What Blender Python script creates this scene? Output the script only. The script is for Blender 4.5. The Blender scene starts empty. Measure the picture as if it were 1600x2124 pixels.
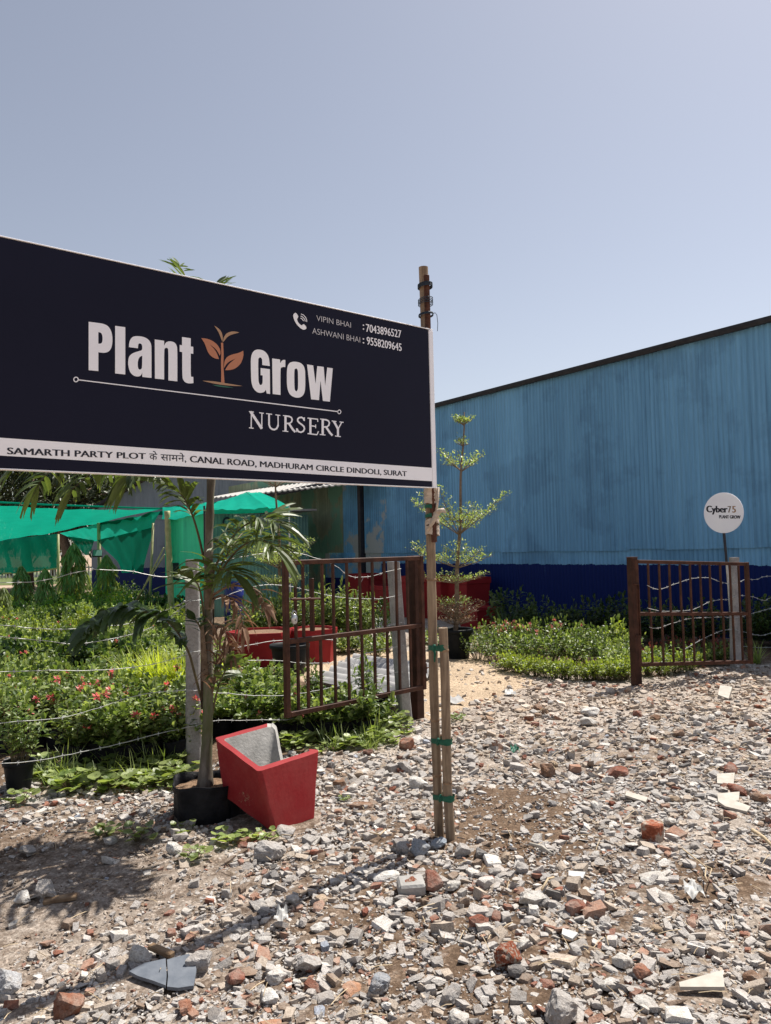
import bpy, bmesh, math, random
import numpy as np
from mathutils import Vector, Matrix, noise

random.seed(7)
rng = np.random.default_rng(7)
sc = bpy.context.scene
COL = sc.collection

# ------------------------------------------------------------------ camera
CAM_H, FPX, IW, IH = 1.6, 1600.0, 1600.0, 2124.0
PITCH, ROLL = math.radians(2.65), 0.022
Rc = Matrix.Rotation(math.pi / 2 + PITCH, 3, 'X') @ Matrix.Rotation(-ROLL, 3, 'Z')
cd = bpy.data.cameras.new('camera')
cam = bpy.data.objects.new('camera', cd)
COL.objects.link(cam)
cam.matrix_world = Matrix.Translation((0, 0, CAM_H)) @ Rc.to_4x4()
cd.sensor_fit = 'VERTICAL'
cd.sensor_height = 36.0
cd.lens = FPX / IH * 36.0
cd.clip_start, cd.clip_end = 0.05, 3000
sc.camera = cam

# ------------------------------------------------------------------ sky, sun, exposure
SUN_EL = math.radians(60)
SUN_AZ = math.radians(51.0 - 3.6)          # clockwise from +Y
w = bpy.data.worlds.new('World')
sc.world = w
w.use_nodes = True
wn = w.node_tree
bg = wn.nodes['Background']
sky = wn.nodes.new('ShaderNodeTexSky')
sky.sky_type = 'NISHITA'
sky.sun_disc = False
sky.sun_elevation = SUN_EL
sky.sun_rotation = SUN_AZ
sky.altitude = 0
sky.air_density = 1.0
sky.dust_density = 1.0
sky.ozone_density = 1.0
hs = wn.nodes.new('ShaderNodeHueSaturation')
hs.inputs['Saturation'].default_value = 0.60
wn.links.new(sky.outputs[0], hs.inputs['Color'])
mw = wn.nodes.new('ShaderNodeMix')
mw.data_type = 'RGBA'
mw.blend_type = 'MULTIPLY'
mw.inputs[0].default_value = 1.0
mw.inputs[7].default_value = (1.03, 1.0, 1.0, 1)     # dry season haze, a little violet
wn.links.new(hs.outputs[0], mw.inputs[6])
wn.links.new(mw.outputs[2], bg.inputs[0])
bg.inputs[1].default_value = 0.070
sd = bpy.data.lights.new('sun', 'SUN')
sd.energy = 4.35
sd.angle = math.radians(0.5)
sd.color = (1.0, 0.95, 0.87)
sun = bpy.data.objects.new('sun', sd)
COL.objects.link(sun)
SUNV = Vector((math.sin(SUN_AZ) * math.cos(SUN_EL), math.cos(SUN_AZ) * math.cos(SUN_EL), math.sin(SUN_EL)))
sun.rotation_euler = (-SUNV).to_track_quat('-Z', 'Y').to_euler()
sun.location = (6, 5, 12)
vs = sc.view_settings
vs.view_transform = 'Standard'
vs.look = 'None'
vs.exposure = 0.82
vs.gamma = 1.0
vs.use_curve_mapping = False
sc.cycles.use_denoising = True
sc.cycles.max_bounces = 6
sc.cycles.transparent_max_bounces = 6


# ------------------------------------------------------------------ surveying helpers (where things stand in the place)
CAMP = Vector((0, 0, CAM_H))
def ray(px, py):
    return Rc @ Vector(((px - 800) / FPX, -(py - 1062) / FPX, -1.0))
def P(px, py, Y):
    d = ray(px, py)
    return CAMP + d * (Y / d.y)
def G(px, py, z=0.0):
    d = ray(px, py)
    return CAMP + d * ((z - CAM_H) / d.z)
def onplane(px, py, p0, n):
    d = ray(px, py)
    return CAMP + d * ((p0 - CAMP).dot(n) / d.dot(n))
def dirv(deg):                          # horizontal direction, clockwise from +Y
    a = math.radians(deg)
    return Vector((math.sin(a), math.cos(a), 0))


# ------------------------------------------------------------------ materials
def lin(r, g, b):
    f = lambda c: (c / 255 / 12.92) if c <= 10 else ((c / 255 + 0.055) / 1.055) ** 2.4
    return (f(r), f(g), f(b), 1)
def nm(name):
    m = bpy.data.materials.new(name)
    m.use_nodes = True
    nt = m.node_tree
    for n in list(nt.nodes):
        nt.nodes.remove(n)
    out = nt.nodes.new('ShaderNodeOutputMaterial')
    return m, nt, out
def node(nt, t, **kw):
    n = nt.nodes.new(t)
    for k, v in kw.items():
        if k.startswith('i_'):
            key = k[2:]
            key = int(key) if key.isdigit() else key
            n.inputs[key].default_value = v
        else:
            setattr(n, k, v)
    return n
def ramp(nt, src, stops):
    r = nt.nodes.new('ShaderNodeValToRGB')
    el = r.color_ramp.elements
    while len(el) < len(stops):
        el.new(0.5)
    for e, (p, c) in zip(el, stops):
        e.position = p
        e.color = c
    nt.links.new(src, r.inputs[0])
    return r
def mixc(nt, fac, a, b, mode='MIX'):
    m = nt.nodes.new('ShaderNodeMix')
    m.data_type = 'RGBA'
    m.blend_type = mode
    for v, s in ((fac, 0), (a, 6), (b, 7)):
        if hasattr(v, 'links') or hasattr(v, 'is_linked'):
            nt.links.new(v, m.inputs[s])
        else:
            m.inputs[s].default_value = v
    return m.outputs[2]
def noise_tex(nt, scale, detail=4, rough=0.55, vec=None, dist=0.0):
    n = node(nt, 'ShaderNodeTexNoise')
    n.inputs['Scale'].default_value = scale
    n.inputs['Detail'].default_value = detail
    n.inputs['Roughness'].default_value = rough
    n.inputs['Distortion'].default_value = dist
    if vec is not None:
        nt.links.new(vec, n.inputs['Vector'])
    return n
def pos(nt):
    return node(nt, 'ShaderNodeNewGeometry').outputs['Position']
def objc(nt):
    return node(nt, 'ShaderNodeTexCoord').outputs['Object']
def finish(nt, out, color, rough=0.7, spec=0.3, metal=0.0, bump=None, bstr=0.3, bdist=0.01):
    b = node(nt, 'ShaderNodeBsdfPrincipled')
    if hasattr(color, 'is_linked'):
        nt.links.new(color, b.inputs['Base Color'])
    else:
        b.inputs['Base Color'].default_value = color
    if hasattr(rough, 'is_linked'):
        nt.links.new(rough, b.inputs['Roughness'])
    else:
        b.inputs['Roughness'].default_value = rough
    b.inputs['Specular IOR Level'].default_value = spec
    b.inputs['Metallic'].default_value = metal
    if bump is not None:
        bp = node(nt, 'ShaderNodeBump')
        bp.inputs['Strength'].default_value = bstr
        bp.inputs['Distance'].default_value = bdist
        nt.links.new(bump, bp.inputs['Height'])
        nt.links.new(bp.outputs[0], b.inputs['Normal'])
    nt.links.new(b.outputs[0], out.inputs[0])
    return b
def simple(name, c1, c2, scale=8, rough=0.6, spec=0.3, metal=0.0, bstr=0.2, bscale=None, bdist=0.004, coords='pos'):
    m, nt, out = nm(name)
    v = pos(nt) if coords == 'pos' else objc(nt)
    n = noise_tex(nt, scale, 5, 0.6, v)
    r = ramp(nt, n.outputs[0], [(0.35, c1), (0.65, c2)])
    n2 = noise_tex(nt, bscale or scale * 6, 3, 0.6, v)
    finish(nt, out, r.outputs[0], rough, spec, metal, n2.outputs[0], bstr, bdist)
    return m
def leaf_mat(name, c1, c2, trans=0.35, tcol=None, rough=0.42, spec=0.45):
    m, nt, out = nm(name)
    geo = node(nt, 'ShaderNodeNewGeometry')
    oi = node(nt, 'ShaderNodeObjectInfo')
    r = ramp(nt, geo.outputs['Random Per Island'], [(0.0, c1), (1.0, c2)])
    hsv = node(nt, 'ShaderNodeHueSaturation')
    mr = node(nt, 'ShaderNodeMapRange')
    mr.inputs[3].default_value = 0.75
    mr.inputs[4].default_value = 1.25
    nt.links.new(oi.outputs['Random'], mr.inputs[0])
    nt.links.new(mr.outputs[0], hsv.inputs['Value'])
    nt.links.new(r.outputs[0], hsv.inputs['Color'])
    b = node(nt, 'ShaderNodeBsdfPrincipled')
    nt.links.new(hsv.outputs[0], b.inputs['Base Color'])
    b.inputs['Roughness'].default_value = rough
    b.inputs['Specular IOR Level'].default_value = spec
    t = node(nt, 'ShaderNodeBsdfTranslucent')
    tm = mixc(nt, 1.0, hsv.outputs[0], tcol or (1.7, 1.75, 0.75, 1), 'MULTIPLY')
    nt.links.new(tm, t.inputs[0])
    mx = node(nt, 'ShaderNodeMixShader')
    mx.inputs[0].default_value = trans
    nt.links.new(b.outputs[0], mx.inputs[1])
    nt.links.new(t.outputs[0], mx.inputs[2])
    nt.links.new(mx.outputs[0], out.inputs[0])
    return m

M = {}
# ground: brown soil, pale dust, sand path (mask stored on the mesh), fine grit
def ground_mat():
    m, nt, out = nm('soil')
    v = pos(nt)
    n1 = noise_tex(nt, 1.3, 6, 0.6, v)
    n2 = noise_tex(nt, 14, 6, 0.7, v)
    n3 = noise_tex(nt, 90, 4, 0.7, v)
    vo = node(nt, 'ShaderNodeTexVoronoi')
    vo.inputs['Scale'].default_value = 95
    nt.links.new(v, vo.inputs['Vector'])
    soil = ramp(nt, n2.outputs[0], [(0.3, (0.085, 0.055, 0.037, 1)), (0.55, (0.165, 0.115, 0.08, 1)), (0.75, (0.26, 0.195, 0.145, 1))]).outputs[0]
    dust = ramp(nt, n2.outputs[0], [(0.3, (0.28, 0.235, 0.20, 1)), (0.7, (0.46, 0.41, 0.365, 1))]).outputs[0]
    a = node(nt, 'ShaderNodeAttribute', attribute_name='dust')
    s = node(nt, 'ShaderNodeAttribute', attribute_name='sand')
    def soft(attr, lo=0.4, hi=0.6):
        ad = node(nt, 'ShaderNodeMath', operation='ADD')
        nt.links.new(attr.outputs['Fac'], ad.inputs[0])
        sub = node(nt, 'ShaderNodeMath', operation='MULTIPLY_ADD')
        nt.links.new(n2.outputs[0], sub.inputs[0])
        sub.inputs[1].default_value = 0.7
        sub.inputs[2].default_value = -0.35
        nt.links.new(sub.outputs[0], ad.inputs[1])
        mr = node(nt, 'ShaderNodeMapRange', interpolation_type='SMOOTHSTEP')
        nt.links.new(ad.outputs[0], mr.inputs[0])
        mr.inputs[1].default_value = lo
        mr.inputs[2].default_value = hi
        return mr.outputs[0]
    c = mixc(nt, soft(a, 0.3, 0.75), soil, dust)
    sandc = ramp(nt, n3.outputs[0], [(0.3, (0.385, 0.29, 0.20, 1)), (0.7, (0.53, 0.425, 0.315, 1))]).outputs[0]
    c = mixc(nt, soft(s), c, sandc)
    grit = ramp(nt, vo.outputs['Color'], [(0.0, (0.6, 0.56, 0.52, 1)), (0.6, (1.0, 1, 1, 1)), (0.8, (1.5, 1.5, 1.5, 1)), (0.93, (2.0, 2.0, 2.0, 1))]).outputs[0]
    c = mixc(nt, 0.7, c, grit, 'MULTIPLY')
    big = ramp(nt, n1.outputs[0], [(0.3, (0.8, 0.78, 0.76, 1)), (0.7, (1.15, 1.13, 1.1, 1))]).outputs[0]
    c = mixc(nt, 1.0, c, big, 'MULTIPLY')
    h = node(nt, 'ShaderNodeMath', operation='ADD')
    nt.links.new(n3.outputs[0], h.inputs[0])
    nt.links.new(n2.outputs[0], h.inputs[1])
    finish(nt, out, c, 0.95, 0.12, 0, h.outputs[0], 0.75, 0.02)
    return m
M['ground'] = ground_mat()
def farground():
    m, nt, out = nm('far_soil')
    n = noise_tex(nt, 0.25, 6, 0.65, pos(nt))
    r = ramp(nt, n.outputs[0], [(0.3, (0.28, 0.2, 0.14, 1)), (0.7, (0.42, 0.33, 0.25, 1))])
    finish(nt, out, r.outputs[0], 0.95, 0.1)
    return m
M['far'] = farground()

def stone_mat(name, attr):
    m, nt, out = nm(name)
    v = pos(nt)
    n = noise_tex(nt, 38, 6, 0.7, v)
    n2 = noise_tex(nt, 160, 4, 0.7, v)
    if attr:
        a = node(nt, 'ShaderNodeAttribute', attribute_name='tint').outputs['Color']
    else:
        a = node(nt, 'ShaderNodeObjectInfo').outputs['Color']
    k = ramp(nt, n.outputs[0], [(0.25, (0.6, 0.57, 0.54, 1)), (0.5, (1, 1, 1, 1)), (0.75, (1.25, 1.24, 1.22, 1))]).outputs[0]
    c = mixc(nt, 1.0, a, k, 'MULTIPLY')
    n3 = noise_tex(nt, 12, 5, 0.7, v)
    df = ramp(nt, n3.outputs[0], [(0.42, (0.05, 0.05, 0.05, 1)), (0.68, (0.6, 0.6, 0.6, 1))]).outputs[0]
    c = mixc(nt, df, c, (0.40, 0.345, 0.295, 1))
    sp = ramp(nt, n2.outputs[0], [(0.36, (0.62, 0.6, 0.58, 1)), (0.5, (1, 1, 1, 1)), (0.66, (1.15, 1.15, 1.15, 1))]).outputs[0]
    c = mixc(nt, 0.8, c, sp, 'MULTIPLY')
    h = node(nt, 'ShaderNodeMath', operation='ADD')
    nt.links.new(n.outputs[0], h.inputs[0])
    nt.links.new(n2.outputs[0], h.inputs[1])
    finish(nt, out, c, 0.95, 0.08, 0, h.outputs[0], 0.8, 0.008)
    return m
M['rubble'] = stone_mat('rubble_stone', True)
M['stone'] = stone_mat('loose_stone', False)

def brickmortar():
    m, nt, out = nm('brick_with_mortar')
    v = objc(nt)
    n = noise_tex(nt, 9, 5, 0.65, v)
    n2 = noise_tex(nt, 70, 5, 0.7, v)
    c = ramp(nt, n.outputs[0], [(0.42, (0.26, 0.075, 0.04, 1)), (0.5, (0.33, 0.12, 0.07, 1)), (0.56, (0.40, 0.33, 0.27, 1))]).outputs[0]
    k = ramp(nt, n2.outputs[0], [(0.3, (0.6, 0.6, 0.6, 1)), (0.7, (1.2, 1.2, 1.2, 1))]).outputs[0]
    finish(nt, out, mixc(nt, 1.0, c, k, 'MULTIPLY'), 0.95, 0.12, 0, n2.outputs[0], 0.8, 0.01)
    return m
M['brickmortar'] = brickmortar()
M['slate'] = simple('slate', (0.10, 0.115, 0.14, 1), (0.15, 0.165, 0.19, 1), 14, 0.6, 0.3)
M['tile'] = simple('pale_tile', (0.36, 0.325, 0.275, 1), (0.45, 0.41, 0.355, 1), 18, 0.6, 0.3)
M['wood'] = simple('weathered_wood', (0.16, 0.10, 0.06, 1), (0.27, 0.19, 0.12, 1), 20, 0.85, 0.15)
M['drytwig'] = simple('dry_twig', (0.42, 0.32, 0.20, 1), (0.55, 0.44, 0.30, 1), 20, 0.85, 0.15)
M['plasticscrap'] = simple('plastic_scrap', (0.40, 0.39, 0.37, 1), (0.52, 0.51, 0.49, 1), 20, 0.5, 0.3)

def bamboo():
    m, nt, out = nm('bamboo_cane')
    v = pos(nt)
    mp = node(nt, 'ShaderNodeMapping')
    mp.inputs['Scale'].default_value = (1, 1, 0.06)
    nt.links.new(v, mp.inputs[0])
    n = noise_tex(nt, 55, 5, 0.65, mp.outputs[0])
    n2 = noise_tex(nt, 6, 5, 0.6, v)
    c = ramp(nt, n.outputs[0], [(0.3, (0.15, 0.10, 0.068, 1)), (0.55, (0.275, 0.20, 0.135, 1)), (0.8, (0.38, 0.295, 0.205, 1))]).outputs[0]
    k = ramp(nt, n2.outputs[0], [(0.35, (0.7, 0.68, 0.65, 1)), (0.65, (1.1, 1.1, 1.08, 1))]).outputs[0]
    finish(nt, out, mixc(nt, 1.0, c, k, 'MULTIPLY'), 0.55, 0.3, 0, n.outputs[0], 0.25, 0.003)
    return m
M['bamboo'] = bamboo()
M['bamboo_node'] = simple('bamboo_node', (0.17, 0.10, 0.06, 1), (0.30, 0.2, 0.12, 1), 40, 0.7)
M['greenbamboo'] = simple('green_bamboo', (0.26, 0.27, 0.12, 1), (0.38, 0.36, 0.18, 1), 10, 0.5)
M['gatepaint'] = simple('brown_gate_paint', (0.042, 0.017, 0.011, 1), (0.098, 0.040, 0.024, 1), 9, 0.55, 0.18, 0, 0.25, 60)
M['rustpost'] = simple('brown_post_paint', (0.035, 0.016, 0.011, 1), (0.07, 0.030, 0.020, 1), 12, 0.6, 0.15, 0, 0.25, 60)
M['rust'] = simple('rusty_tube', (0.05, 0.02, 0.014, 1), (0.12, 0.05, 0.03, 1), 30, 0.75, 0.2)
M['steel'] = simple('bare_steel', (0.45, 0.45, 0.46, 1), (0.6, 0.6, 0.61, 1), 30, 0.3, 0.5, 0.8, 0.1)
M['galv'] = simple('galvanised_wire', (0.42, 0.42, 0.41, 1), (0.6, 0.6, 0.58, 1), 60, 0.45, 0.5, 0.35, 0.1)
def concrete_post():
    m, nt, out = nm('cast_concrete')
    v = pos(nt)
    n = noise_tex(nt, 7, 6, 0.65, v)
    n2 = noise_tex(nt, 60, 5, 0.7, v)
    c = ramp(nt, n.outputs[0], [(0.3, (0.22, 0.205, 0.20, 1)), (0.5, (0.33, 0.315, 0.305, 1)), (0.7, (0.42, 0.40, 0.385, 1))]).outputs[0]
    k = ramp(nt, n2.outputs[0], [(0.3, (0.72, 0.7, 0.68, 1)), (0.6, (1.05, 1.05, 1.05, 1))]).outputs[0]
    finish(nt, out, mixc(nt, 0.8, c, k, 'MULTIPLY'), 0.9, 0.2, 0, n2.outputs[0], 0.5, 0.006)
    return m
M['concrete'] = concrete_post()
M['red'] = simple('red_paint', (0.235, 0.016, 0.019, 1), (0.29, 0.022, 0.024, 1), 5, 0.55, 0.18, 0, 0.3, 70, 0.004)
def redworn():
    m, nt, out = nm('worn_red_paint')
    v = pos(nt)
    mp = node(nt, 'ShaderNodeMapping')
    mp.inputs['Scale'].default_value = (1, 1, 0.35)
    nt.links.new(v, mp.inputs[0])
    n = noise_tex(nt, 7, 6, 0.62, mp.outputs[0])
    n2 = noise_tex(nt, 80, 4, 0.6, v)
    base = ramp(nt, n2.outputs[0], [(0.3, (0.235, 0.016, 0.019, 1)), (0.7, (0.28, 0.022, 0.024, 1))]).outputs[0]
    f = ramp(nt, n.outputs[0], [(0.70, (0, 0, 0, 1)), (0.74, (1, 1, 1, 1))]).outputs[0]
    dp = node(nt, 'ShaderNodeVectorMath', operation='DISTANCE')
    nt.links.new(v, dp.inputs[0])
    dp.inputs[1].default_value = P(500, 1660, 4.5)            # scuffed spot on the left side of the pot
    dn = node(nt, 'ShaderNodeMath', operation='MULTIPLY_ADD')
    nt.links.new(noise_tex(nt, 60, 6, 0.8, v).outputs[0], dn.inputs[0])
    dn.inputs[1].default_value = -0.30
    nt.links.new(dp.outputs['Value'], dn.inputs[2])
    lt = node(nt, 'ShaderNodeMath', operation='LESS_THAN')
    nt.links.new(dn.outputs[0], lt.inputs[0])
    lt.inputs[1].default_value = -0.125
    mxf = node(nt, 'ShaderNodeMath', operation='MAXIMUM')
    nt.links.new(lt.outputs[0], mxf.inputs[0])
    nt.links.new(f, mxf.inputs[1])
    c = mixc(nt, mxf.outputs[0], base, (0.30, 0.17, 0.11, 1))
    dusty = ramp(nt, noise_tex(nt, 3.5, 6, 0.65, v).outputs[0], [(0.4, (0, 0, 0, 1)), (0.75, (0.32, 0.32, 0.32, 1))]).outputs[0]
    c = mixc(nt, dusty, c, (0.36, 0.13, 0.11, 1))
    finish(nt, out, c, 0.6, 0.15, 0, n2.outputs[0], 0.03, 0.003)
    return m
M['redworn'] = redworn()
M['cement'] = simple('cement_render', (0.28, 0.27, 0.255, 1), (0.40, 0.385, 0.365, 1), 9, 0.95, 0.15, 0, 0.6, 60, 0.006)
M['blackbag'] = simple('black_polythene', (0.008, 0.008, 0.010, 1), (0.018, 0.018, 0.021, 1), 12, 0.6, 0.12, 0, 0.6, 22, 0.02)
M['blackpot'] = simple('black_plastic', (0.007, 0.008, 0.009, 1), (0.013, 0.015, 0.016, 1), 12, 0.5, 0.15)
M['potsoil'] = simple('potting_soil', (0.16, 0.10, 0.065, 1), (0.28, 0.185, 0.12, 1), 30, 0.95, 0.1, 0, 0.8, 80, 0.02)
M['greenstrap'] = simple('green_strap', (0.005, 0.075, 0.045, 1), (0.01, 0.12, 0.07, 1), 60, 0.5, 0.3)
M['cloth'] = simple('beige_cloth', (0.42, 0.35, 0.28, 1), (0.58, 0.50, 0.42, 1), 40, 0.9, 0.1, 0, 0.5, 120)
M['bluewire'] = simple('dark_blue_wire', (0.012, 0.02, 0.04, 1), (0.02, 0.035, 0.05, 1), 40, 0.5)
M['asbestos'] = simple('fibre_cement', (0.30, 0.29, 0.285, 1), (0.42, 0.41, 0.40, 1), 5, 0.9, 0.12, 0, 0.3, 50)

# sign prints
def flatm(name, c, rough=0.5, spec=0.3):
    m, nt, out = nm(name)
    n = noise_tex(nt, 2.2, 4, 0.5, pos(nt))
    a = tuple(x * 0.94 for x in c[:3]) + (1,)
    b = tuple(min(1, x * 1.06) for x in c[:3]) + (1,)
    r = ramp(nt, n.outputs[0], [(0.3, a), (0.7, b)])
    finish(nt, out, r.outputs[0], rough, spec)
    return m
M['signdark'] = flatm('navy_flex_print', (0.0085, 0.0092, 0.024, 1), 0.55, 0.14)
M['signwhite'] = flatm('white_flex_print', (0.89, 0.90, 0.98, 1), 0.5)
M['signlav'] = flatm('white_lettering', (0.89, 0.90, 0.98, 1), 0.5)
M['signgrey'] = flatm('pale_grey_lettering', (0.62, 0.62, 0.66, 1), 0.5)
M['signink'] = flatm('dark_lettering', (0.02, 0.022, 0.035, 1), 0.5)
M['signgold'] = flatm('copper_print', (0.48, 0.20, 0.115, 1), 0.5)
M['signtan'] = flatm('tan_print', (0.42, 0.26, 0.16, 1), 0.5)
M['signgreen'] = flatm('green_print', (0.04, 0.14, 0.10, 1), 0.5)
M['signolive'] = flatm('grey_brown_print', (0.22, 0.18, 0.16, 1), 0.5)
M['signorange'] = flatm('ochre_print', (0.33, 0.19, 0.09, 1), 0.5)

# painted corrugated sheets
def sheetpaint(name, hi, lo, patch=None, split=None, low=None, rough=0.45, streak=0.5):
    m, nt, out = nm(name)
    v = pos(nt)
    mp = node(nt, 'ShaderNodeMapping')
    mp.inputs['Scale'].default_value = (1, 1, 0.05)
    nt.links.new(v, mp.inputs[0])
    st = noise_tex(nt, 7, 6, 0.68, mp.outputs[0])
    st2 = noise_tex(nt, 30, 4, 0.6, mp.outputs[0])
    bl = noise_tex(nt, 0.9, 5, 0.6, v)
    oi = node(nt, 'ShaderNodeObjectInfo')
    c = ramp(nt, st.outputs[0], [(0.3, lo), (0.62, hi)]).outputs[0]
    k = ramp(nt, st2.outputs[0], [(0.3, (0.78, 0.78, 0.8, 1)), (0.6, (1.05, 1.05, 1.05, 1))]).outputs[0]
    c = mixc(nt, streak, c, k, 'MULTIPLY')
    gr = noise_tex(nt, 16, 3, 0.7, mp.outputs[0])
    gk = ramp(nt, gr.outputs[0], [(0.60, (1, 1, 1, 1)), (0.68, (0.55, 0.58, 0.62, 1))]).outputs[0]
    c = mixc(nt, streak, c, gk, 'MULTIPLY')
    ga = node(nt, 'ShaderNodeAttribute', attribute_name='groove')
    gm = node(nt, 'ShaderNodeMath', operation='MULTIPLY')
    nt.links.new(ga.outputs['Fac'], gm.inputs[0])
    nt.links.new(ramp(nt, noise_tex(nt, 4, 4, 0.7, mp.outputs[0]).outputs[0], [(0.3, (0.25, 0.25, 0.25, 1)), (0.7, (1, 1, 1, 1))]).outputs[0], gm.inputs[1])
    c = mixc(nt, gm.outputs[0], c, (0.07, 0.165, 0.26, 1) if split == 1.19 else (0.06, 0.09, 0.09, 1))     # rib shading painted into the colour of the sheet valleys
    cl = ramp(nt, bl.outputs[0], [(0.4, (0.80, 0.80, 0.82, 1)), (0.47, (1, 1, 1, 1))]).outputs[0]
    c = mixc(nt, 0.8, c, cl, 'MULTIPLY')
    rk = ramp(nt, oi.outputs['Random'], [(0, (0.84, 0.86, 0.88, 1)), (1, (1.14, 1.12, 1.1, 1))]).outputs[0]
    c = mixc(nt, 1.0, c, rk, 'MULTIPLY')
    if patch:
        f = ramp(nt, bl.outputs[0], [(0.50, (0, 0, 0, 1)), (0.54, (1, 1, 1, 1))]).outputs[0]
        c = mixc(nt, f, c, patch)
    if split is not None:
        sx = node(nt, 'ShaderNodeSeparateXYZ')
        nt.links.new(v, sx.inputs[0])
        e = noise_tex(nt, 9, 4, 0.7, mp.outputs[0])
        ad = node(nt, 'ShaderNodeMath', operation='MULTIPLY_ADD')
        nt.links.new(e.outputs[0], ad.inputs[0])
        ad.inputs[1].default_value = 0.10
        nt.links.new(sx.outputs['Z'], ad.inputs[2])
        lt = node(nt, 'ShaderNodeMath', operation='LESS_THAN')
        nt.links.new(ad.outputs[0], lt.inputs[0])
        lt.inputs[1].default_value = split + 0.05
        # chips and runs of the pale paint showing through the dark band
        chip = ramp(nt, noise_tex(nt, 12, 5, 0.75, mp.outputs[0]).outputs[0], [(0.70, (0, 0, 0, 1)), (0.73, (1, 1, 1, 1))]).outputs[0]
        lowc = mixc(nt, chip, low, hi)
        c = mixc(nt, lt.outputs[0], c, lowc)
    finish(nt, out, c, 0.6, 0.14, 0, st2.outputs[0], 0.12, 0.004)
    return m
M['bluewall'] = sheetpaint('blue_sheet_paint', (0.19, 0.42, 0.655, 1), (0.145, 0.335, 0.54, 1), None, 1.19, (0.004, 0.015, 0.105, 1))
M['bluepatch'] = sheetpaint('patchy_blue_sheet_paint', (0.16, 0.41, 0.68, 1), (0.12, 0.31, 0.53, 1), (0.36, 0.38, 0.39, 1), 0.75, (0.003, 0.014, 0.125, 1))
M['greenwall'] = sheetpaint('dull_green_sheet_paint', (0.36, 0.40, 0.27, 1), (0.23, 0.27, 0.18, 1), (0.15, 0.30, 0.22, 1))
M['greywall'] = sheetpaint('grey_sheet', (0.27, 0.30, 0.34, 1), (0.20, 0.23, 0.27, 1), None, 1.02, (0.02, 0.03, 0.12, 1))
M['officegreen'] = sheetpaint('green_lit_office_paint', (0.09, 0.80, 0.48, 1), (0.07, 0.70, 0.41, 1))  # green light coming through the netting is put into this bright colour
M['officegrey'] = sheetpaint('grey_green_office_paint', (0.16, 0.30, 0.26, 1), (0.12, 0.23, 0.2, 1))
M['rooftar'] = simple('dark_roof_edge', (0.018, 0.018, 0.022, 1), (0.035, 0.034, 0.038, 1), 10, 0.7)
M['roofsheet'] = simple('weathered_roof_sheet', (0.30, 0.29, 0.27, 1), (0.42, 0.40, 0.38, 1), 4, 0.7)
M['darksteel'] = simple('dark_steel', (0.02, 0.02, 0.03, 1), (0.035, 0.035, 0.045, 1), 10, 0.5)
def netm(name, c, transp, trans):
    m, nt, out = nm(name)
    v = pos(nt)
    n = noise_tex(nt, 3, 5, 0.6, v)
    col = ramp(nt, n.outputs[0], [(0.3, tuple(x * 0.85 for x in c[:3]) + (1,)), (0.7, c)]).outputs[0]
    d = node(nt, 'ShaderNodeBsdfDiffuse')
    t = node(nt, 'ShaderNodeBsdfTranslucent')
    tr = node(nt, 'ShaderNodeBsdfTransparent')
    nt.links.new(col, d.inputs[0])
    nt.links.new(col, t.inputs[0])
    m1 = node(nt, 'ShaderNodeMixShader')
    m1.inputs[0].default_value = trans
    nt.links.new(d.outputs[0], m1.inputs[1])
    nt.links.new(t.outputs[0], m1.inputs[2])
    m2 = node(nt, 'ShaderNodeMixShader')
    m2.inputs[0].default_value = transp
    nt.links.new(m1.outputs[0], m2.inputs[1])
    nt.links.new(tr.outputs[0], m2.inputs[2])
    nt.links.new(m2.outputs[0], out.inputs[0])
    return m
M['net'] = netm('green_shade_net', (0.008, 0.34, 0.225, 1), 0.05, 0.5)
M['netshaded'] = netm('shaded_green_shade_net', (0.004, 0.15, 0.095, 1), 0.05, 0.35)  # darker net copy: curtain shade and doubled cloth put into the colour
M['netlit'] = netm('sunlit_green_shade_net', (0.02, 0.50, 0.36, 1), 0.04, 0.5)  # brighter net copy: sunlight on flaps and awning put into the colour
M['bluedrum'] = simple('blue_plastic', (0.012, 0.02, 0.12, 1), (0.02, 0.03, 0.17, 1), 6, 0.4)

# foliage
M['leaf'] = leaf_mat('garden_leaf', (0.05, 0.092, 0.022, 1), (0.145, 0.195, 0.055, 1), 0.38)
M['leaflight'] = leaf_mat('light_leaf', (0.125, 0.18, 0.05, 1), (0.31, 0.36, 0.14, 1), 0.38)
M['leafyellow'] = leaf_mat('yellow_green_leaf', (0.17, 0.235, 0.025, 1), (0.33, 0.37, 0.05, 1), 0.4)
M['leaflemon'] = leaf_mat('lemon_grass_blade', (0.30, 0.36, 0.03, 1), (0.52, 0.56, 0.09, 1), 0.4)
M['leafpale'] = leaf_mat('pale_variegated_leaf', (0.15, 0.23, 0.07, 1), (0.50, 0.54, 0.33, 1))
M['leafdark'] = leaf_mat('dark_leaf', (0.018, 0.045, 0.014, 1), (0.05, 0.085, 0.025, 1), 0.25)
M['leafred'] = leaf_mat('red_leaf', (0.14, 0.03, 0.025, 1), (0.26, 0.08, 0.05, 1), 0.3, (1.6, 1.0, 0.8, 1))
M['leafpalm'] = leaf_mat('palm_leaflet', (0.04, 0.068, 0.022, 1), (0.125, 0.165, 0.045, 1), 0.3, None, 0.4, 0.4)
M['leafdry'] = leaf_mat('dry_palm_leaflet', (0.15, 0.085, 0.055, 1), (0.36, 0.24, 0.165, 1), 0.25, (1.2, 1.0, 0.8, 1), 0.7, 0.2)
M['leaftree'] = leaf_mat('tree_leaf', (0.022, 0.04, 0.015, 1), (0.07, 0.085, 0.035, 1), 0.2)
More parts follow.
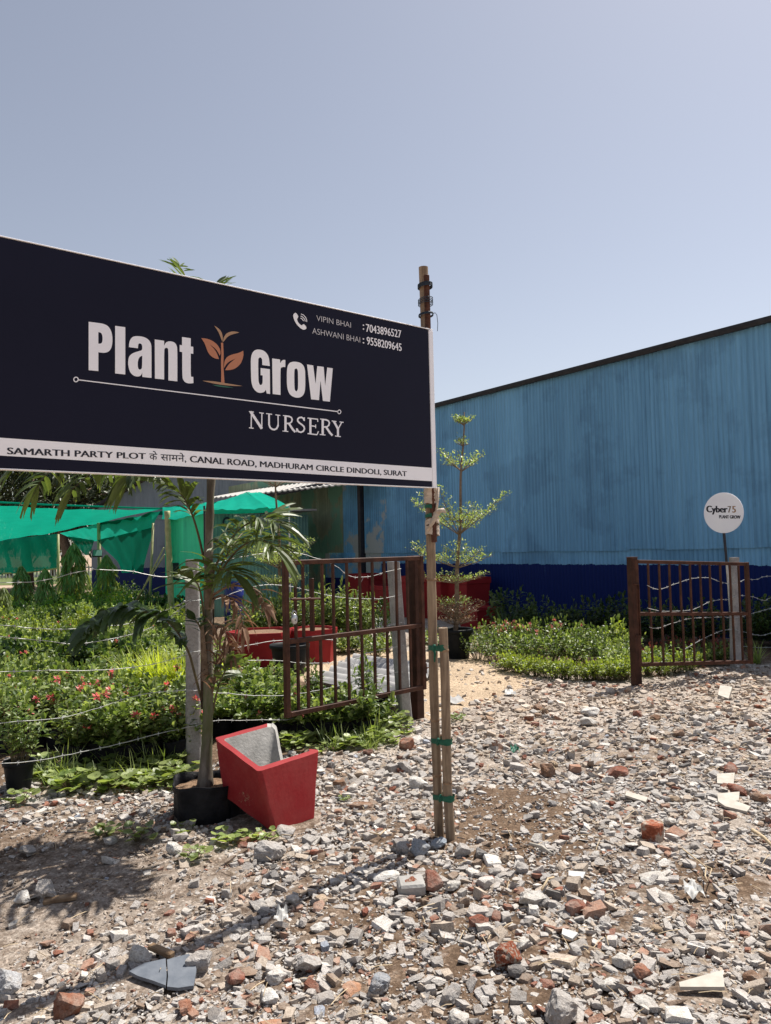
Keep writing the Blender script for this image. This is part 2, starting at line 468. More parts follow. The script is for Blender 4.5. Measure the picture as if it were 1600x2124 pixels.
M['leafmant'] = leaf_mat('small_tree_leaf', (0.12, 0.19, 0.045, 1), (0.38, 0.42, 0.20, 1), 0.4)
M['leafbrown'] = leaf_mat('brown_tree_leaf', (0.15, 0.10, 0.06, 1), (0.30, 0.22, 0.14, 1), 0.3, (1.3, 1.1, 0.8, 1))
M['petal'] = leaf_mat('coral_petal', (0.55, 0.065, 0.075, 1), (0.74, 0.24, 0.23, 1), 0.35, (1.3, 1.0, 1.0, 1))
M['petalpink'] = leaf_mat('dusty_pink_petal', (0.45, 0.12, 0.10, 1), (0.6, 0.28, 0.24, 1), 0.3, (1.3, 1.0, 1.0, 1))
M['bark'] = simple('brown_bark', (0.12, 0.085, 0.06, 1), (0.24, 0.18, 0.13, 1), 20, 0.9, 0.15, 0, 0.6, 60)
M['petiole'] = simple('green_brown_petiole', (0.07, 0.055, 0.03, 1), (0.13, 0.105, 0.05, 1), 14, 0.6)
def palmtrunk():
    m, nt, out = nm('palm_trunk')
    v = pos(nt)
    mp = node(nt, 'ShaderNodeMapping')
    mp.inputs['Scale'].default_value = (1, 1, 0.25)
    nt.links.new(v, mp.inputs[0])
    n = noise_tex(nt, 16, 6, 0.65, mp.outputs[0])
    n2 = noise_tex(nt, 5, 5, 0.6, mp.outputs[0])
    c = ramp(nt, n.outputs[0], [(0.3, (0.07, 0.055, 0.045, 1)), (0.5, (0.15, 0.125, 0.10, 1)), (0.72, (0.28, 0.245, 0.205, 1))]).outputs[0]
    f = ramp(nt, n2.outputs[0], [(0.44, (0, 0, 0, 1)), (0.56, (0.9, 0.9, 0.9, 1))]).outputs[0]
    c = mixc(nt, f, c, (0.075, 0.095, 0.028, 1))
    finish(nt, out, c, 0.7, 0.25, 0, n.outputs[0], 0.4, 0.006)
    return m
M['palmtrunk'] = palmtrunk()


# ------------------------------------------------------------------ mesh helpers
class MB:
    def __init__(s):
        s.v, s.f, s.m = [], [], []
    def add(s, verts, faces, mi=0):
        o = len(s.v)
        s.v += [tuple(p) for p in verts]
        s.f += [tuple(i + o for i in f) for f in faces]
        s.m += [mi] * len(faces)
        return s
    def box(s, c, size, rot=None, mi=0):
        x, y, z = (k / 2 for k in size)
        c = Vector(c)
        vs_ = [Vector(p) for p in ((-x, -y, -z), (x, -y, -z), (x, y, -z), (-x, y, -z), (-x, -y, z), (x, -y, z), (x, y, z), (-x, y, z))]
        if rot is not None:
            vs_ = [rot @ p for p in vs_]
        return s.add([p + c for p in vs_], [(0, 3, 2, 1), (4, 5, 6, 7), (0, 1, 5, 4), (1, 2, 6, 5), (2, 3, 7, 6), (3, 0, 4, 7)], mi)
    def cbox(s, c, size, rot=None, mi=0, ch=0.004):
        bm = bmesh.new()
        bmesh.ops.create_cube(bm, size=1)
        for v in bm.verts:
            v.co = Vector((v.co.x * size[0], v.co.y * size[1], v.co.z * size[2]))
        bmesh.ops.bevel(bm, geom=bm.edges[:], offset=min(ch, min(size) * 0.3), segments=1, affect='EDGES')
        bm.verts.index_update()
        c = Vector(c)
        vv = [((rot @ v.co) if rot is not None else v.co) + c for v in bm.verts]
        ff = [tuple(v.index for v in f.verts) for f in bm.faces]
        bm.free()
        return s.add(vv, ff, mi)
    def beam(s, a, b, wid, dep, up=Vector((0, 0, 1)), mi=0, ch=0.004):
        a, b = Vector(a), Vector(b)
        z = (b - a)
        L = z.length
        z.normalize()
        x = up.cross(z)
        if x.length < 1e-4:
            x = Vector((1, 0, 0))
        x.normalize()
        y = z.cross(x)
        R = Matrix((x, y, z)).transposed()
        return s.cbox((a + b) / 2, (wid, dep, L), R, mi, ch)
    def tube(s, pts, rad, n=8, mi=0, caps=True):
        pts = [Vector(p) for p in pts]
        if not hasattr(rad, '__len__'):
            rad = [rad] * len(pts)
        o = len(s.v)
        t0 = (pts[1] - pts[0]).normalized()
        ref = Vector((0, 0, 1)) if abs(t0.z) < 0.9 else Vector((1, 0, 0))
        x = t0.cross(ref).normalized()
        for i, p in enumerate(pts):
            if i == 0: t = pts[1] - pts[0]
            elif i == len(pts) - 1: t = pts[-1] - pts[-2]
            else: t = pts[i + 1] - pts[i - 1]
            t.normalize()
            x = (x - t * x.dot(t))
            if x.length < 1e-6:
                x = t.orthogonal()
            x.normalize()
            y = t.cross(x)
            for k in range(n):
                a = 2 * math.pi * k / n
                s.v.append(tuple(p + (x * math.cos(a) + y * math.sin(a)) * rad[i]))
        for i in range(len(pts) - 1):
            for k in range(n):
                a, b = o + i * n + k, o + i * n + (k + 1) % n
                s.f.append((a, b, b + n, a + n))
                s.m.append(mi)
        if caps:
            s.f.append(tuple(o + k for k in reversed(range(n)))); s.m.append(mi)
            e = o + (len(pts) - 1) * n
            s.f.append(tuple(e + k for k in range(n))); s.m.append(mi)
        return s
    def grid(s, P2, mi=0, closed=False):
        o = len(s.v)
        nr, nc = len(P2), len(P2[0])
        for r in P2:
            s.v += [tuple(p) for p in r]
        for i in range(nr - 1):
            for j in range(nc - (0 if closed else 1)):
                j2 = (j + 1) % nc
                s.f.append((o + i * nc + j, o + i * nc + j2, o + (i + 1) * nc + j2, o + (i + 1) * nc + j))
                s.m.append(mi)
        return s
    def lathe(s, prof, n=20, mi=0, c=(0, 0, 0), wob=None):
        rows = []
        for (r, z) in prof:
            row = []
            for k in range(n):
                a = 2 * math.pi * k / n
                q = 1 + (wob(a, z) if wob else 0)
                row.append((c[0] + r * q * math.cos(a), c[1] + r * q * math.sin(a), c[2] + z))
            rows.append(row)
        return s.grid(rows, mi, True)
    def obj(s, name, mats, parent=None, loc=None, smooth=False):
        mats = mats if isinstance(mats, (list, tuple)) else [mats]
        me = bpy.data.meshes.new(name)
        off = Vector((0, 0, 0))
        if loc is not None:
            off = Vector(loc)
        elif parent is not None:
            q = parent
            while q is not None:
                off = off + q.location
                q = q.parent
        vs_ = s.v
        if off.length > 0:
            vs_ = [(p[0] - off.x, p[1] - off.y, p[2] - off.z) for p in s.v]
        me.from_pydata(vs_, [], s.f)
        for m_ in mats:
            me.materials.append(M[m_] if isinstance(m_, str) else m_)
        if len(mats) > 1:
            me.polygons.foreach_set('material_index', s.m)
        if smooth:
            me.polygons.foreach_set('use_smooth', [True] * len(me.polygons))
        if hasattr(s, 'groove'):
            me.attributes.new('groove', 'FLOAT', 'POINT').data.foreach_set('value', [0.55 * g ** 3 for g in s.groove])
        me.update()
        o = bpy.data.objects.new(name, me)
        COL.objects.link(o)
        if parent is not None:
            o.parent = parent
        elif loc is not None:
            o.location = loc
        return o

def tag(o, label=None, cat=None, group=None, kind=None):
    if label: o['label'] = label
    if cat: o['category'] = cat
    if group: o['group'] = group
    if kind: o['kind'] = kind
    return o
def thing(name, label, cat, loc=(0, 0, 0), group=None):
    o = bpy.data.objects.new(name, None)
    COL.objects.link(o)
    o.location = loc
    o.empty_display_size = 0.1
    return tag(o, label, cat, group)
def dup(root, loc, rz=0.0, scale=1.0, label=None, group=None, tilt=(0, 0)):
    r = root.copy()
    COL.objects.link(r)
    r.location = loc
    r.rotation_euler = (tilt[0], tilt[1], rz)
    r.scale = (scale, scale, scale)
    if label: r['label'] = label
    if group: r['group'] = group
    for ch in list(root.children):
        c = ch.copy()
        COL.objects.link(c)
        c.parent = r
        for g in ch.children:
            d = g.copy()
            COL.objects.link(d)
            d.parent = c
    return r
def place(root, loc, rz=0.0, scale=1.0, label=None, group=None, tilt=(0, 0)):
    root.location = loc
    root.rotation_euler = (tilt[0], tilt[1], rz)
    root.scale = (scale, scale, scale)
    if label: root['label'] = label
    if group: root['group'] = group
    return root
class Proto:
    """first use places the prototype itself, later uses copy it"""
    def __init__(s, root): s.root, s.used = root, False
    def put(s, *a, **k):
        if not s.used:
            s.used = True
            s.first = (s.root)
            return place(s.root, *a, **k)
        return dup(s.root, *a, **k)

WAVES = [(rng.uniform(0.5, 6), rng.uniform(0, 6.28), rng.uniform(0, 6.28)) for _ in range(14)]
def gz(x, y):
    """ground height: low bumps of trodden rubble"""
    z = 0.0 * x
    for f_, a_, p_ in WAVES:
        z = z + 0.016 / (0.8 + f_) * np.sin(f_ * (x * math.cos(a_) + y * math.sin(a_)) + p_)
    return z

# ================================================================== GROUND
def sstep(e0, e1, x):
    t = np.clip((x - e0) / (e1 - e0), 0, 1)
    return t * t * (3 - 2 * t)
def poly_mask(poly, X, Y, soft):
    """1 inside a polygon, falling to 0 over soft metres"""
    inside = np.zeros(X.shape, bool)
    d = np.full(X.shape, 1e9)
    n = len(poly)
    for i in range(n):
        x1, y1 = poly[i]
        x2, y2 = poly[(i + 1) % n]
        c = ((y1 > Y) != (y2 > Y)) & (X < (x2 - x1) * (Y - y1) / (y2 - y1 + 1e-12) + x1)
        inside ^= c
        t = np.clip(((X - x1) * (x2 - x1) + (Y - y1) * (y2 - y1)) / ((x2 - x1) ** 2 + (y2 - y1) ** 2 + 1e-9), 0, 1)
        d = np.minimum(d, np.hypot(X - x1 - t * (x2 - x1), Y - y1 - t * (y2 - y1)))
    sd_ = np.where(inside, d, -d)
    return sstep(-soft, soft, sd_)
def gpoly(pts):
    return [tuple(G(a, b)[:2]) for a, b in pts]
SAND = gpoly([(560, 1352), (760, 1345), (1000, 1362), (1075, 1395), (1120, 1420), (1060, 1440), (985, 1470), (900, 1500), (840, 1480), (700, 1440), (600, 1400)])
TAN = gpoly([(930, 1400), (1250, 1415), (1600, 1390), (1700, 1480), (1500, 1500), (1250, 1480), (1050, 1520), (930, 1540)])
SOIL_L = gpoly([(-200, 1720), (150, 1700), (330, 1690), (360, 1760), (440, 1850), (330, 1900), (200, 1950), (0, 2040), (-300, 2050)])
SOIL_M = gpoly([(955, 1650), (1100, 1640), (1190, 1680), (1190, 1740), (1100, 1775), (960, 1760)])
SOIL_R = gpoly([(1390, 1790), (1520, 1780), (1640, 1850), (1560, 1880), (1430, 1870)])
SOIL_B = gpoly([(960, 2050), (1110, 2040), (1120, 2090), (1000, 2120), (950, 2100)])
BED = gpoly([(-400, 1640), (380, 1610), (400, 1600), (700, 1560), (830, 1500), (700, 1450), (640, 1400), (560, 1300), (300, 1230), (-200, 1230)])
BED_R = gpoly([(960, 1330), (1000, 1372), (1100, 1405), (1300, 1425), (1430, 1395), (1700, 1370), (1700, 1290), (1000, 1290)])
GX0, GX1, GY0, GY1, GS = -7.5, 9.5, 1.0, 20.0, 0.075
xs = np.arange(GX0, GX1 + 1e-6, GS)
ys = np.arange(GY0, GY1 + 1e-6, GS)
XX, YY = np.meshgrid(xs, ys)
ZZ = gz(XX, YY)
ZZ += 0.009 * np.sin(XX * 19 + 2 * np.sin(YY * 7)) * np.sin(YY * 17 + 2 * np.sin(XX * 5)) + rng.normal(0, 0.004, XX.shape)
sandm = poly_mask(SAND, XX, YY, 0.25)
tanm = poly_mask(TAN, XX, YY, 0.5)
soilm = np.maximum.reduce([poly_mask(p_, XX, YY, 0.2) for p_ in (SOIL_M, SOIL_R, SOIL_B, BED, BED_R)])
soll = poly_mask(SOIL_L, XX, YY, 0.25)
dustm = np.clip(0.48 + 0.22 * np.sin(XX * 1.7 + 1) * np.sin(YY * 1.3) + 0.35 * tanm + 0.25 * sstep(5, 9, YY) + 0.22 * sstep(0.8, 2.0, XX) - 0.55 * soilm - 0.12 * soll, 0, 1)
edge = np.minimum.reduce([XX - GX0, GX1 - XX, YY - GY0, GY1 - YY])
ZZ = ZZ * np.clip(edge / 1.5, 0, 1) - 0.12 * np.clip(1 - edge / 0.6, 0, 1)
ny, nx = XX.shape
gv = np.stack([XX.ravel(), YY.ravel(), ZZ.ravel()], 1)
ii = (np.arange(ny - 1)[:, None] * nx + np.arange(nx - 1)[None, :]).ravel()
gf = np.stack([ii, ii + 1, ii + nx + 1, ii + nx], 1)
def np_mesh(name, verts, faces, k):
    me = bpy.data.meshes.new(name)
    me.vertices.add(len(verts))
    me.vertices.foreach_set('co', np.ascontiguousarray(verts, np.float32).ravel())
    me.loops.add(len(faces) * k)
    me.loops.foreach_set('vertex_index', np.ascontiguousarray(faces, np.int32).ravel())
    me.polygons.add(len(faces))
    me.polygons.foreach_set('loop_start', np.arange(0, len(faces) * k, k, dtype=np.int32))
    me.update(calc_edges=True)
    return me
gme = np_mesh('ground', gv, gf, 4)
gme.polygons.foreach_set('use_smooth', [True] * len(gme.polygons))
for an, arr in (('sand', sandm), ('dust', dustm)):
    at = gme.attributes.new(an, 'FLOAT', 'POINT')
    at.data.foreach_set('value', arr.ravel().astype(np.float32))
gme.materials.append(M['ground'])
ground = bpy.data.objects.new('ground', gme)
COL.objects.link(ground)
tag(ground, kind='structure')
mb = MB()
mb.add([(-900, -300, -0.06), (900, -300, -0.06), (900, 1500, -0.06), (-900, 1500, -0.06)], [(0, 1, 2, 3)])
tag(mb.obj('terrain', 'far'), kind='structure')

# ================================================================== BIG BLUE SHED (corrugated sheets over posts)
WA = -35.5
WS = dirv(WA)                                   # along the wall, away from the camera
WN = Vector((WS.y, -WS.x, 0))                   # wall normal
W0 = G(1560, 1173, 1.187)
W0.z = 0
if WN.dot(CAMP - W0) < 0:
    WN = -WN                                    # faces the camera side
EAVE = 5.08
shed = thing('corrugated_shed', 'long blue corrugated metal shed with a navy painted lower band', 'shed', W0)
def wp(t, n, z):
    return W0 + WS * t + WN * n + Vector((0, 0, z))
def corr_sheet(t0, t1, z0, z1, n0, tilt=0.0, pitch=0.09, amp=0.013):
    k = max(2, int(round((t1 - t0) / pitch)) * 6)
    rows = []
    zs = [z0, (z0 + z1) / 2, z1]
    for z in zs:
        row = []
        for i in range(k + 1):
            t = t0 + (t1 - t0) * i / k
            row.append(wp(t, n0 + amp * math.cos(2 * math.pi * t / pitch) + tilt * (t - t0), z))
        rows.append(row)
    gm_ = MB().grid(rows)
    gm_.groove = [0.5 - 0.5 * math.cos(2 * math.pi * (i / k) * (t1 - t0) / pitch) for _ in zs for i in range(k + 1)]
    return gm_
t = -4.2
while t < 11.0:
    wdt = random.uniform(0.78, 0.9)
    zb = 1.46 + random.uniform(-0.02, 0.02)
    mat = 'bluepatch' if t > 9.2 else 'bluewall'
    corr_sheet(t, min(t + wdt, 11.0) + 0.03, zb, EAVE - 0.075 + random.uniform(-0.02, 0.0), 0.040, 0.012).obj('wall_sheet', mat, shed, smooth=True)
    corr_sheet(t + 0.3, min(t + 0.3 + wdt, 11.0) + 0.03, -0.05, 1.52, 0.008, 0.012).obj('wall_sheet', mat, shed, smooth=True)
    t += wdt
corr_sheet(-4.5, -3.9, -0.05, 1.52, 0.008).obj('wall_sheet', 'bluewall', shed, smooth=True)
# dark steel column at the porch, then the dull green wall under the porch roof
mb = MB()
mb.cbox(wp(11.13, 0.06, 1.9), (0.16, 0.14, 3.9), Matrix.Rotation(math.radians(-WA), 3, 'Z'))
mb.obj('column', 'darksteel', shed)
t = 11.2
while t < 19.5:
    wdt = random.uniform(0.8, 0.92)
    z1 = 4.0
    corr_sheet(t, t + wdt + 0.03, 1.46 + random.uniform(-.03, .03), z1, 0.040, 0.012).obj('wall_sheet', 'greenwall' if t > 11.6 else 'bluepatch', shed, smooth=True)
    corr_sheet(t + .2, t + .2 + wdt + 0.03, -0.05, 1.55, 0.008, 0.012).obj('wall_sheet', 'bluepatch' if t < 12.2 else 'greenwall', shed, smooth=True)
    t += wdt
# roof slab with ragged dark verge
mb = MB()
rows = []
for z_, n_ in ((EAVE - 0.09, 0.0), (EAVE - 0.115, 0.16), (EAVE - 0.06, 0.18), (EAVE - 0.015, 0.17), (EAVE + 1.6, -9.0)):
    row = []
    for i in range(60):
        tt = -4.6 + 16.2 * i / 59
        jj = random.uniform(-0.008, 0.008) if n_ == 0.16 and z_ < EAVE - .1 else 0
        row.append(wp(tt, n_, z_ + jj))
    rows.append(row)
mb.grid(rows)
mb.obj('roof', 'rooftar', shed)
# side and rear closing walls so that the shed is a closed volume
mb = MB()
mb.add([wp(-4.5, 0, -0.05), wp(-4.5, -9, -0.05), wp(-4.5, -9, EAVE + 1.5), wp(-4.5, 0, EAVE - 0.1)], [(0, 1, 2, 3)])
mb.add([wp(11.5, -0.05, 3.9), wp(11.5, -9, 3.9), wp(11.5, -9, EAVE + 1.5), wp(11.5, -0.05, EAVE - 0.1)], [(0, 1, 2, 3)])
mb.add([wp(-4.5, -9, -0.05), wp(11.5, -9, -0.05), wp(11.5, -9, EAVE + 1.5), wp(-4.5, -9, EAVE + 1.5)], [(0, 1, 2, 3)])
mb.obj('side_wall', 'bluewall', shed)
# porch roof: corrugated sheet with a pale weathered edge
Q1, Q2 = P(748, 1003, 19.6), P(430, 1036, 24.0)
Q0 = Q1 + (Q1 - Q2) * 0.08
rows = []
NP = 90
for a_ in range(2):
    row = []
    for i in range(NP + 1):
        s_ = i / NP
        e = Q0.lerp(Q2, s_)
        if a_ == 1:
            bk = wp(10.9 + 8.5 * s_, -0.05, 3.85)
            e = Vector((bk.x, bk.y, max(3.7, e.z + 0.3)))
        e = e + Vector((0, 0, 0.022 * math.cos(s_ * NP / 3 * 2 * math.pi)))
        row.append(e)
    rows.append(row)
mb = MB()
mb.grid(rows)
up = [[p + Vector((0, 0, 0.035)) for p in r] for r in rows]
mb.grid(up)
mb.grid([rows[0], up[0]])
mb.obj('porch_roof', 'roofsheet', shed)
mb = MB()
mb.beam(wp(11.3, 1.2, 3.34), Q2 + Vector((0.5, 0.1, -0.12)), 0.08, 0.12)
mb.obj('porch_beam', 'darksteel', shed)
mb = MB()
mb.beam(Q2 + Vector((0.35, 0.05, -0.1)), Vector((Q2.x + 0.35, Q2.y + 0.05, -0.1)), 0.1, 0.1)
mb.obj('porch_post', 'darksteel', shed)

# ================================================================== GREY GABLED BUILDING BEHIND
YB = 30.0
gA = P(190, 1062, YB); gB = P(560, 838, YB); gC = P(1010, 1000, YB + 2)
grey = thing('grey_building', 'grey corrugated building with low gable and navy base band behind the nets', 'building', (gA.x, YB, 0))
mb = MB()
mb.add([(gA.x, YB, -0.05), (gC.x, YB + 2, -0.05), (gC.x, YB + 2, gC.z), (gB.x, YB + 0.8, gB.z), (gA.x, YB, gA.z)], [(0, 1, 2, 3, 4)])
mb.add([(gA.x, YB + 12, -0.05), (gA.x, YB, -0.05), (gA.x, YB, gA.z), (gA.x, YB + 12, gA.z)], [(0, 1, 2, 3)])
mb.add([(gC.x, YB + 2, -0.05), (gC.x, YB + 12, -0.05), (gC.x, YB + 12, gC.z), (gC.x, YB + 2, gC.z)], [(0, 1, 2, 3)])
mb.obj('wall', 'greywall', grey)
mb = MB()
for a_, b_ in ((gA, gB), (gB, gC)):
    a2 = a_ + Vector((0, -0.25, 0.02)); b2 = b_ + Vector((0, -0.25, 0.02))
    top = [a2 + Vector((0, 0, 0.12)), b2 + Vector((0, 0, 0.12))]
    mb.grid([[a2, b2], top, [top[0] + Vector((0, 12, 0)), top[1] + Vector((0, 12, 0))]])
mb.obj('roof', 'rooftar', grey)

# ================================================================== GREEN OFFICE CABIN under its own net
oA, oB, oC = G(345, 1262), G(428, 1283), P(640, 1150, 21.0)
oA.z = oB.z = oC.z = 0
OH = 2.55
office = thing('office_cabin', 'small green corrugated cabin with a dark meter box on its side', 'cabin', oB)
def pl_corr(a, b, z0, z1, mat, name, amp=0.012, pitch=0.11, npl=1, parent=None):
    L = (b - a).length
    nrm = Vector(((b - a).y, -(b - a).x, 0)).normalized()
    for q in range(npl):
        s0, s1 = q / npl, (q + 1) / npl
        k = max(4, int((s1 - s0) * L / pitch) * 6)
        rows = []
        for z in (z0, z1):
            rows.append([a.lerp(b, s0 + (s1 - s0) * i / k) + nrm * (amp * math.cos(2 * math.pi * (s0 + (s1 - s0) * i / k) * L / pitch) + 0.004 * (q % 2)) + Vector((0, 0, z)) for i in range(k + 1)])
        MB().grid(rows).obj(name, mat, parent, smooth=True)
pl_corr(oA, oB, -0.03, OH, 'officegreen', 'wall_sheet', npl=2, parent=office)
pl_corr(oB, oC, -0.03, OH, 'officegrey', 'wall_sheet', npl=4, parent=office)
oD = oA + (oC - oB)
mb = MB()
ov = 0.25
mb.add([oA + Vector((-ov, 0, OH)), oB + Vector((0, -ov, OH)), oC + Vector((ov, 0, OH + .1)), oD + Vector((0, ov, OH + .1)),
        oA + Vector((-ov, 0, OH + .05)), oB + Vector((0, -ov, OH + .05)), oC + Vector((ov, 0, OH + .15)), oD + Vector((0, ov, OH + .15))],
       [(0, 3, 2, 1), (4, 5, 6, 7), (0, 1, 5, 4), (1, 2, 6, 5), (2, 3, 7, 6), (3, 0, 4, 7)])
mb.obj('roof', 'roofsheet', office)
odir = (oB - oA).normalized()
onr = Vector((odir.y, -odir.x, 0))
if onr.dot(CAMP - oA) < 0: onr = -onr
mbx = onplane(369, 1185, oA, onr)
mb = MB()
mb.cbox(mbx + onr * 0.1, (0.40, 0.16, 0.46), Matrix.Rotation(math.atan2(odir.y, odir.x), 3, 'Z'), 0, 0.01)
mb.obj('meter_box', 'darksteel', office)
# painted ring and word on the cabin front
fdir = (oC - oB).normalized()
fnr = Vector((fdir.y, -fdir.x, 0))
if fnr.dot(CAMP - oB) < 0: fnr = -fnr
def ring_mesh(c, ax, ay, nrm, r0, r1, off, a0=0, a1=360, n=28):
    mb = MB()
    rr = [[], []]
    for i in range(n + 1):
        a = math.radians(a0 + (a1 - a0) * i / n)
        e = ax * math.cos(a) + ay * math.sin(a)
        rr[0].append(c + e * r0 + nrm * off)
        rr[1].append(c + e * r1 + nrm * off)
    return mb.grid(rr)
UZ = Vector((0, 0, 1))

def text_obj(name, s, mat, a, b, capdir, nrm, cap, parent, off=0.001, bold=0.0, fat=None):
    """words set on a plane: baseline runs from a to b, cap height cap along capdir"""
    fc = bpy.data.curves.new(name, 'FONT')
    fc.body = s
    fc.size = 1.0
    fc.offset = bold
    fc.resolution_u = 3
    to = bpy.data.objects.new(name, fc)
    COL.objects.link(to)
    bpy.context.view_layer.update()
    me0 = bpy.data.meshes.new_from_object(to.evaluated_get(bpy.context.evaluated_depsgraph_get()))
    co = np.empty(len(me0.vertices) * 3, np.float32)
    me0.vertices.foreach_get('co', co)
    co = co.reshape(-1, 3)
    fs = [tuple(p.vertices) for p in me0.polygons]
    bpy.data.objects.remove(to)
    bpy.data.curves.remove(fc)
    bpy.data.meshes.remove(me0)
    x0, x1 = co[:, 0].min(), co[:, 0].max()
    ux = (b - a)
    capu = 0.728
    mb = MB()
    for q in range(max(1, int(fat[0]) if fat else 1)):
        sh = ux.normalized() * (fat[1] * (q - (fat[0] - 1) / 2)) if fat else Vector((0, 0, 0))
        mb.add([a + sh + ux * ((c[0] - x0) / (x1 - x0)) + capdir * (c[1] / capu * cap) + nrm * (off + .00006 * q) for c in co.tolist()], fs)
    return mb.obj(name, mat, parent)
lc = onplane(470, 1083, oB, fnr) + fnr * 0.03
ring_mesh(lc, fdir, UZ, fnr, 0.085, 0.13, 0.0, 40, 330).obj('emblem_ring', 'signink', office)
a_ = onplane(470, 1104, oB, fnr) + fnr * 0.03
text_obj('emblem_word', 'ber', 'signink', a_, a_ + fdir * 0.34, UZ, fnr, 0.14, office, 0.001)

# ================================================================== SHADE NETS
def patch(tl, tr, br, bl, nu=14, nv=10, sag=0.05, fold=0.04, nf=4, seed=0):
    r = random.Random(seed)
    ph = [r.uniform(0, 6.28) for _ in range(6)]
    rows = []
    nrm = (tr - tl).cross(bl - tl).normalized()
    for j in range(nv + 1):
        v = j / nv
        row = []
        for i in range(nu + 1):
            u = i / nu
            p = tl.lerp(tr, u).lerp(bl.lerp(br, u), v)
            k = math.sin(math.pi * u)
            p = p + Vector((0, 0, -sag * k))
            p = p + nrm * (fold * (math.sin(u * nf * 6.28 + v * 3 + ph[0]) * (0.3 + 0.7 * v) + 0.6 * math.sin(u * nf * 2.3 * 6.28 + ph[1] - v * 5)))
            row.append(p)
        rows.append(row)
    return MB().grid(rows)
n1 = thing('shade_net_canopy', 'green shade net canopy with hanging side curtains at the left', 'canopy', (P(100, 1100, 22).x, 22, 0))
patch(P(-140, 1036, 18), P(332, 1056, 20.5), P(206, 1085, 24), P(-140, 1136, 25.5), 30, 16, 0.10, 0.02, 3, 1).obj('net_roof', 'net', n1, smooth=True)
patch(P(-140, 1134, 25.4), P(122, 1107, 24.6), P(121, 1180, 24.6), P(-140, 1206, 25.4), 34, 12, 0.0, 0.05, 3, 2).obj('net_curtain', 'netshaded', n1, smooth=True)
patch(P(124, 1106, 24.4), P(206, 1085, 23.9), P(206, 1122, 23.9), P(160, 1122, 24.2), 12, 8, 0.02, 0.02, 2, 3).obj('net_flap', 'netlit', n1, smooth=True)
patch(P(140, 1112, 24.2), P(196, 1121, 23.9), P(184, 1151, 24.0), P(178, 1151, 24.1), 10, 8, 0.0, 0.03, 2, 4).obj('net_flap', 'netshaded', n1, smooth=True)
patch(P(207, 1087, 23.8), P(332, 1060, 20.4), P(317, 1096, 20.4), P(208, 1121, 23.6), 16, 8, 0.03, 0.02, 2, 5).obj('net_flap', 'netlit', n1, smooth=True)
patch(P(207, 1119, 23.5), P(318, 1094, 20.3), P(294, 1190, 20.4), P(252, 1186, 23.0), 20, 14, 0.0, 0.07, 2, 6).obj('net_curtain', 'netshaded', n1, smooth=True)
mb = MB()
mb.tube([P(-140, 1035, 17.95), P(100, 1047, 19.1), P(332, 1055, 20.4), P(450, 1043, 20.0)], 0.028, 6)
mb.obj('edge_rope', 'net', n1)
mb = MB()
rp = []
for k in range(13):
    u = k / 12
    q = P(206, 1086, 23.9).lerp(P(338, 1062, 20.4), u)
    rp.append(q + Vector((0, 0, -0.05 * math.sin(u * 3.14) + 0.02 * math.sin(u * 17))))
mb.tube(rp, [0.06 + 0.02 * math.sin(k * 2.1) for k in range(13)], 7)
mb.obj('rolled_edge', 'netshaded', n1, smooth=True)
mb = MB()
mb.tube([P(-140, 1196, 25.3), P(60, 1187, 24.9), P(125, 1178, 24.6)], 0.03, 6)
mb.obj('bottom_batten', 'greenbamboo', n1)

n2 = thing('shade_net_awning', 'bright green shade net awning over the cabin front', 'awning', (P(500, 1040, 17).x, 17, 0))
rt = [P(426, 1040, 19.0), P(505, 1022, 19.0), P(538, 1019, 19.0)]
patch(P(452, 1040, 18.6), P(512, 1020, 18.8), P(556, 1053, 16.6), P(424, 1057, 16.8), 14, 8, 0.02, 0.015, 3, 11).obj('net_roof', 'netlit', n2, smooth=True)
patch(P(511, 1020, 18.8), P(540, 1020, 19.2), P(600, 1051, 17.8), P(555, 1053, 16.6), 10, 8, 0.02, 0.015, 2, 12).obj('net_roof', 'netlit', n2, smooth=True)
patch(P(424, 1055, 16.8), P(602, 1050, 17.6), P(602, 1060, 17.6), P(424, 1066, 16.8), 20, 3, 0.02, 0.02, 4, 13).obj('net_valance', 'netlit', n2, smooth=True)
patch(P(338, 1052, 19.0), P(440, 1040, 18.6), P(430, 1062, 16.9), P(336, 1078, 18.4), 12, 6, 0.04, 0.02, 2, 14).obj('net_roof', 'netlit', n2, smooth=True)
for px_, Y_ in ((424, 16.8), (600, 17.6)):
    a_ = P(px_, 1054, Y_)
    MB().tube([Vector((a_.x, a_.y, -0.1)), a_ + Vector((0, 0, 0.05))], 0.022, 8).obj('support_pole', 'steel' if px_ > 500 else 'darksteel', n2)

def pole(name, mat, a, b, r, label, cat, group=None, nodes=0):
    root = thing(name, label, cat, (a.x, a.y, min(a.z, b.z)), group)
    mb = MB()
    n = max(2, nodes * 4)
    mb.tube([a.lerp(b, i / n) for i in range(n + 1)], [r * (1 + (0.14 if nodes and i % 4 == 0 else 0)) * (1 - 0.15 * i / n) for i in range(n + 1)], 10)
    mb.obj('cane' if nodes else 'shaft', mat, root, smooth=True)
    return root
a_ = P(357, 1262, 18.2); a_.z = -0.1
pole('bamboo_pole', 'greenbamboo', a_, P(347, 1060, 18.2), 0.075, 'pale green bamboo pole standing before the green cabin wall', 'bamboo pole', None, 6)
a_ = P(122, 1230, 24.5); a_.z = -0.1
pole('net_post', 'greenbamboo', a_, P(121, 1108, 24.5), 0.045, 'thin net post at the edge of the left green curtain', 'post')
a_ = P(208, 1235, 23.6); a_.z = -0.1
pole('net_post', 'greenbamboo', a_, P(205, 1084, 23.6), 0.06, 'grey green net post carrying a floodlight', 'post')
a_ = P(309, 1250, 20.2); a_.z = -0.1
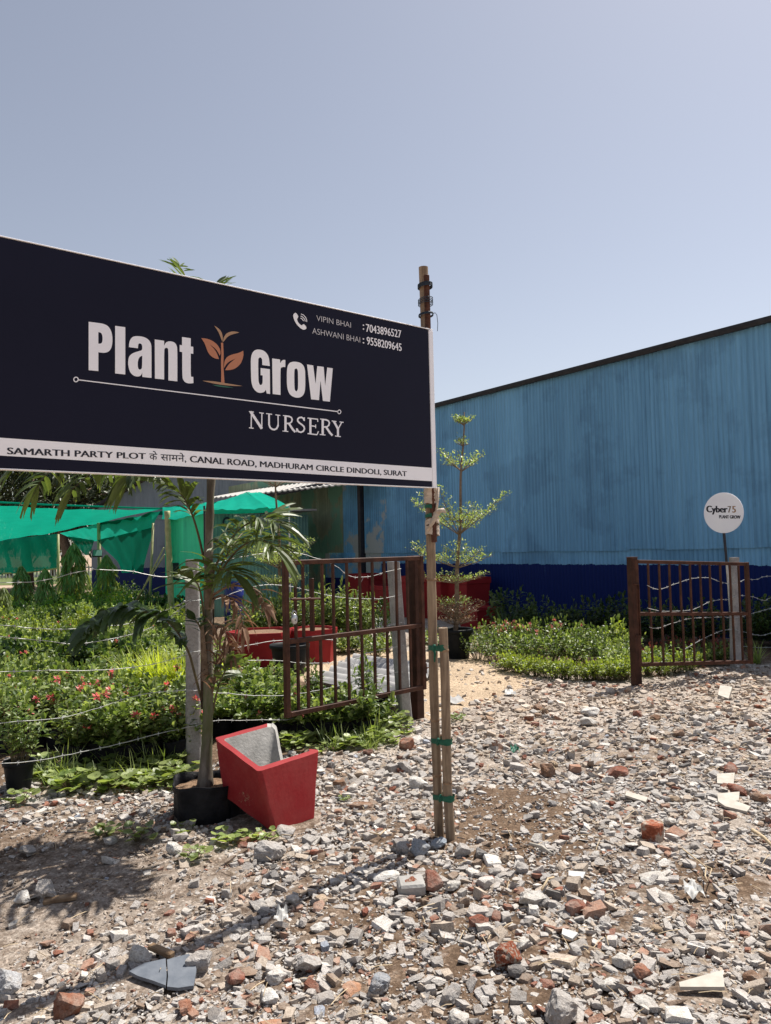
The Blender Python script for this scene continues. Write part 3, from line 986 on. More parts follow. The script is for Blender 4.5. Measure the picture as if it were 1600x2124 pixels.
pole('net_post', 'greenbamboo', a_, P(318, 1085, 20.2), 0.035, 'thin leaning net post right of the hanging curtain', 'post')
for k, (p1, p2) in enumerate((((287, 1222), (342, 1150)), ((292, 1212), (340, 1136)))):
    a_ = P(*p1, 19.4); a_.z = max(a_.z, 0.3)
    q = pole('brace_pole', 'greenbamboo', P(p1[0] - 14, 1260, 19.6) * 1.0, P(*p2, 18.9), 0.02, ('lower' if k == 0 else 'upper') + ' slanting brace pole left of the pale green bamboo pole', 'pole')
# floodlight on its post
fl = thing('floodlight', 'square flat floodlight tilted down on the net post', 'floodlight', P(204, 1150, 23.4))
c_ = P(203, 1148, 23.35)
rt_ = Matrix.Rotation(math.radians(12), 3, 'Z') @ Matrix.Rotation(math.radians(-28), 3, 'X')
MB().cbox(c_, (0.30, 0.05, 0.24), rt_, 0, 0.01).obj('housing', 'darksteel', fl)
MB().cbox(c_ + rt_ @ Vector((0, -0.03, 0)), (0.25, 0.012, 0.19), rt_, 0, 0.003).obj('lens', 'officegrey', fl)
MB().beam(c_ + Vector((0, 0.06, 0.0)), c_ + Vector((0.05, 0.22, 0.02)), 0.03, 0.03).obj('bracket', 'darksteel', fl)

# ================================================================== SIGNBOARD
SS = dirv(51.0)
SNN = Vector((SS.y, -SS.x, 0))                   # faces the camera side
if SNN.dot(CAMP - P(893, 845, 4.18)) < 0: SNN = -SNN
S0 = P(893, 845, 4.18); S0.z = 0
SZ0, SZ1, SLEN = 1.925, 2.79, 3.0
sign = thing('signboard', 'large dark navy nursery signboard on bamboo posts', 'signboard', Vector((S0.x, S0.y, SZ0)) - SS * 1.5)
def sp(u, z, n=0.0):
    return S0 + SS * u + SNN * n + Vector((0, 0, z))
def S(px, py):
    return onplane(px, py, S0, SNN)
TH = 0.03
def sbox(u0, u1, z0, z1, n0, n1, name, mat, ch=0.003):
    RR = Matrix.Rotation(math.atan2(SS.y, SS.x), 3, 'Z')
    return MB().cbox(sp((u0 + u1) / 2, (z0 + z1) / 2, (n0 + n1) / 2), (abs(u1 - u0), abs(n1 - n0), abs(z1 - z0)), RR, 0, ch).obj(name, mat, sign)
sbox(-SLEN, 0.0, SZ0, SZ1, -TH, 0.0, 'panel', 'signdark')
sbox(0.0015, 0.034, SZ0 - 0.002, SZ1 - 0.002, -TH, 0.002, 'edge_trim', 'signwhite')
sbox(-SLEN, 0.034, SZ0 - 0.006, SZ0 - 0.0015, -TH - 0.004, 0.002, 'bottom_trim', 'signwhite', 0.001)
sbox(-SLEN, 0.034, SZ1 + 0.0015, SZ1 + 0.006, -TH - 0.004, 0.001, 'top_trim', 'signwhite', 0.001)
# address strip follows the photographed slant of the flex
zt0, zt1 = S(2, 908).z, S(889, 970).z
zb0, zb1 = S(2, 945).z, S(893, 998).z
u0_, u1_ = (S(2, 925) - S0).dot(SS), 0.0
ex = -SLEN
kx = (ex - u0_) / (u1_ - u0_)
mb = MB()
mb.add([sp(ex, zb0 + (zb1 - zb0) * kx, .0008), sp(0.001, zb1, .0008), sp(0.001, zt1, .0008), sp(ex, zt0 + (zt1 - zt0) * kx, .0008)], [(0, 1, 2, 3)])
mb.obj('address_strip', 'signwhite', sign)
# steel frame behind
for z_ in (SZ0 + 0.03, (SZ0 + SZ1) / 2, SZ1 - 0.03):
    sbox(-SLEN, 0.0, z_ - .0125, z_ + .0125, -TH - 0.028, -TH - 0.002, 'frame_rail', 'rust')
for u_ in (-2.95, -2.0, -1.0):
    sbox(u_ - .0125, u_ + .0125, SZ0, SZ1, -TH - 0.056, -TH - 0.030, 'frame_upright', 'rust')

def poly_face(loops, fn, name, mat, parent, off):
    """filled flat shape with holes; loops in print coordinates, fn maps them on the plane"""
    cu = bpy.data.curves.new(name, 'CURVE')
    cu.dimensions = '2D'
    cu.fill_mode = 'BOTH'
    for lp in loops:
        spn = cu.splines.new('POLY')
        spn.points.add(len(lp) - 1)
        for p_, q in zip(spn.points, lp):
            p_.co = (q[0], -q[1], 0, 1)
        spn.use_cyclic_u = True
    to = bpy.data.objects.new(name, cu)
    COL.objects.link(to)
    bpy.context.view_layer.update()
    me0 = bpy.data.meshes.new_from_object(to.evaluated_get(bpy.context.evaluated_depsgraph_get()))
    vv = [v.co.copy() for v in me0.vertices]
    ff = [tuple(p.vertices) for p in me0.polygons]
    bpy.data.objects.remove(to)
    bpy.data.curves.remove(cu)
    bpy.data.meshes.remove(me0)
    nrm = SNN
    mb = MB()
    mb.add([fn(v.x, -v.y) + nrm * off for v in vv], ff)
    return mb.obj(name, mat, parent)
def smooth_loop(pts, sharp=0.55, it=2):
    """round the gentle corners of a traced outline, keep the sharp ones"""
    P_ = [Vector((a, b)) for a, b in pts]
    for _ in range(it):
        out = []
        n = len(P_)
        for i in range(n):
            a, b, c = P_[i - 1], P_[i], P_[(i + 1) % n]
            d1, d2 = (b - a), (c - b)
            if d1.length < 1e-6 or d2.length < 1e-6:
                out.append(b); continue
            ang = abs(d1.angle(d2))
            if ang > 0.85 or ang < 0.03:
                out.append(b)
            else:
                out.append(b.lerp(a, 0.25))
                out.append(b.lerp(c, 0.25))
        P_ = out
    return [(p.x, p.y) for p in P_]
f5 = lambda x, y: S(140 + x / 5.3333, 640 + y / 5.3333)
f6 = lambda x, y: S(400 + x / 4.7059, 660 + y / 4.7059)
f4 = lambda x, y: S(600 + x / 5.3333, 620 + y / 5.3333)
OFF = 0.0012
plant = [
 [[(235,147),(345,160),(400,170),(445,190),(478,232),(495,290),(499,350),(494,405),(480,450),(455,478),(420,490),(385,490),(342,484),(342,692),(235,682)],
  [(342,262),(362,264),(380,278),(388,310),(389,340),(386,370),(375,386),(355,390),(342,388)]],
 [[(528,192),(640,207),(640,730),(528,718)]],
 [[(680,427),(682,390),(690,355),(708,325),(735,308),(775,305),(825,310),(870,325),(905,352),(925,390),(930,430),(930,768),(828,757),(828,705),(818,735),(795,752),(765,752),(735,745),(700,715),(682,675),(672,620),(672,580),(680,535),(705,505),(745,485),(800,470),(822,462),(828,445),(828,415),(820,395),(805,385),(790,388),(782,402),(780,440)],
  [(828,522),(800,535),(785,560),(778,595),(778,640),(785,668),(800,677),(818,670),(826,650)]],
 [[(966,342),(1070,357),(1070,412),(1085,380),(1110,365),(1145,362),(1185,375),(1208,405),(1216,450),(1216,806),(1117,795),(1117,460),(1110,440),(1093,433),(1078,440),(1070,460),(1070,785),(968,775)]],
 [[(1268,315),(1364,330),(1364,420),(1392,424),(1392,502),(1364,498),(1364,740),(1370,755),(1392,757),(1394,825),(1350,830),(1310,822),(1282,795),(1270,750),(1270,482),(1242,478),(1242,402),(1268,407)]]]
for L_ in plant:
    poly_face([smooth_loop(l) for l in L_], f5, 'letter', 'signlav', sign, OFF)
grow = [
 [[(752,468),(678,457),(678,410),(672,390),(657,382),(643,390),(638,410),(640,600),(645,630),(655,652),(668,652),(680,640),(682,610),(682,560),(662,556),(662,487),(752,498),(754,740),(722,735),(712,698),(700,720),(670,730),(640,728),(610,710),(585,675),(572,625),(570,590),(565,430),(570,370),(585,330),(610,310),(645,305),(690,315),(725,345),(745,390)]],
 [[(775,393),(852,404),(852,440),(868,415),(885,407),(903,408),(903,478),(880,475),(860,485),(855,510),(856,750),(780,740)]],
 [[(1008,425),(1050,435),(1080,460),(1095,500),(1098,560),(1098,680),(1090,730),(1070,762),(1035,778),(1000,775),(960,758),(935,725),(922,680),(918,620),(918,520),(925,465),(945,435),(975,425)],
  [(1010,490),(1022,500),(1027,530),(1028,680),(1022,705),(1010,715),(998,705),(992,680),(990,530),(994,500)]],
 [[(1115,452),(1175,462),(1198,640),(1215,468),(1278,476),(1292,660),(1312,482),(1366,490),(1338,815),(1270,808),(1247,610),(1232,800),(1155,792)]]]
for L_ in grow:
    poly_face([smooth_loop(l) for l in L_], f6, 'letter', 'signlav', sign, OFF)
# sprout emblem
for nm_, mt_, lp in (
  ('sprout_stem', 'signgold', [(275,240),(279,360),(274,420),(278,530),(276,637),(310,640),(303,530),(298,450),(302,360),(296,240)]),
  ('sprout_leaf', 'signtan', [(208,72),(245,95),(275,125),(290,165),(293,205),(288,232),(272,190),(258,150),(235,110)]),
  ('sprout_leaf', 'signtan', [(292,235),(300,190),(325,150),(370,130),(415,130),(455,140),(410,152),(365,165),(330,190),(305,225)]),
  ('sprout_leaf', 'signgold', [(82,195),(140,200),(200,225),(245,265),(268,310),(272,345),(262,368),(245,330),(215,292),(165,258),(212,303),(238,350),(252,390),(255,400),(215,395),(175,370),(145,330),(130,285),(112,240)]),
  ('sprout_leaf', 'signgold', [(304,448),(315,400),(345,370),(400,350),(450,340),(492,318),(495,365),(480,420),(455,460),(410,495),(360,508),(315,508),(335,470),(370,430),(418,395),(360,420),(325,450),(306,488)]),
  ('sprout_ground', 'signtan', [(92,610),(200,615),(350,640),(485,662),(400,664),(250,648),(140,625)]),
  ('sprout_shadow', 'signgreen', [(188,650),(260,655),(330,665),(400,680),(320,677),(240,668)])):
    OFF += 0.00015
    poly_face([smooth_loop(lp)], f6, nm_, mt_, sign, OFF)
def stroke_obj(strokes, fn, name, mat, parent, off0=0.0012, step=0.00008):
    """flat strokes: (list of points, width) in print coordinates"""
    mb = MB()
    off = off0
    for pts, wd in strokes:
        P_ = [Vector((a, b)) for a, b in pts]
        l_, r_ = [], []
        for i, p in enumerate(P_):
            d = (P_[min(i + 1, len(P_) - 1)] - P_[max(i - 1, 0)]).normalized()
            nn = Vector((-d.y, d.x)) * (wd / 2)
            l_.append(p + nn); r_.append(p - nn)
        mb.grid([[fn(p.x, p.y) + SNN * off for p in l_], [fn(p.x, p.y) + SNN * off for p in r_]])
        off += step
    return mb.obj(name, mat, parent)
def arcpts(cx, cy, rx, ry, a0, a1, n=14):
    return [(cx + rx * math.cos(math.radians(a0 + (a1 - a0) * i / n)), cy + ry * math.sin(math.radians(a0 + (a1 - a0) * i / n))) for i in range(n + 1)]
idp = lambda x, y: S(x, y)
stroke_obj([([(163, 788), (699.6, 853.6)], 2.1), (arcpts(157.8, 787.2, 4.6, 4.8, 0, 360, 20), 2.0), (arcpts(703.9, 854.4, 3.2, 3.9, 0, 360, 20), 1.6)], idp, 'underline', 'signlav', sign)
Rl = lambda dx, dy: [([(905+dx,957+dy),(905+dx,1100+dy)],22), ([(876+dx,1101+dy),(932+dx,1107+dy)],9), ([(880+dx,950+dy),(915+dx,954+dy)],9),
    ([(900+dx,954+dy),(940+dx,959+dy),(962+dx,970+dy),(970+dx,990+dy),(964+dx,1012+dy),(945+dx,1027+dy),(905+dx,1028+dy)],15), ([(936+dx,1026+dy),(975+dx,1085+dy),(1000+dx,1112+dy)],20)]
for st in (
  [([(572,915),(570,1071)],11), ([(564,912),(674,1079)],25), ([(674,925),(673,1080)],11), ([(548,911),(596,917)],9), ([(648,923),(693,929)],9), ([(548,1070),(593,1075)],9)],
  [([(744,935),(745,1040),(755,1068),(775,1084),(797,1088),(818,1078),(830,1055),(833,1040)],17), ([(832,947),(833,1042)],11), ([(715,931),(774,939)],9), ([(806,943),(854,950)],9)],
  Rl(0, 0),
  [([(1087,1000),(1080,978),(1060,968),(1038,972),(1024,985),(1024,1003),(1040,1022),(1066,1040),(1085,1058),(1090,1082),(1078,1104),(1055,1114),(1030,1107),(1016,1078)],16), ([(1090,968),(1090,1004)],8), ([(1012,1074),(1012,1112)],8)],
  [([(1148,980),(1148,1128)],21), ([(1120,975),(1222,987)],11), ([(1218,985),(1220,1012)],9), ([(1148,1050),(1200,1057)],11), ([(1199,1038),(1199,1075)],8), ([(1120,1126),(1214,1138)],11), ([(1212,1137),(1226,1104)],10)],
  Rl(363, 34),
  [([(1376,1006),(1418,1082)],21), ([(1454,1016),(1418,1082)],11), ([(1417,1076),(1417,1152)],20), ([(1356,1003),(1402,1009)],9), ([(1432,1012),(1472,1018)],9), ([(1388,1150),(1444,1157)],9)]):
    stroke_obj(st, f6, 'letter', 'signlav', sign)
# phone icon
OFF += 0.0001
poly_face([smooth_loop([(45,170),(65,155),(80,160),(100,195),(98,205),(88,215),(85,235),(100,265),(125,290),(140,295),(152,280),(165,282),(190,315),(188,330),(170,343),(145,340),(110,315),(75,275),(50,225),(42,190)])], f4, 'phone_icon', 'signlav', sign, OFF)
stroke_obj([([(130,167),(160,180),(182,205),(193,232),(195,254)],8), ([(127,190),(148,200),(165,218),(175,236),(177,250)],8), ([(124,212),(140,220),(152,234),(157,246)],8)], f4, 'phone_waves', 'signlav', sign)
def stext(s, a, b, cap_px, mat, bold=0.0, name='lettering', fat=None):
    A, B = S(*a), S(*b)
    A2 = S(a[0], a[1] - cap_px)
    return text_obj(name, s, mat, A, B, UZ, SNN, A2.z - A.z, sign, 0.0016, bold, fat)
stext('VIPIN BHAI', (656.5, 665.5), (728, 680), 12.3, 'signgrey', -0.012)
stext('ASHWANI BHAI', (648, 692), (747, 711), 13, 'signgrey', -0.012)
stext(':', (752.4, 683.5), (755.6, 684), 16.5, 'signlav', 0.0)
stext(':', (752.4, 712), (755.6, 712.5), 16.5, 'signlav', 0.0)
stext('7043896527', (759.5, 688), (832.2, 701), 17.0, 'signlav', 0, fat=(2, .0016))
stext('9558209645', (761, 714.5), (833, 728.5), 17.0, 'signlav', 0, fat=(2, .0016))
stext('SAMARTH PARTY PLOT', (15.5, 942), (302, 952.5), 14.5, 'signink', 0, fat=(3, .0016))
stext('\u0915\u0947', (310, 953.5), (326.5, 954.3), 14.8, 'signink', 0.006)
stext('\u0938\u093e\u092e\u0928\u0947,', (333.5, 955), (386.5, 958), 14.8, 'signink', 0.006)
stext('CANAL ROAD,', (394.5, 958.5), (532, 968), 14, 'signink', 0, fat=(3, .0016))
stext('MADHURAM CIRCLE DINDOLI, SURAT', (539.8, 968.5), (843.5, 988), 12.6, 'signink', 0, fat=(3, .0015))

# ------------------------------------------------------------------ bamboo posts and bindings
def bamboo_pole(a, b, r0, r1, nodes, label, name='bamboo_post'):
    root = thing(name, label, 'bamboo post', (a.x, a.y, a.z))
    pts, rad = [], []
    L = (b - a).length
    knots = sorted(set([0.0, 1.0] + [x for x in nodes]))
    N = 60
    wob = [random.uniform(-1, 1) * 0.004 for _ in range(6)]
    for i in range(N + 1):
        t = i / N
        off = Vector((math.sin(t * 5 + wob[0] * 900) * 0.006, math.cos(t * 4 + wob[1] * 900) * 0.006, 0)) * min(1, t * 4)
        pts.append(a.lerp(b, t) + off)
        rr = r0 + (r1 - r0) * t
        for k in nodes:
            d = abs(t - k) * L
            rr *= 1 - 0.05 * math.exp(-(d / 0.05) ** 2)
        rad.append(rr)
    mb = MB()
    # hollow cane: outer wall, rim and dark bore at the sawn top
    mb.tube(pts, rad, 18, 0, False)
    top = pts[-1]
    d = (pts[-1] - pts[-2]).normalized()
    x = d.orthogonal().normalized(); y = d.cross(x)
    ring = lambda r, h: [top + d * h + (x * math.cos(6.2832 * k / 18) + y * math.sin(6.2832 * k / 18)) * r for k in range(18)]
    mb.grid([ring(rad[-1], 0), ring(rad[-1] * 0.62, 0.002), ring(rad[-1] * 0.6, -0.05), ring(0.001, -0.05)], 0, True)
    mb.obj('cane', 'bamboo', root, smooth=True)
    for k in nodes:
        i = k * N
        c = a.lerp(b, k) + Vector((math.sin(k * 5 + wob[0] * 900) * 0.006, math.cos(k * 4 + wob[1] * 900) * 0.006, 0)) * min(1, k * 4)
        rr = r0 + (r1 - r0) * k
        dd = (b - a).normalized()
        m2 = MB()
        m2.tube([c + dd * h for h in (-0.008, -0.003, 0.002, 0.007)], [rr * 0.985, rr * 1.055, rr * 1.055, rr * 0.985], 18, 0, False)
        m2.obj('node_ring', 'bamboo_node', root, smooth=True)
    return root
b1a, b1b = G(912, 1742), P(877, 555, 4.24)
b1a.z = gz(b1a.x, b1a.y) - 0.06
def frac(py):          # where a picture height falls on the tall post
    return (P(890, py, 4.22).z - b1a.z) / (b1b.z - b1a.z)
bamboo_pole(b1a, b1b, 0.0255, 0.0262, [frac(1615), frac(1499), frac(1203), frac(880)], 'tall bamboo post holding up the right end of the signboard')
b2a, b2b = G(936, 1748), P(917, 1302, 4.2)
b2a.z = gz(b2a.x, b2a.y) - 0.06
bamboo_pole(b2a, b2b, 0.026, 0.025, [(P(930, 1626, 4.2).z - b2a.z) / (b2b.z - b2a.z), 0.9], 'short bamboo stake strapped beside the tall bamboo post')
b3a = S0 - SS * 2.93 - SNN * 0.13; b3b = b3a + Vector((0.02, 0, 3.0)); b3a.z = -0.1
bamboo_pole(b3a, b3b, 0.027, 0.026, [0.2, 0.45, 0.7], 'bamboo post behind the left end of the signboard')
# steel upright of the sign frame, tied to the tall post
MB().beam(P(901, 1125, 4.215), P(885, 570, 4.212), 0.026, 0.026, SS).obj('frame_tube', 'rust', sign)

def axis_at(py):
    t = frac(py)
    return b1a.lerp(b1b, t)
def loop_pts(c, rx, ry, n=20, tilt=0.0, turns=1, rise=0.0, ex=Vector((1, 0, 0)), ey=Vector((0, 1, 0))):
    o = []
    for i in range(n * turns + 1):
        a = 6.28318 * i / n
        o.append(c + ex * (rx * math.cos(a)) + ey * (ry * math.sin(a)) + Vector((0, 0, tilt * math.cos(a) + rise * i / n)))
    return o
for py_, n_, rs in ((592, 5, 0.0045), (625, 4, 0.009), (652, 3, 0.004)):
    c = axis_at(py_) + Vector((0.010, -0.012, 0))
    o = thing('wire_binding', {592: 'topmost dark wire binding round the bamboo post top', 625: 'middle loose spiral of dark wire round the bamboo post', 652: 'lowest dark wire binding with a loose end above the signboard'}[py_], 'wire binding', c)
    mb = MB()
    mb.tube(loop_pts(c - Vector((0, 0, rs * n_ / 2)), 0.040, 0.046, 20, 0.004, n_, rs), 0.0024, 5)
    mb.obj('wire_turns', 'bluewire', o)
    if py_ == 652:
        m2 = MB()
        m2.tube([c + Vector(q) for q in ((0.035, 0, 0), (0.05, -0.01, 0.01), (0.06, -0.012, -0.005), (0.064, -0.012, -0.05), (0.061, -0.012, -0.095))], 0.0018, 5)
        m2.obj('loose_end', 'bluewire', o)
c0, c1 = axis_at(1107), axis_at(1016)
o = thing('cloth_binding', 'beige cloth strip knotted round the bamboo post under the signboard', 'cloth binding', c0)
def band(c, rx, ry, h, tilt, seed, th=0.006):
    r = random.Random(seed)
    rows = []
    n = 26
    for q in range(6):
        z = -h / 2 + h * q / 5
        row = []
        for k in range(n):
            a = 6.28318 * k / n
            wb = 1 + 0.03 * math.sin(3 * a + q * 1.7 + seed)
            row.append(c + Vector((rx * wb * math.cos(a), ry * wb * math.sin(a), z + tilt * math.cos(a + seed) + 0.002 * math.sin(5 * a + q))) )
        rows.append(row)
    return MB().grid(rows, 0, True)
for t_, h_, tl in ((0.02, 0.028, 0.006), (0.14, 0.03, -0.008), (0.26, 0.03, 0.01), (0.80, 0.04, 0.008), (0.93, 0.045, -0.006)):
    band(c0.lerp(c1, t_) + Vector((0.010, -0.013, 0)), 0.0395 + 0.0015 * (t_ > .5), 0.047, h_, tl, int(t_ * 100)).obj('cloth_turn', 'cloth', o, smooth=True)
kc = c0.lerp(c1, 0.42) + Vector((0.03, -0.062, 0))
mb = MB()
mb.tube([kc + Vector(q) for q in ((-0.05, 0.01, -0.085), (-0.02, -0.004, -0.04), (0.0, -0.01, 0.0), (0.012, -0.006, 0.015), (0.02, 0.0, 0.03))], [0.008, 0.012, 0.017, 0.014, 0.008], 8)
mb.tube([kc + Vector(q) for q in ((-0.01, -0.004, 0.005), (0.015, -0.02, 0.02), (0.04, -0.012, 0.025), (0.052, -0.01, 0.01))], [0.01, 0.014, 0.012, 0.006], 8)
mb.tube([kc + Vector(q) for q in ((0.0, -0.01, 0.01), (0.012, 0.002, 0.08), (0.016, 0.01, 0.15))], [0.008, 0.006, 0.007], 7)
mb.obj('cloth_knot', 'cloth', o, smooth=True)
for py_, lb in ((1052, 'upper green strap half hidden in the beige cloth binding'), (1068, 'lower green strap half hidden in the beige cloth binding')):
    o = thing('green_strap', lb, 'strap', axis_at(py_))
    band(axis_at(py_) + Vector((0.010, -0.013, 0)), 0.0385, 0.046, 0.02, 0.006, py_).obj('strap_band', 'greenstrap', o, smooth=True)
for py_, lb, tailed in ((1345, 'topmost of the three green straps joining the two bamboo posts', True), (1541, 'middle of the three green straps joining the two bamboo posts', False), (1660, 'lowest of the three green straps joining the two bamboo posts', False)):
    ca = axis_at(py_)
    t2 = (P(927, py_, 4.2).z - b2a.z) / (b2b.z - b2a.z)
    cb = b2a.lerp(b2b, t2)
    ax = (cb - ca); ax.z = 0
    gap = ax.length
    ax.normalize()
    ay = Vector((-ax.y, ax.x, 0))
    o = thing('green_strap', lb, 'strap', ca)
    cm = (ca + cb) / 2
    n = 40
    rows = []
    R_ = 0.0305
    for q in range(5):
        z = -0.016 + 0.032 * q / 4
        row = []
        for k in range(n):
            a = 6.28318 * k / n
            e = ax * (math.copysign(gap / 2, math.cos(a)) * min(1, abs(math.cos(a)) * 3) + R_ * math.cos(a)) + ay * (R_ * math.sin(a))
            row.append(cm + e * (1 + 0.02 * math.sin(q * 2.2 + a * 2)) + Vector((0, 0, z + 0.006 * math.cos(a) + 0.003 * math.sin(3 * a + q))))
        rows.append(row)
    MB().grid(rows, 0, True).obj('strap_band', 'greenstrap', o, smooth=True)
    kc = cm - ay * math.copysign(0.028, ay.y)
    mb = MB()
    mb.tube([kc + Vector((0, 0, z_)) + ax * (0.004 * math.sin(z_ * 90)) for z_ in (0.02, 0.008, -0.008, -0.02)], [0.006, 0.011, 0.011, 0.006], 8)
    if tailed:
        mb.tube([kc + Vector(q) for q in ((0, 0, 0), (0.003, -0.008, -0.03), (0.0, -0.004, -0.07), (0.002, -0.003, -0.075))], [0.006, 0.007, 0.005, 0.003], 6)
    mb.obj('strap_knot', 'greenstrap', o, smooth=True)

# ================================================================== GATES
def gate(H, F, zb_h, zt_h, zb_f, zt_f, label, uppers, lowers, mid_py, fn_u, tubew, name='metal_gate'):
    g = thing(name, label, 'gate', (H.x, H.y, 0))
    D = (F - H); D.z = 0
    L = D.length
    D.normalize()
    N_ = Vector((D.y, -D.x, 0))
    if N_.dot(CAMP - H) < 0: N_ = -N_
    def q(u, k):           # u metres from hinge; k 0..1 bottom to top
        s_ = u / L
        zb = zb_h + (zb_f - zb_h) * s_
        zt = zt_h + (zt_f - zt_h) * s_
        return Vector((H.x, H.y, 0)) + D * u + Vector((0, 0, zb + (zt - zb) * k))
    w2 = tubew / 2
    for nm_, u in (('hinge_stile', w2), ('free_stile', L - w2)):
        a_, b_ = q(u, 0), q(u, 1)
        MB().beam(a_ - Vector((0, 0, w2)), b_ + Vector((0, 0, w2)), tubew, tubew, D).obj(nm_, 'gatepaint', g)
    ks = []
    for nm_, k in (('top_rail', 1.0), ('middle_rail', mid_py), ('bottom_rail', 0.0)):
        a_, b_ = q(tubew + .001, k), q(L - tubew - .001, k)
        MB().beam(a_, b_, tubew * 0.9, tubew * 0.9, UZ).obj(nm_, 'gatepaint', g)
    hh = zt_h - zb_h
    e_ = tubew * 0.45 / hh + 0.001
    for arr, k0, k1 in ((uppers, mid_py + e_, 1 - e_), (lowers, e_, mid_py - e_)):
        for px_ in arr:
            u = fn_u(px_)
            MB().beam(q(u, k0), q(u, k1), 0.021, 0.021, D, 0, 0.002).obj('gate_bar', 'gatepaint', g)
    return g, D, N_, q, L
H1, F1 = P(879, 1290, 7.0), P(589.5, 1320, 5.9)
H1.z = F1.z = 0
D1 = (F1 - H1).normalized(); N1 = Vector((D1.y, -D1.x, 0))
u1 = lambda px: (onplane(px, 1250, H1, N1) - H1).dot(D1)
cx4 = lambda x: 380 + x / 2.6667
g1, D1, N1, q1, L1 = gate(H1, F1, 0.345, 1.50, 0.35, 1.502, 'brown barred metal gate standing open left of the bamboo post', [cx4(x) for x in (622, 665, 772, 832, 908, 980, 1050, 1116, 1182, 1243)],
    [cx4(x) for x in (630, 685, 757, 835, 910, 985, 1055, 1125, 1190, 1252)], 0.478, u1, 0.042)
# bolt, keeper plates and tab of the left gate
ug = lambda px, py: (onplane(px, py, H1, N1))
pa = ug(cx4(708), 1130 + 185 / 2.6667); pb = ug(cx4(714), 1130 + 478 / 2.6667)
MB().beam(pa + N1 * 0.004, pb + N1 * 0.004, 0.045, 0.02, D1, 0, 0.003).obj('latch_plate', 'gatepaint', g1)
pa = ug(cx4(582), 1130 + 301 / 2.6667); pb = ug(cx4(742), 1130 + 297 / 2.6667)
MB().tube([pa + N1 * 0.035, pa.lerp(pb, .5) + N1 * 0.035, pb + N1 * 0.035], 0.0085, 10).obj('bolt', 'gatepaint', g1)
mb = MB()
for t_ in (0.12, 0.62):
    c = pa.lerp(pb, t_) + N1 * 0.03
    mb.tube([c + D1 * -0.012, c + D1 * 0.012], 0.014, 10)
mb.obj('bolt_keeper', 'gatepaint', g1)
pc = ug(cx4(655), 1130 + 345 / 2.6667)
MB().cbox(pc + N1 * 0.03, (0.03, 0.008, 0.10), Matrix.Rotation(math.atan2(D1.y, D1.x), 3, 'Z'), 0, 0.003).obj('hasp', 'gatepaint', g1)
for k_ in (0.14, 0.86):
    hp = q1(-0.012, k_)
    mb = MB()
    mb.tube([hp - UZ * 0.045, hp + UZ * 0.045], 0.013, 10)
    mb.tube([hp - UZ * 0.004, hp + UZ * 0.004], 0.017, 10)
    mb.beam(hp, hp - D1 * 0.05 - N1 * 0.02, 0.03, 0.008, UZ, 0, 0.002)
    mb.obj('hinge', 'gatepaint', g1)
pl = ug(cx4(600), 1130 + 410 / 2.6667) + N1 * 0.034
lk = thing('padlock', 'round silver padlock hanging on the open gate', 'padlock', pl)
mb = MB()
PS = 1.15
prof = [(0.001, -0.012), (0.030, -0.012), (0.036, -0.006), (0.036, 0.006), (0.030, 0.012), (0.001, 0.012)]
rows = []
for (r_, d_) in prof:
    rows.append([pl + N1 * d_ + D1 * (r_ * 0.82 * math.cos(6.2832 * k / 24)) + UZ * (r_ * 1.12 * math.sin(6.2832 * k / 24)) for k in range(24)])
mb.grid(rows, 0, True)
mb.obj('lock_body', 'steel', lk, smooth=True)
MB().tube([pl + D1 * (0.02 * math.cos(math.radians(a))) + UZ * (0.034 + 0.028 * math.sin(math.radians(a))) for a in range(0, 181, 20)], 0.005, 8).obj('shackle', 'steel', lk, smooth=True)
MB().cbox(pl + N1 * 0.014 + UZ * -0.006, (0.005, 0.004, 0.014), Matrix.Rotation(math.atan2(D1.y, D1.x), 3, 'Z'), 0, 0.001).obj('keyhole', 'darksteel', lk)

H2, F2 = P(1319, 1270, 8.62), P(1556, 1270, 9.22)
H2.z = F2.z = 0
D2 = (F2 - H2).normalized(); N2 = Vector((D2.y, -D2.x, 0))
u2 = lambda px: (onplane(px, 1270, H2, N2) - H2).dot(D2)
g2, D2, N2, q2, L2 = gate(H2, F2, 0.245, 1.385, 0.155, 1.31, 'brown barred metal gate at the right with the round sign behind it',
    [1348, 1371, 1392, 1414, 1435, 1456, 1476, 1498, 1518, 1536], [1350, 1373, 1394, 1416, 1437, 1458, 1478, 1500, 1520, 1537], 0.49, u2, 0.045)
mb = MB()
mb.tube([q2(0.03, 0.28) + N2 * 0.03, q2(0.03, 0.78) + N2 * 0.03], 0.008, 8)
for k in (0.28, 0.78):
    mb.tube([q2(0.03, k) + N2 * 0.03, q2(-0.03, k) + N2 * 0.03], 0.008, 8)
mb.obj('hinge_rod', 'gatepaint', g2)
# gate posts
gp1 = thing('gate_post', 'dark brown steel gate post behind the open left gate', 'gate post', G(863, 1499))
a_ = G(863, 1499) + Vector((0.02, 0.09, 0)); a_.z = -0.1
b_ = Vector((a_.x - 0.0, a_.y, 1.52))
MB().beam(a_, b_, 0.095, 0.095, D1, 0, 0.006).obj('shaft', 'rustpost', gp1)
gp2 = thing('gate_post', 'dark brown steel gate post at the hinge of the right gate', 'gate post', G(1318, 1422))
a_ = G(1321, 1424); a_.z = -0.1
b_ = Vector((a_.x, a_.y, 1.43))
MB().beam(a_, b_, 0.095, 0.085, D2, 0, 0.006).obj('shaft', 'rustpost', gp2)
MB().cbox(Vector((a_.x, a_.y, 1.434)), (0.099, 0.089, 0.006), Matrix.Rotation(math.atan2(D2.y, D2.x), 3, 'Z'), 0, 0.001).obj('cap_plate', 'rust', gp2)

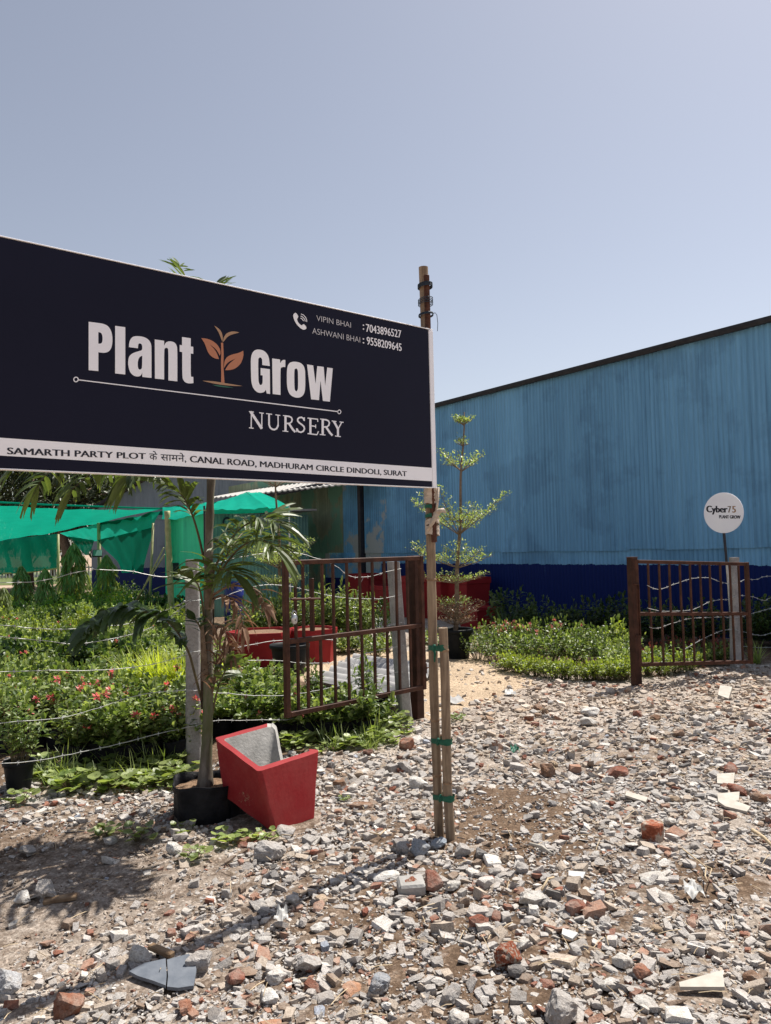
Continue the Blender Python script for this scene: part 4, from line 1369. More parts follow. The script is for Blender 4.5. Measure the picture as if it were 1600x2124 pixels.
# ================================================================== BARBED WIRE FENCES with cast concrete posts
def cpost(a, b, w0, d0, deg, name, parent):
    """tapering cast post with chamfered arrises"""
    R_ = Matrix.Rotation(math.radians(deg), 3, 'Z')
    mb = MB()
    rows = []
    n = 10
    for i in range(n + 1):
        t_ = i / n
        c = a.lerp(b, t_)
        sc_ = 1.0 - 0.12 * t_
        if i == n: sc_ *= 0.96
        x, y, h = w0 / 2 * sc_, d0 / 2 * sc_, 0.012
        ring = [(-x + h, -y), (x - h, -y), (x, -y + h), (x, y - h), (x - h, y), (-x + h, y), (-x, y - h), (-x, -y + h)]
        rows.append([c + R_ @ Vector((p[0] + random.uniform(-.0015, .0015), p[1] + random.uniform(-.0015, .0015), 0)) for p in ring])
    mb.grid(rows, 0, True)
    o = len(mb.v) - 8
    mb.f.append(tuple(o + k for k in range(8))); mb.m.append(0)
    return mb.obj(name, 'concrete', parent)
FD = dirv(53.0)
FN = Vector((FD.y, -FD.x, 0))
pA = G(402, 1585); pA.z = -0.1
pG = G(842, 1504) + Vector((0, 0.06, 0)); pG.z = -0.1
pR = G(1527, 1384); pR.z = -0.1
fence1 = thing('barbed_wire_fence', 'barbed wire fence with concrete posts in front of the flower beds', 'fence', (pA.x, pA.y, 0))
cpost(pA, P(399, 1160, pA.y), 0.115, 0.10, 12, 'concrete_post', fence1)
cpost(pG, P(816, 1165, pG.y), 0.115, 0.10, 30, 'concrete_post', fence1)
fence2 = thing('barbed_wire_fence', 'barbed wire fence with a concrete post behind the right gate', 'fence', (pR.x, pR.y, 0))
cpost(pR, P(1523, 1156, pR.y), 0.125, 0.10, 20, 'concrete_post', fence2)
FO1 = Vector((pA.x, pA.y, 0))
FO2 = Vector((pR.x, pR.y, 0)) - FN * 0.02
def strand(pxs, org, parent, rad=0.0026, ext=None, off=0.0):
    pts = [onplane(x, y, org, FN) + FN * off for x, y in pxs]
    # resample smoothly with a little kinking
    dense = []
    n = len(pts)
    for i in range(n - 1):
        p0 = pts[max(i - 1, 0)]; p1_ = pts[i]; p2 = pts[i + 1]; p3 = pts[min(i + 2, n - 1)]
        st = max(2, int((p2 - p1_).length / 0.06))
        for k in range(st):
            t_ = k / st
            q = 0.5 * ((2 * p1_) + (p2 - p0) * t_ + (2 * p0 - 5 * p1_ + 4 * p2 - p3) * t_ ** 2 + (3 * p1_ - p0 - 3 * p2 + p3) * t_ ** 3)
            dense.append(q + Vector((random.uniform(-.003, .003), random.uniform(-.003, .003), random.uniform(-.003, .003))))
    dense.append(pts[-1])
    mb = MB()
    mb.tube(dense, rad, 5)
    acc = 0
    for i in range(1, len(dense)):
        acc += (dense[i] - dense[i - 1]).length
        if acc > 0.11:
            acc = 0
            c = dense[i]
            d = (dense[i] - dense[i - 1]).normalized()
            x = d.orthogonal().normalized(); y = d.cross(x)
            a = random.uniform(0, 6.28)
            for b2 in (0, 2.0):
                e = x * math.cos(a + b2) + y * math.sin(a + b2)
                mb.tube([c - e * 0.016 - d * 0.004, c + e * 0.016 + d * 0.004], [0.0012, 0.0016], 4)
            mb.tube([c - d * 0.007, c + d * 0.007], rad * 1.9, 6)
    return mb.obj('wire_strand', 'galv', parent)
L_ = FO1
for pxs in (
  [(-120, 1228), (0, 1208), (60, 1207), (115, 1197), (167, 1184), (209, 1181), (271, 1186), (330, 1196), (360, 1193), (383, 1189), (425, 1172)],
  [(-120, 1280), (0, 1295), (97, 1304), (167, 1301), (270, 1290), (390, 1243)],
  [(-120, 1306), (0, 1319), (78, 1326), (150, 1334), (200, 1328), (271, 1313), (330, 1290), (388, 1247)],
  [(-120, 1398), (0, 1391), (97, 1388), (175, 1389), (252, 1384), (330, 1372), (390, 1352)],
  [(-120, 1518), (0, 1497), (60, 1491), (125, 1486), (203, 1464), (266, 1444), (325, 1432), (406, 1429)],
  [(-120, 1598), (0, 1580), (60, 1575), (125, 1564), (219, 1545), (281, 1530), (344, 1514), (414, 1499)],
  [(425, 1172), (520, 1150), (600, 1146), (680, 1169), (717, 1194), (755, 1196), (792, 1186), (824, 1179)],
  [(420, 1247), (444, 1242), (492, 1224), (530, 1214), (590, 1215), (680, 1236), (755, 1242), (790, 1240), (824, 1233)],
  [(420, 1352), (492, 1340), (560, 1328), (639, 1323), (680, 1325), (747, 1310), (826, 1290)],
  [(420, 1345), (492, 1366), (560, 1368), (631, 1374), (700, 1370), (765, 1350), (828, 1338)],
  [(420, 1432), (520, 1440), (590, 1440), (680, 1424), (760, 1404), (832, 1390)],
  [(415, 1496), (447, 1492), (520, 1491), (586, 1490), (640, 1484), (680, 1477), (740, 1462), (777, 1449), (836, 1428)]):
    strand(pxs, FO1, fence1, 0.0024, None, 0.06)
for k, pxs in enumerate((
  [(1332, 1214), (1354, 1222), (1392, 1210), (1424, 1200), (1458, 1198), (1488, 1208), (1514, 1211), (1536, 1201), (1556, 1202), (1576, 1196), (1600, 1195), (1720, 1200)],
  [(1332, 1260), (1360, 1267), (1412, 1266), (1436, 1260), (1456, 1250), (1476, 1244), (1500, 1243), (1514, 1236), (1540, 1236), (1556, 1239), (1576, 1245), (1600, 1238), (1720, 1232)],
  [(1336, 1300), (1354, 1302), (1384, 1292), (1420, 1282), (1460, 1280), (1488, 1279), (1516, 1281), (1552, 1271), (1576, 1265), (1600, 1261), (1720, 1255)],
  [(1410, 1345), (1440, 1328), (1476, 1311), (1496, 1306), (1516, 1306), (1556, 1316), (1576, 1316), (1600, 1312), (1720, 1310)],
  [(1516, 1338), (1556, 1342), (1600, 1342), (1720, 1345)])):
    strand(pxs, FO2, fence2, 0.0034, None, 0.07)
# tie wires and a dangling strand
mb = MB()
for py_ in (1195, 1245, 1350, 1430, 1498):
    z = onplane(400, py_, FO1, FN).z
    c = pA.lerp(P(399, 1160, pA.y), (z + 0.1) / 1.6)
    c.z = z
    mb.tube(loop_pts(c, 0.072, 0.068, 16, 0.004), 0.0018, 4)
tag(mb.obj('tie_wires', 'galv', fence1), kind='stuff')
strand([(755, 1196), (745, 1225), (735, 1280), (752, 1350), (758, 1385), (765, 1398)], FO1 + FN * 0.1, fence1, 0.0016)

# ================================================================== ROUND SIGN on a leaning pole
rc = P(1500.5, 1063.7, 10.0)
rN = Vector((-rc.x, -rc.y, 0)).normalized()
rN = Matrix.Rotation(math.radians(-26), 3, 'Z') @ rN
rX = Vector((-rN.y, rN.x, 0))
if rX.x < 0: rX = -rX
rsg = thing('round_sign', 'round white sign on a thin leaning pole', 'sign', rc)
RR_ = 0.263
mb = MB()
rows = []
for r_, d_ in ((0.001, -0.012), (RR_ - .002, -0.012), (RR_, -0.010), (RR_, -0.002), (RR_ - .002, 0.0), (0.001, 0.0)):
    rows.append([rc + rX * (r_ * math.cos(6.28318 * k / 48)) + UZ * (r_ * math.sin(6.28318 * k / 48)) + rN * d_ for k in range(48)])
mb.grid(rows, 0, True)
mb.obj('disc', 'signwhite', rsg)
def rp_(px, py): return onplane(px, py, rc, rN)
f_ = lambda x, y: rp_(1400 + x / 5.055, 980 + y / 5.055)
def rtext(s, a, b, cap, mat, bold, fat=(3, .004)):
    A, B = f_(*a), f_(*b)
    text_obj('lettering', s, mat, A, B, UZ, rN, cap, rsg, 0.0015, bold, fat)
capm = (f_(340, 345) - f_(340, 417)).length
rtext('Cyber', (336, 417), (552, 420), capm, 'signink', 0.0, (4, .0045))
rtext('7', (560, 420), (592, 420), capm * 0.98, 'signolive', 0.0)
rtext('5', (606, 420), (640, 420), capm * 0.98, 'signorange', 0.0)
rtext('PLANT GROW', (468, 481), (689, 485), (f_(470, 445) - f_(470, 481)).length, 'signink', 0.0, (3, .0028))
e1, e2, e3 = rc + Vector((0.01, 0.03, -RR_ + 0.05)), P(1508, 1172, 10.03), P(1524, 1380, 10.03)
e3.z = min(e3.z, 0.0) - 0.05
MB().tube([e1, e2], 0.017, 10).obj('pole_sleeve', 'darksteel', rsg)
MB().tube([e2, e3], 0.015, 10).obj('pole', 'steel', rsg)

# ================================================================== PLANTERS, POTS, SHEETS
def planter_tilted():
    A, B0, C, D = P(444, 1531, 4.70), None, P(536, 1601, 4.40), P(664, 1559, 4.75)
    Bq = A + D - C
    C2 = G(570, 1729); C2.z = gz(C2.x, C2.y) - 0.015
    A2 = P(461, 1648, 4.62); D2_ = P(655, 1695, 4.66)
    B2 = A2 + D2_ - C2
    root = thing('broken_planter', 'red square concrete planter tilted over with one side broken out', 'planter', C2)
    cen_t = (A + C + D + Bq) / 4
    cen_b = (A2 + C2 + D2_ + B2) / 4
    def inn(p, c, k): return p.lerp(c, k)
    up = (C - C2).normalized()
    # rim corners rounded: outline of 4 sides with corner arcs in a 0..1 square
    def bil(Q, s, t):      # Q: A,C,D,B around -> square corners (0,0)=C (1,0)=D (1,1)=B (0,1)=A
        c, d, b, a = Q
        return c * ((1 - s) * (1 - t)) + d * (s * (1 - t)) + b * (s * t) + a * ((1 - s) * t)
    TOP, BOT = (C, D, Bq, A), (C2, D2_, B2, A2)
    def outline(m, rr, n=5):
        pts = []
        for (cx, cy, a0) in ((m + rr, m + rr, 180), (1 - m - rr, m + rr, 270), (1 - m - rr, 1 - m - rr, 0), (m + rr, 1 - m - rr, 90)):
            for i in range(n + 1):
                a = math.radians(a0 + 90 * i / n)
                pts.append((cx + rr * math.cos(a), cy + rr * math.sin(a)))
        # densify straights
        out = []
        for i in range(len(pts)):
            p, q = pts[i], pts[(i + 1) % len(pts)]
            out.append(p)
            if math.hypot(q[0] - p[0], q[1] - p[1]) > 0.2:
                for k in range(1, 12):
                    out.append((p[0] + (q[0] - p[0]) * k / 12, p[1] + (q[1] - p[1]) * k / 12))
        return out
    oo, io = outline(0.0, 0.06), outline(0.085, 0.05)
    n = len(oo)
    def cut(s, t):
        """how far down (0 rim .. 1 base) the wall is broken away; the far right side s near 1"""
        if s > 0.9:
            k = t                                   # 0 at D, 1 at B
            prof = [(0, 0), (0.06, 0.0), (0.10, 0.06), (0.15, 0.14), (0.24, 0.30), (0.36, 0.72), (0.5, 0.82), (0.60, 0.66), (0.70, 0.50), (0.79, 0.36), (0.87, 0.20), (0.94, 0.07), (1.0, 0.02)]
            for (a, b), (c, d) in zip(prof, prof[1:]):
                if a <= k <= c:
                    return b + (d - b) * (k - a) / (c - a)
        if t > 0.9 and s > .93:
            return (s - .93) * .3
        return 0.0
    H_ = 12
    rows_o, rows_i = [], []
    for j in range(H_ + 1):
        ro, ri = [], []
        for i in range(n):
            s, t = oo[i]
            c0 = cut(s, t)
            v = c0 + (1 - c0) * j / H_
            if c0 > 0.02 and j == 0: v += random.uniform(-.012, .012)
            vb = v * (1 + 0.03 * math.sin(v * 3.14))
            po = bil(TOP, s, t).lerp(bil(BOT, s, t), v)
            bulge = 0.006 * math.sin(v * 9 + i) * 0.3
            ro.append(po + (po - cen_t).normalized() * bulge)
            s2, t2 = io[i]
            v2 = min(v, 0.93)
            pi_ = bil(TOP, s2, t2).lerp(bil(BOT, s2, t2), v2)
            ri.append(pi_)
        rows_o.append(ro); rows_i.append(ri)
    mb = MB()
    mb.grid(rows_o, 0, True)
    o = len(mb.v)
    mb.v += [tuple(sum(((p) for p in rows_o[-1]), Vector()) / n)]
    for i in range(n):
        mb.f.append((o - n + i, o - n + (i + 1) % n, o)); mb.m.append(0)
    ob = mb.obj('shell', 'redworn', root, smooth=False)
    # rim: red where whole, bare cement where broken
    mb = MB()
    for i in range(n):
        i2 = (i + 1) % n
        br = cut(*oo[i]) > 0.015 or cut(*oo[i2]) > 0.015
        mb.add([rows_o[0][i], rows_o[0][i2], rows_i[0][i2], rows_i[0][i]], [(0, 1, 2, 3)], 1 if br else 0)
    mb.obj('rim', ['red', 'cement'], root)
    mb = MB()
    mb.grid([r[::-1] for r in rows_i], 0, True)
    o = len(mb.v)
    mb.v += [tuple(sum(((p) for p in rows_i[-1]), Vector()) / n)]
    for i in range(n):
        mb.f.append((o - n + i, o - n + (i + 1) % n, o)); mb.m.append(0)
    mb.obj('inside', 'cement', root, smooth=True)
    return root
planter_tilted()

def grow_bag_mesh(r, h, n=28, seed=0, thick=True):
    rr = random.Random(seed)
    ph = [rr.uniform(0, 6.28) for _ in range(4)]
    wob = lambda a, z: 0.05 * math.sin(2 * a + ph[0]) + 0.035 * math.sin(5 * a + ph[1] + z * 9) + 0.02 * math.sin(9 * a + ph[2] - z * 20)
    mb = MB()
    rows = []
    for (r_, z) in ((r * .9, 0), (r * .98, h * .1), (r, h * .45), (r * 1.02, h * .8), (r * 1.04, h * .93), (r * 1.06, h), (r * 1.03, h * 1.0), (r * .98, h * .8), (r * .97, h * .72)):
        rows.append([((r_ * (1 + wob(2 * math.pi * k / n, z))) * math.cos(2 * math.pi * k / n), (r_ * (1 + wob(2 * math.pi * k / n, z))) * math.sin(2 * math.pi * k / n), z + (0.05 * h * math.sin(3 * 2 * math.pi * k / n + ph[3]) if z > h * .85 else 0)) for k in range(n)])
    mb.grid(rows, 0, True)
    return mb
def soil_disc(r, z, n=24, seed=0):
    rr = random.Random(seed)
    mb = MB()
    rows = [[(q * r * math.cos(6.2832 * k / n), q * r * math.sin(6.2832 * k / n), z + rr.uniform(-.006, .008) + 0.015 * (1 - q)) for k in range(n)] for q in (1, .75, .5, .25, .02)]
    mb.grid(rows, 0, True)
    return mb
# grow bag of the palm
gb = G(428, 1738)
gbc = Vector((-1.125, 4.72, gz(-1.125, 4.72)))
gbag = thing('grow_bag', 'wide black plastic grow bag of earth at the foot of the palm', 'grow bag', gbc)
m_ = grow_bag_mesh(0.19, 0.225, 40, 5); m_.v = [(a + gbc.x, b + gbc.y, c + gbc.z - 0.02) for a, b, c in m_.v]
m_.obj('bag', 'blackbag', gbag, smooth=True)
m_ = soil_disc(0.19, 0.155, 28, 2); m_.v = [(a + gbc.x, b + gbc.y, c + gbc.z) for a, b, c in m_.v]
m_.obj('soil', 'potsoil', gbag, smooth=True)
# loose fold of the bag at its right
mb = MB()
fold = []
for j in range(7):
    z = gbc.z + 0.21 * j / 6
    fold.append([Vector((gbc.x + 0.165 + 0.085 * math.sin(i / 6 * 2.6) + 0.015 * math.sin(j * 1.3 + i), gbc.y - 0.10 + 0.20 * i / 6, z + 0.012 * math.sin(i * 1.5))) for i in range(7)])
mb.grid(fold)
mb.obj('bag_fold', 'blackbag', gbag, smooth=True)

def pot_mesh(r0, r1, h, n=32, ribs=0):
    wob = (lambda a, z: 0.012 * math.sin(ribs * a)) if ribs else None
    mb = MB()
    mb.lathe([(0.001, 0), (r0 * .97, 0), (r0, 0.008), (r1 * .96, h * .86)], n, 0, (0, 0, 0), wob)
    mb.lathe([(r1 * .96, h * .86), (r1 * 1.05, h * .87), (r1 * 1.07, h * .98), (r1 * 1.04, h), (r1 * .95, h * .99), (r1 * .92, h * .85), (r0 * .9, h * .3)], n)
    return mb
def potted(name, label, cat, loc, r0, r1, h, mat='blackpot', ribs=0):
    root = thing(name, label, cat, loc)
    m_ = pot_mesh(r0, r1, h, 36, ribs)
    m_.v = [(a + loc.x, b + loc.y, c + loc.z) for a, b, c in m_.v]
    m_.obj('pot', mat, root, smooth=True)
    m_ = soil_disc(r1 * .92, h * .82, 24, int(loc.x * 10))
    m_.v = [(a + loc.x, b + loc.y, c + loc.z) for a, b, c in m_.v]
    m_.obj('soil', 'potsoil', root, smooth=True)
    return root
tl = G(948, 1373)
tl.y += 0.2
potted('plant_pot', 'black plastic pot holding the tall tiered tree', 'plant pot', tl, 0.19, 0.245, 0.44, 'blackpot', 12)
b_ = G(598, 1404); b_.y += 0.2
bp_ = potted('plant_pot', 'empty looking black plastic pot standing behind the open gate', 'plant pot', b_, 0.19, 0.245, 0.39)

def hex_planter(cx, cy, rad, h, label, nside=6, rot=0.0, sx=1.0, name='concrete_planter'):
    root = thing(name, label, 'planter', (cx, cy, 0))
    def ring(r, z):
        return [Vector((cx + sx * r * math.cos(rot + 6.28318 * k / nside), cy + r * math.sin(rot + 6.28318 * k / nside), z)) for k in range(nside)]
    mb = MB()
    mb.grid([ring(rad * .86, -0.02), ring(rad * .9, h * .45), ring(rad, h * .9), ring(rad, h), ring(rad * .93, h * 1.0), ring(rad * .9, h * .9), ring(rad * .86, h * .86)], 0, True)
    mb.obj('shell', 'red', root)
    mb = MB()
    mb.grid([ring(rad * .895, h * .9), ring(rad * .6, h * .965), ring(rad * .3, h * .95), ring(.01, h * .94)], 0, True)
    mb.obj('sand_fill', 'potsoil', root)
    return root
c1_ = G(535, 1383); c2_ = G(640, 1378)
hex_planter(c1_.x, c1_.y + 0.45, 0.52, 0.45, 'shaded red angular planter filled with earth behind the palm', 6, 0.15, 1.0)
hex_planter(c2_.x + 0.02, c2_.y + 0.42, 0.37, 0.46, 'bright red sunlit planter behind the left gate', 8, 0.2, 1.0)
# row of red box planters along the shed wall (two tiers)
def box_planter(t, n, w_, d_, z0, h, label, plinth=False):
    c = wp(t, n, 0)
    root = thing('box_planter', label, 'planter', (c.x, c.y, z0))
    R_ = Matrix.Rotation(math.radians(-WA), 3, 'Z')
    mb = MB()
    def ring(k, z, e=0):
        return [c + R_ @ Vector((sx * (d_ / 2 * k + e), sy * (w_ / 2 * k + e), z)) for sx, sy in ((-1, -1), (1, -1), (1, 1), (-1, 1))]
    mb.grid([ring(.82, z0), ring(.95, z0 + h * .85), ring(1, z0 + h * .86), ring(1, z0 + h), ring(.9, z0 + h), ring(.86, z0 + h * .8)], 0, True)
    mb.obj('shell', 'red', root)
    mb = MB()
    mb.add(ring(.87, z0 + h * .86), [(0, 1, 2, 3)])
    mb.obj('soil', 'potsoil', root)
    return root
lab = ['tall red box planter left of the leaning concrete post', 'red box planter on the back row seen through the gate bars', 'red box planter behind the brown gate post',
       'red box planter left of the tiered tree trunk', 'red box planter right of the tiered tree trunk', 'low brown red box planter at the shed wall corner of the row']
def wall_t(px, n):
    q = onplane(px, 1200, W0 + WN * n, WN)
    return (q - W0).dot(WS)
box_planter(wall_t(765, 0.8), 0.8, 1.0, .7, 0, 0.95, lab[0])
box_planter(wall_t(812, 1.3), 1.3, .8, .7, 0, 0.72, lab[1])
box_planter(wall_t(866, 1.2), 1.2, .7, .7, 0, 0.95, lab[2])
box_planter(wall_t(918, 1.0), 1.0, .7, .7, 0, 0.95, lab[3])
box_planter(wall_t(968, .8), .8, .8, .7, 0, 0.93, lab[4])
box_planter(wall_t(990, 1.6), 1.6, .6, .6, 0, 0.40, lab[5])
# fibre-cement corrugated sheets lying in the path
s00, s10, s11, s01 = G(628, 1400), G(745, 1371), G(900, 1402), G(822, 1475)
s00 = G(640, 1420); 
def fc_sheet(c00, c10, c11, c01, z, label, k=5.5, breakup=0):
    root_c = (c00 + c11) / 2
    rows = []
    NU, NV = 66, 5
    for j in range(NV + 1):
        v = j / NV
        row = []
        for i in range(NU + 1):
            u = i / NU
            p = c00.lerp(c10, u).lerp(c01.lerp(c11, u), v)
            row.append(Vector((p.x, p.y, gz(p.x, p.y) + z + 0.08 * u + 0.036 * math.cos(u * k * 2 * math.pi) + 0.02 * v * breakup * math.sin(u * 9))))
        rows.append(row)
    mb = MB()
    mb.grid(rows)
    mb.grid([[q - Vector((0, 0, 0.007)) for q in r] for r in rows])
    mb.grid([rows[0], [q - Vector((0, 0, 0.007)) for q in rows[0]]])
    mb.grid([rows[-1], [q - Vector((0, 0, 0.007)) for q in rows[-1]]])
    o = mb.obj('roof_sheet', 'asbestos', None, root_c, smooth=True)
    return tag(o, label, 'roofing sheet')
fc_sheet(G(632, 1424), G(742, 1374), G(905, 1402), G(838, 1478), 0.05, 'grey corrugated cement sheet lying on the path behind the gate', 6.5)
fc_sheet(G(700, 1472), G(790, 1436), G(842, 1462), G(826, 1492), 0.085, 'broken corner of corrugated cement sheet beside the concrete post', 2.5, 1)
# stack of black pots beside the gate
sp_ = G(793, 1506); sp_.y += 0.06
st = thing('pot_stack', 'stack of nested black nursery pots beside the leaning concrete post', 'pots', sp_)
for k in range(9):
    m_ = MB()
    z = 0.03 * k
    m_.lathe([(0.066, z), (0.074, z + 0.024), (0.079, z + 0.025), (0.079, z + 0.031), (0.07, z + 0.031)], 22, 0, (sp_.x + random.uniform(-.004, .004), sp_.y, sp_.z))
    m_.obj('nested_pot', 'blackpot', st, smooth=True)
# blue drum in the cabin shade
d_ = P(486, 1262, 16.5); d_.z = 0
dr = thing('blue_drum', 'tall blue plastic drum in the shade before the cabin', 'drum', d_)
m_ = MB()
m_.lathe([(0.001, 0), (.2, 0), (.205, .02), (.205, .3), (.212, .32), (.205, .34), (.205, .62), (.212, .64), (.205, .66), (.2, .93), (.17, .96), (.001, .97)], 28, 0, (d_.x, d_.y, 0))
m_.obj('drum_body', 'bluedrum', dr, smooth=True)

# ================================================================== FOLIAGE KIT
class LB:
    """leaf bundle: many leaves in one mesh"""
    def __init__(s): s.v, s.f = [], []
    def leaf(s, p, d, side, L, W, bend=0.15, fold=0.2):
        o = len(s.v)
        nrm = side.cross(d)
        m1 = p + d * (L * .35) - nrm * 0.0
        m2 = p + d * (L * .72) - UZ * (bend * L * .35)
        tip = p + d * L - UZ * (bend * L)
        c1 = side * (W * .5)
        c2 = side * (W * .42)
        lift = nrm * (fold * W)
        s.v += [tuple(p), tuple(m1 + c1 + lift), tuple(m1), tuple(m1 - c1 + lift), tuple(m2 + c2 + lift * .8), tuple(m2), tuple(m2 - c2 + lift * .8), tuple(tip)]
        s.f += [(o, o + 1, o + 2), (o, o + 2, o + 3), (o + 1, o + 4, o + 5, o + 2), (o + 2, o + 5, o + 6, o + 3), (o + 4, o + 7, o + 5), (o + 5, o + 7, o + 6)]
    def small(s, p, d, side, L, W):
        o = len(s.v)
        m = p + d * (L * .5)
        s.v += [tuple(p), tuple(m + side * (W * .5)), tuple(p + d * L), tuple(m - side * (W * .5))]
        s.f += [(o, o + 1, o + 2, o + 3)]
    def obj(s, name, mat, parent, smooth=False):
        mb = MB(); mb.v = s.v; mb.f = s.f; mb.m = [0] * len(s.f)
        o = mb.obj(name, mat, parent, smooth=smooth)
        if name not in ('leaflet', 'flower'): o['kind'] = 'stuff'
        return o
def rdir(r, up=0.3):
    while True:
        v = Vector((r.uniform(-1, 1), r.uniform(-1, 1), r.uniform(-1, 1)))
        if 0.05 < v.length < 1:
            v.normalize()
            v.z += up
            return v.normalized()
def sideof(d, r):
    s = d.cross(Vector((r.uniform(-.4, .4), r.uniform(-.4, .4), 1)))
    if s.length < 1e-3: s = d.orthogonal()
    return s.normalized()
def bush(name, mat, r, nstem, nper, R_, H0, H1, L, W, bend=.2, up=.35, whorl=False, mat2=None, frac2=0.0, flowers=0, fmat='petal', bag=None, label=None, cat='plant', fsize=.022, low=.75):
    root = thing(name, label or name.replace('_', ' '), cat, (0, 0, 0))
    A, B = LB(), LB()
    stems = MB()
    tips = []
    zb = 0.0
    for _ in range(nstem):
        a = r.uniform(0, 6.28); q = math.sqrt(r.random())
        tip = Vector((R_ * q * math.cos(a), R_ * q * math.sin(a), r.uniform(H0, H1) * (1 - .28 * q * q)))
        base = Vector((tip.x * .25, tip.y * .25, bag[1] * .8 if bag else 0.0))
        tips.append(tip)
        stems.tube([base, base.lerp(tip, .5) + Vector((r.uniform(-.02, .02), r.uniform(-.02, .02), .02)), tip], [.004, .003, .0015], 3, 0, False)
        for k in range(nper):
            t_ = 1 - (k / nper) ** 1.15 * low
            p = base.lerp(tip, t_)
            az = k * 2.4 + r.uniform(-.4, .4)
            el = up + (.9 * (t_ > .93)) + r.uniform(-.25, .35)
            d = Vector((math.cos(az) * math.cos(el), math.sin(az) * math.cos(el), math.sin(el)))
            (B if (mat2 and r.random() < frac2) else A).leaf(p, d, sideof(d, r), L * r.uniform(.7, 1.2), W * r.uniform(.75, 1.2), bend, .18)
    A.obj('foliage', mat, root)
    if B.v: B.obj('foliage', mat2, root)
    tag(stems.obj('stems', 'petiole', root), kind='stuff')
    for k in range(flowers):
        t_ = r.choice(tips)
        F = LB()
        c = t_ + Vector((r.uniform(-.02, .02), r.uniform(-.02, .02), r.uniform(.0, .05)))
        for _ in range(16):
            d = rdir(r, .35)
            F.small(c + d * .006, d, sideof(d, r), fsize * r.uniform(.8, 1.4), fsize * .62)
        F.obj('flower', fmat, root)
    if bag:
        grow_bag_mesh(bag[0], bag[1], 16, r.randrange(99)).obj('grow_bag', 'blackbag', root, smooth=True)
    return root
R1 = random.Random(21)
def zloc(p, dz=0.0):
    return Vector((p[0], p[1], gz(p[0], p[1]) + dz))
STONES_KEEP = []

# front nursery row: dense leafy plants with coral flowers in black grow bags
front = [Proto(bush('flowering_plant', 'leaf', R1, 32, 16, .28, .34, .68, .08, .04, .3, .35, False, 'leaflight', .5, fl, 'petal', (.13, .2), 'x', 'plant', .033, .9)) for fl in (2, 4, 7)]
FRL = 'leafy plant with coral red flowers in a black grow bag, front nursery row'
FRG = 'flowering plants in the front nursery row'
k = 0
for row, (pxa, pya, pxb, pyb, n) in enumerate(((30, 1598, 392, 1582, 7), (-40, 1555, 385, 1542, 9), (-60, 1520, 380, 1508, 9), (-60, 1492, 372, 1478, 9))):
    for i in range(n):
        u = (i + .5) / n
        g = G(pxa + (pxb - pxa) * u + R1.uniform(-12, 12), pya + (pyb - pya) * u + R1.uniform(-5, 5))
        px_f = pxa + (pxb - pxa) * u
        if (row == 0 and i in (0, 1)) or (row == 3 and px_f > 225):
            continue
        front[R1.choice((0, 0, 1, 1, 2))].put(zloc(g, -.01), R1.uniform(0, 6.28), R1.uniform(.88, 1.06) * (1, .95, .82 if px_f < 230 else .58, .72)[row], ('leafy plant with coral flowers in the frontmost bagged row by the wire fence', 'leafy plant with coral flowers in the second bagged row from the wire fence', 'leafy plant with coral flowers in the third bagged row from the wire fence', 'leafy plant with coral flowers in the hindmost bagged row by the yellow grass')[row], FRG, (R1.uniform(-.08, .08), R1.uniform(-.08, .08)))
# plants right of the palm, below the gate
mid = [Proto(bush('bedding_plant', 'leaf', R1, 28, 13, .26, .2, .46, .075, .042, .25, .4, False, 'leaflight', .5, fl, 'petalpink', (.11, .16), 'bushy plant in a black grow bag below the open gate', 'plant', .02)) for fl in (0, 1, 2)]
for (px_, py_) in ((462, 1500), (505, 1498), (548, 1502), (590, 1508), (632, 1512), (676, 1512), (716, 1510), (752, 1508), (470, 1462), (520, 1460), (566, 1466), (612, 1472), (660, 1478), (708, 1480), (748, 1478), (480, 1432), (530, 1430), (576, 1438), (640, 1452), (700, 1456)):
    mid[R1.choice((0, 0, 1, 2))].put(zloc(G(px_ + R1.uniform(-8, 8), py_ + 26), -.01), R1.uniform(0, 6.28), R1.uniform(.85, 1.1) * (.62 if px_ > 600 and py_ < 1490 else 1), 'bushy plant in a black grow bag below the open gate', 'grow bag plants below the open gate')
# taller plants just behind the gate bars
tallp = Proto(bush('long_leaf_plant', 'leaf', R1, 14, 18, .17, .42, .68, .11, .022, .35, .35, False, None, 0, 0, 'petal', (.10, .16), 'tall dark long leaved plant in a bag', 'plant'))
tallp.put(zloc(G(768, 1500)), .4, 1.0, 'tall dark long leaved plant beside the stack of black pots')
tallp.put(zloc(G(648, 1486)), 4.4, .8, 'dark long leaved plant behind the lower left of the open gate')
# middle field of low bedding plants, types in drifts
low_a = [Proto(bush('bedding_plant', m1_, R1, 26, 10, .27, .14, .38, .075, .04, .25, .5, False, m2_, f2, 0, 'petal', None, 'low bedding plant', 'plant')) for m1_, m2_, f2 in (('leaf', 'leaflight', .5), ('leaflight', 'leaf', .35), ('leafyellow', 'leaflight', .4), ('leafpale', 'leaflight', .4))]
low_a.append(Proto(bush('bedding_plant', 'leafdark', R1, 24, 10, .25, .18, .40, .10, .055, .3, .45, False, 'leaf', .45, 0, 'petal', None, 'low bedding plant', 'plant')))
low_a.append(Proto(bush('bedding_plant', 'leaflight', R1, 20, 13, .22, .2, .46, .13, .016, .35, .6, False, 'leaf', .4, 0, 'petal', None, 'low bedding plant', 'plant')))
BLK = {}
low_f = Proto(bush('flowering_plant', 'leaf', R1, 22, 9, .27, .14, .34, .06, .03, .2, .5, False, 'leaflight', .5, 4, 'petal', None, 'low bedding plant dotted with red flowers', 'plant', .026))
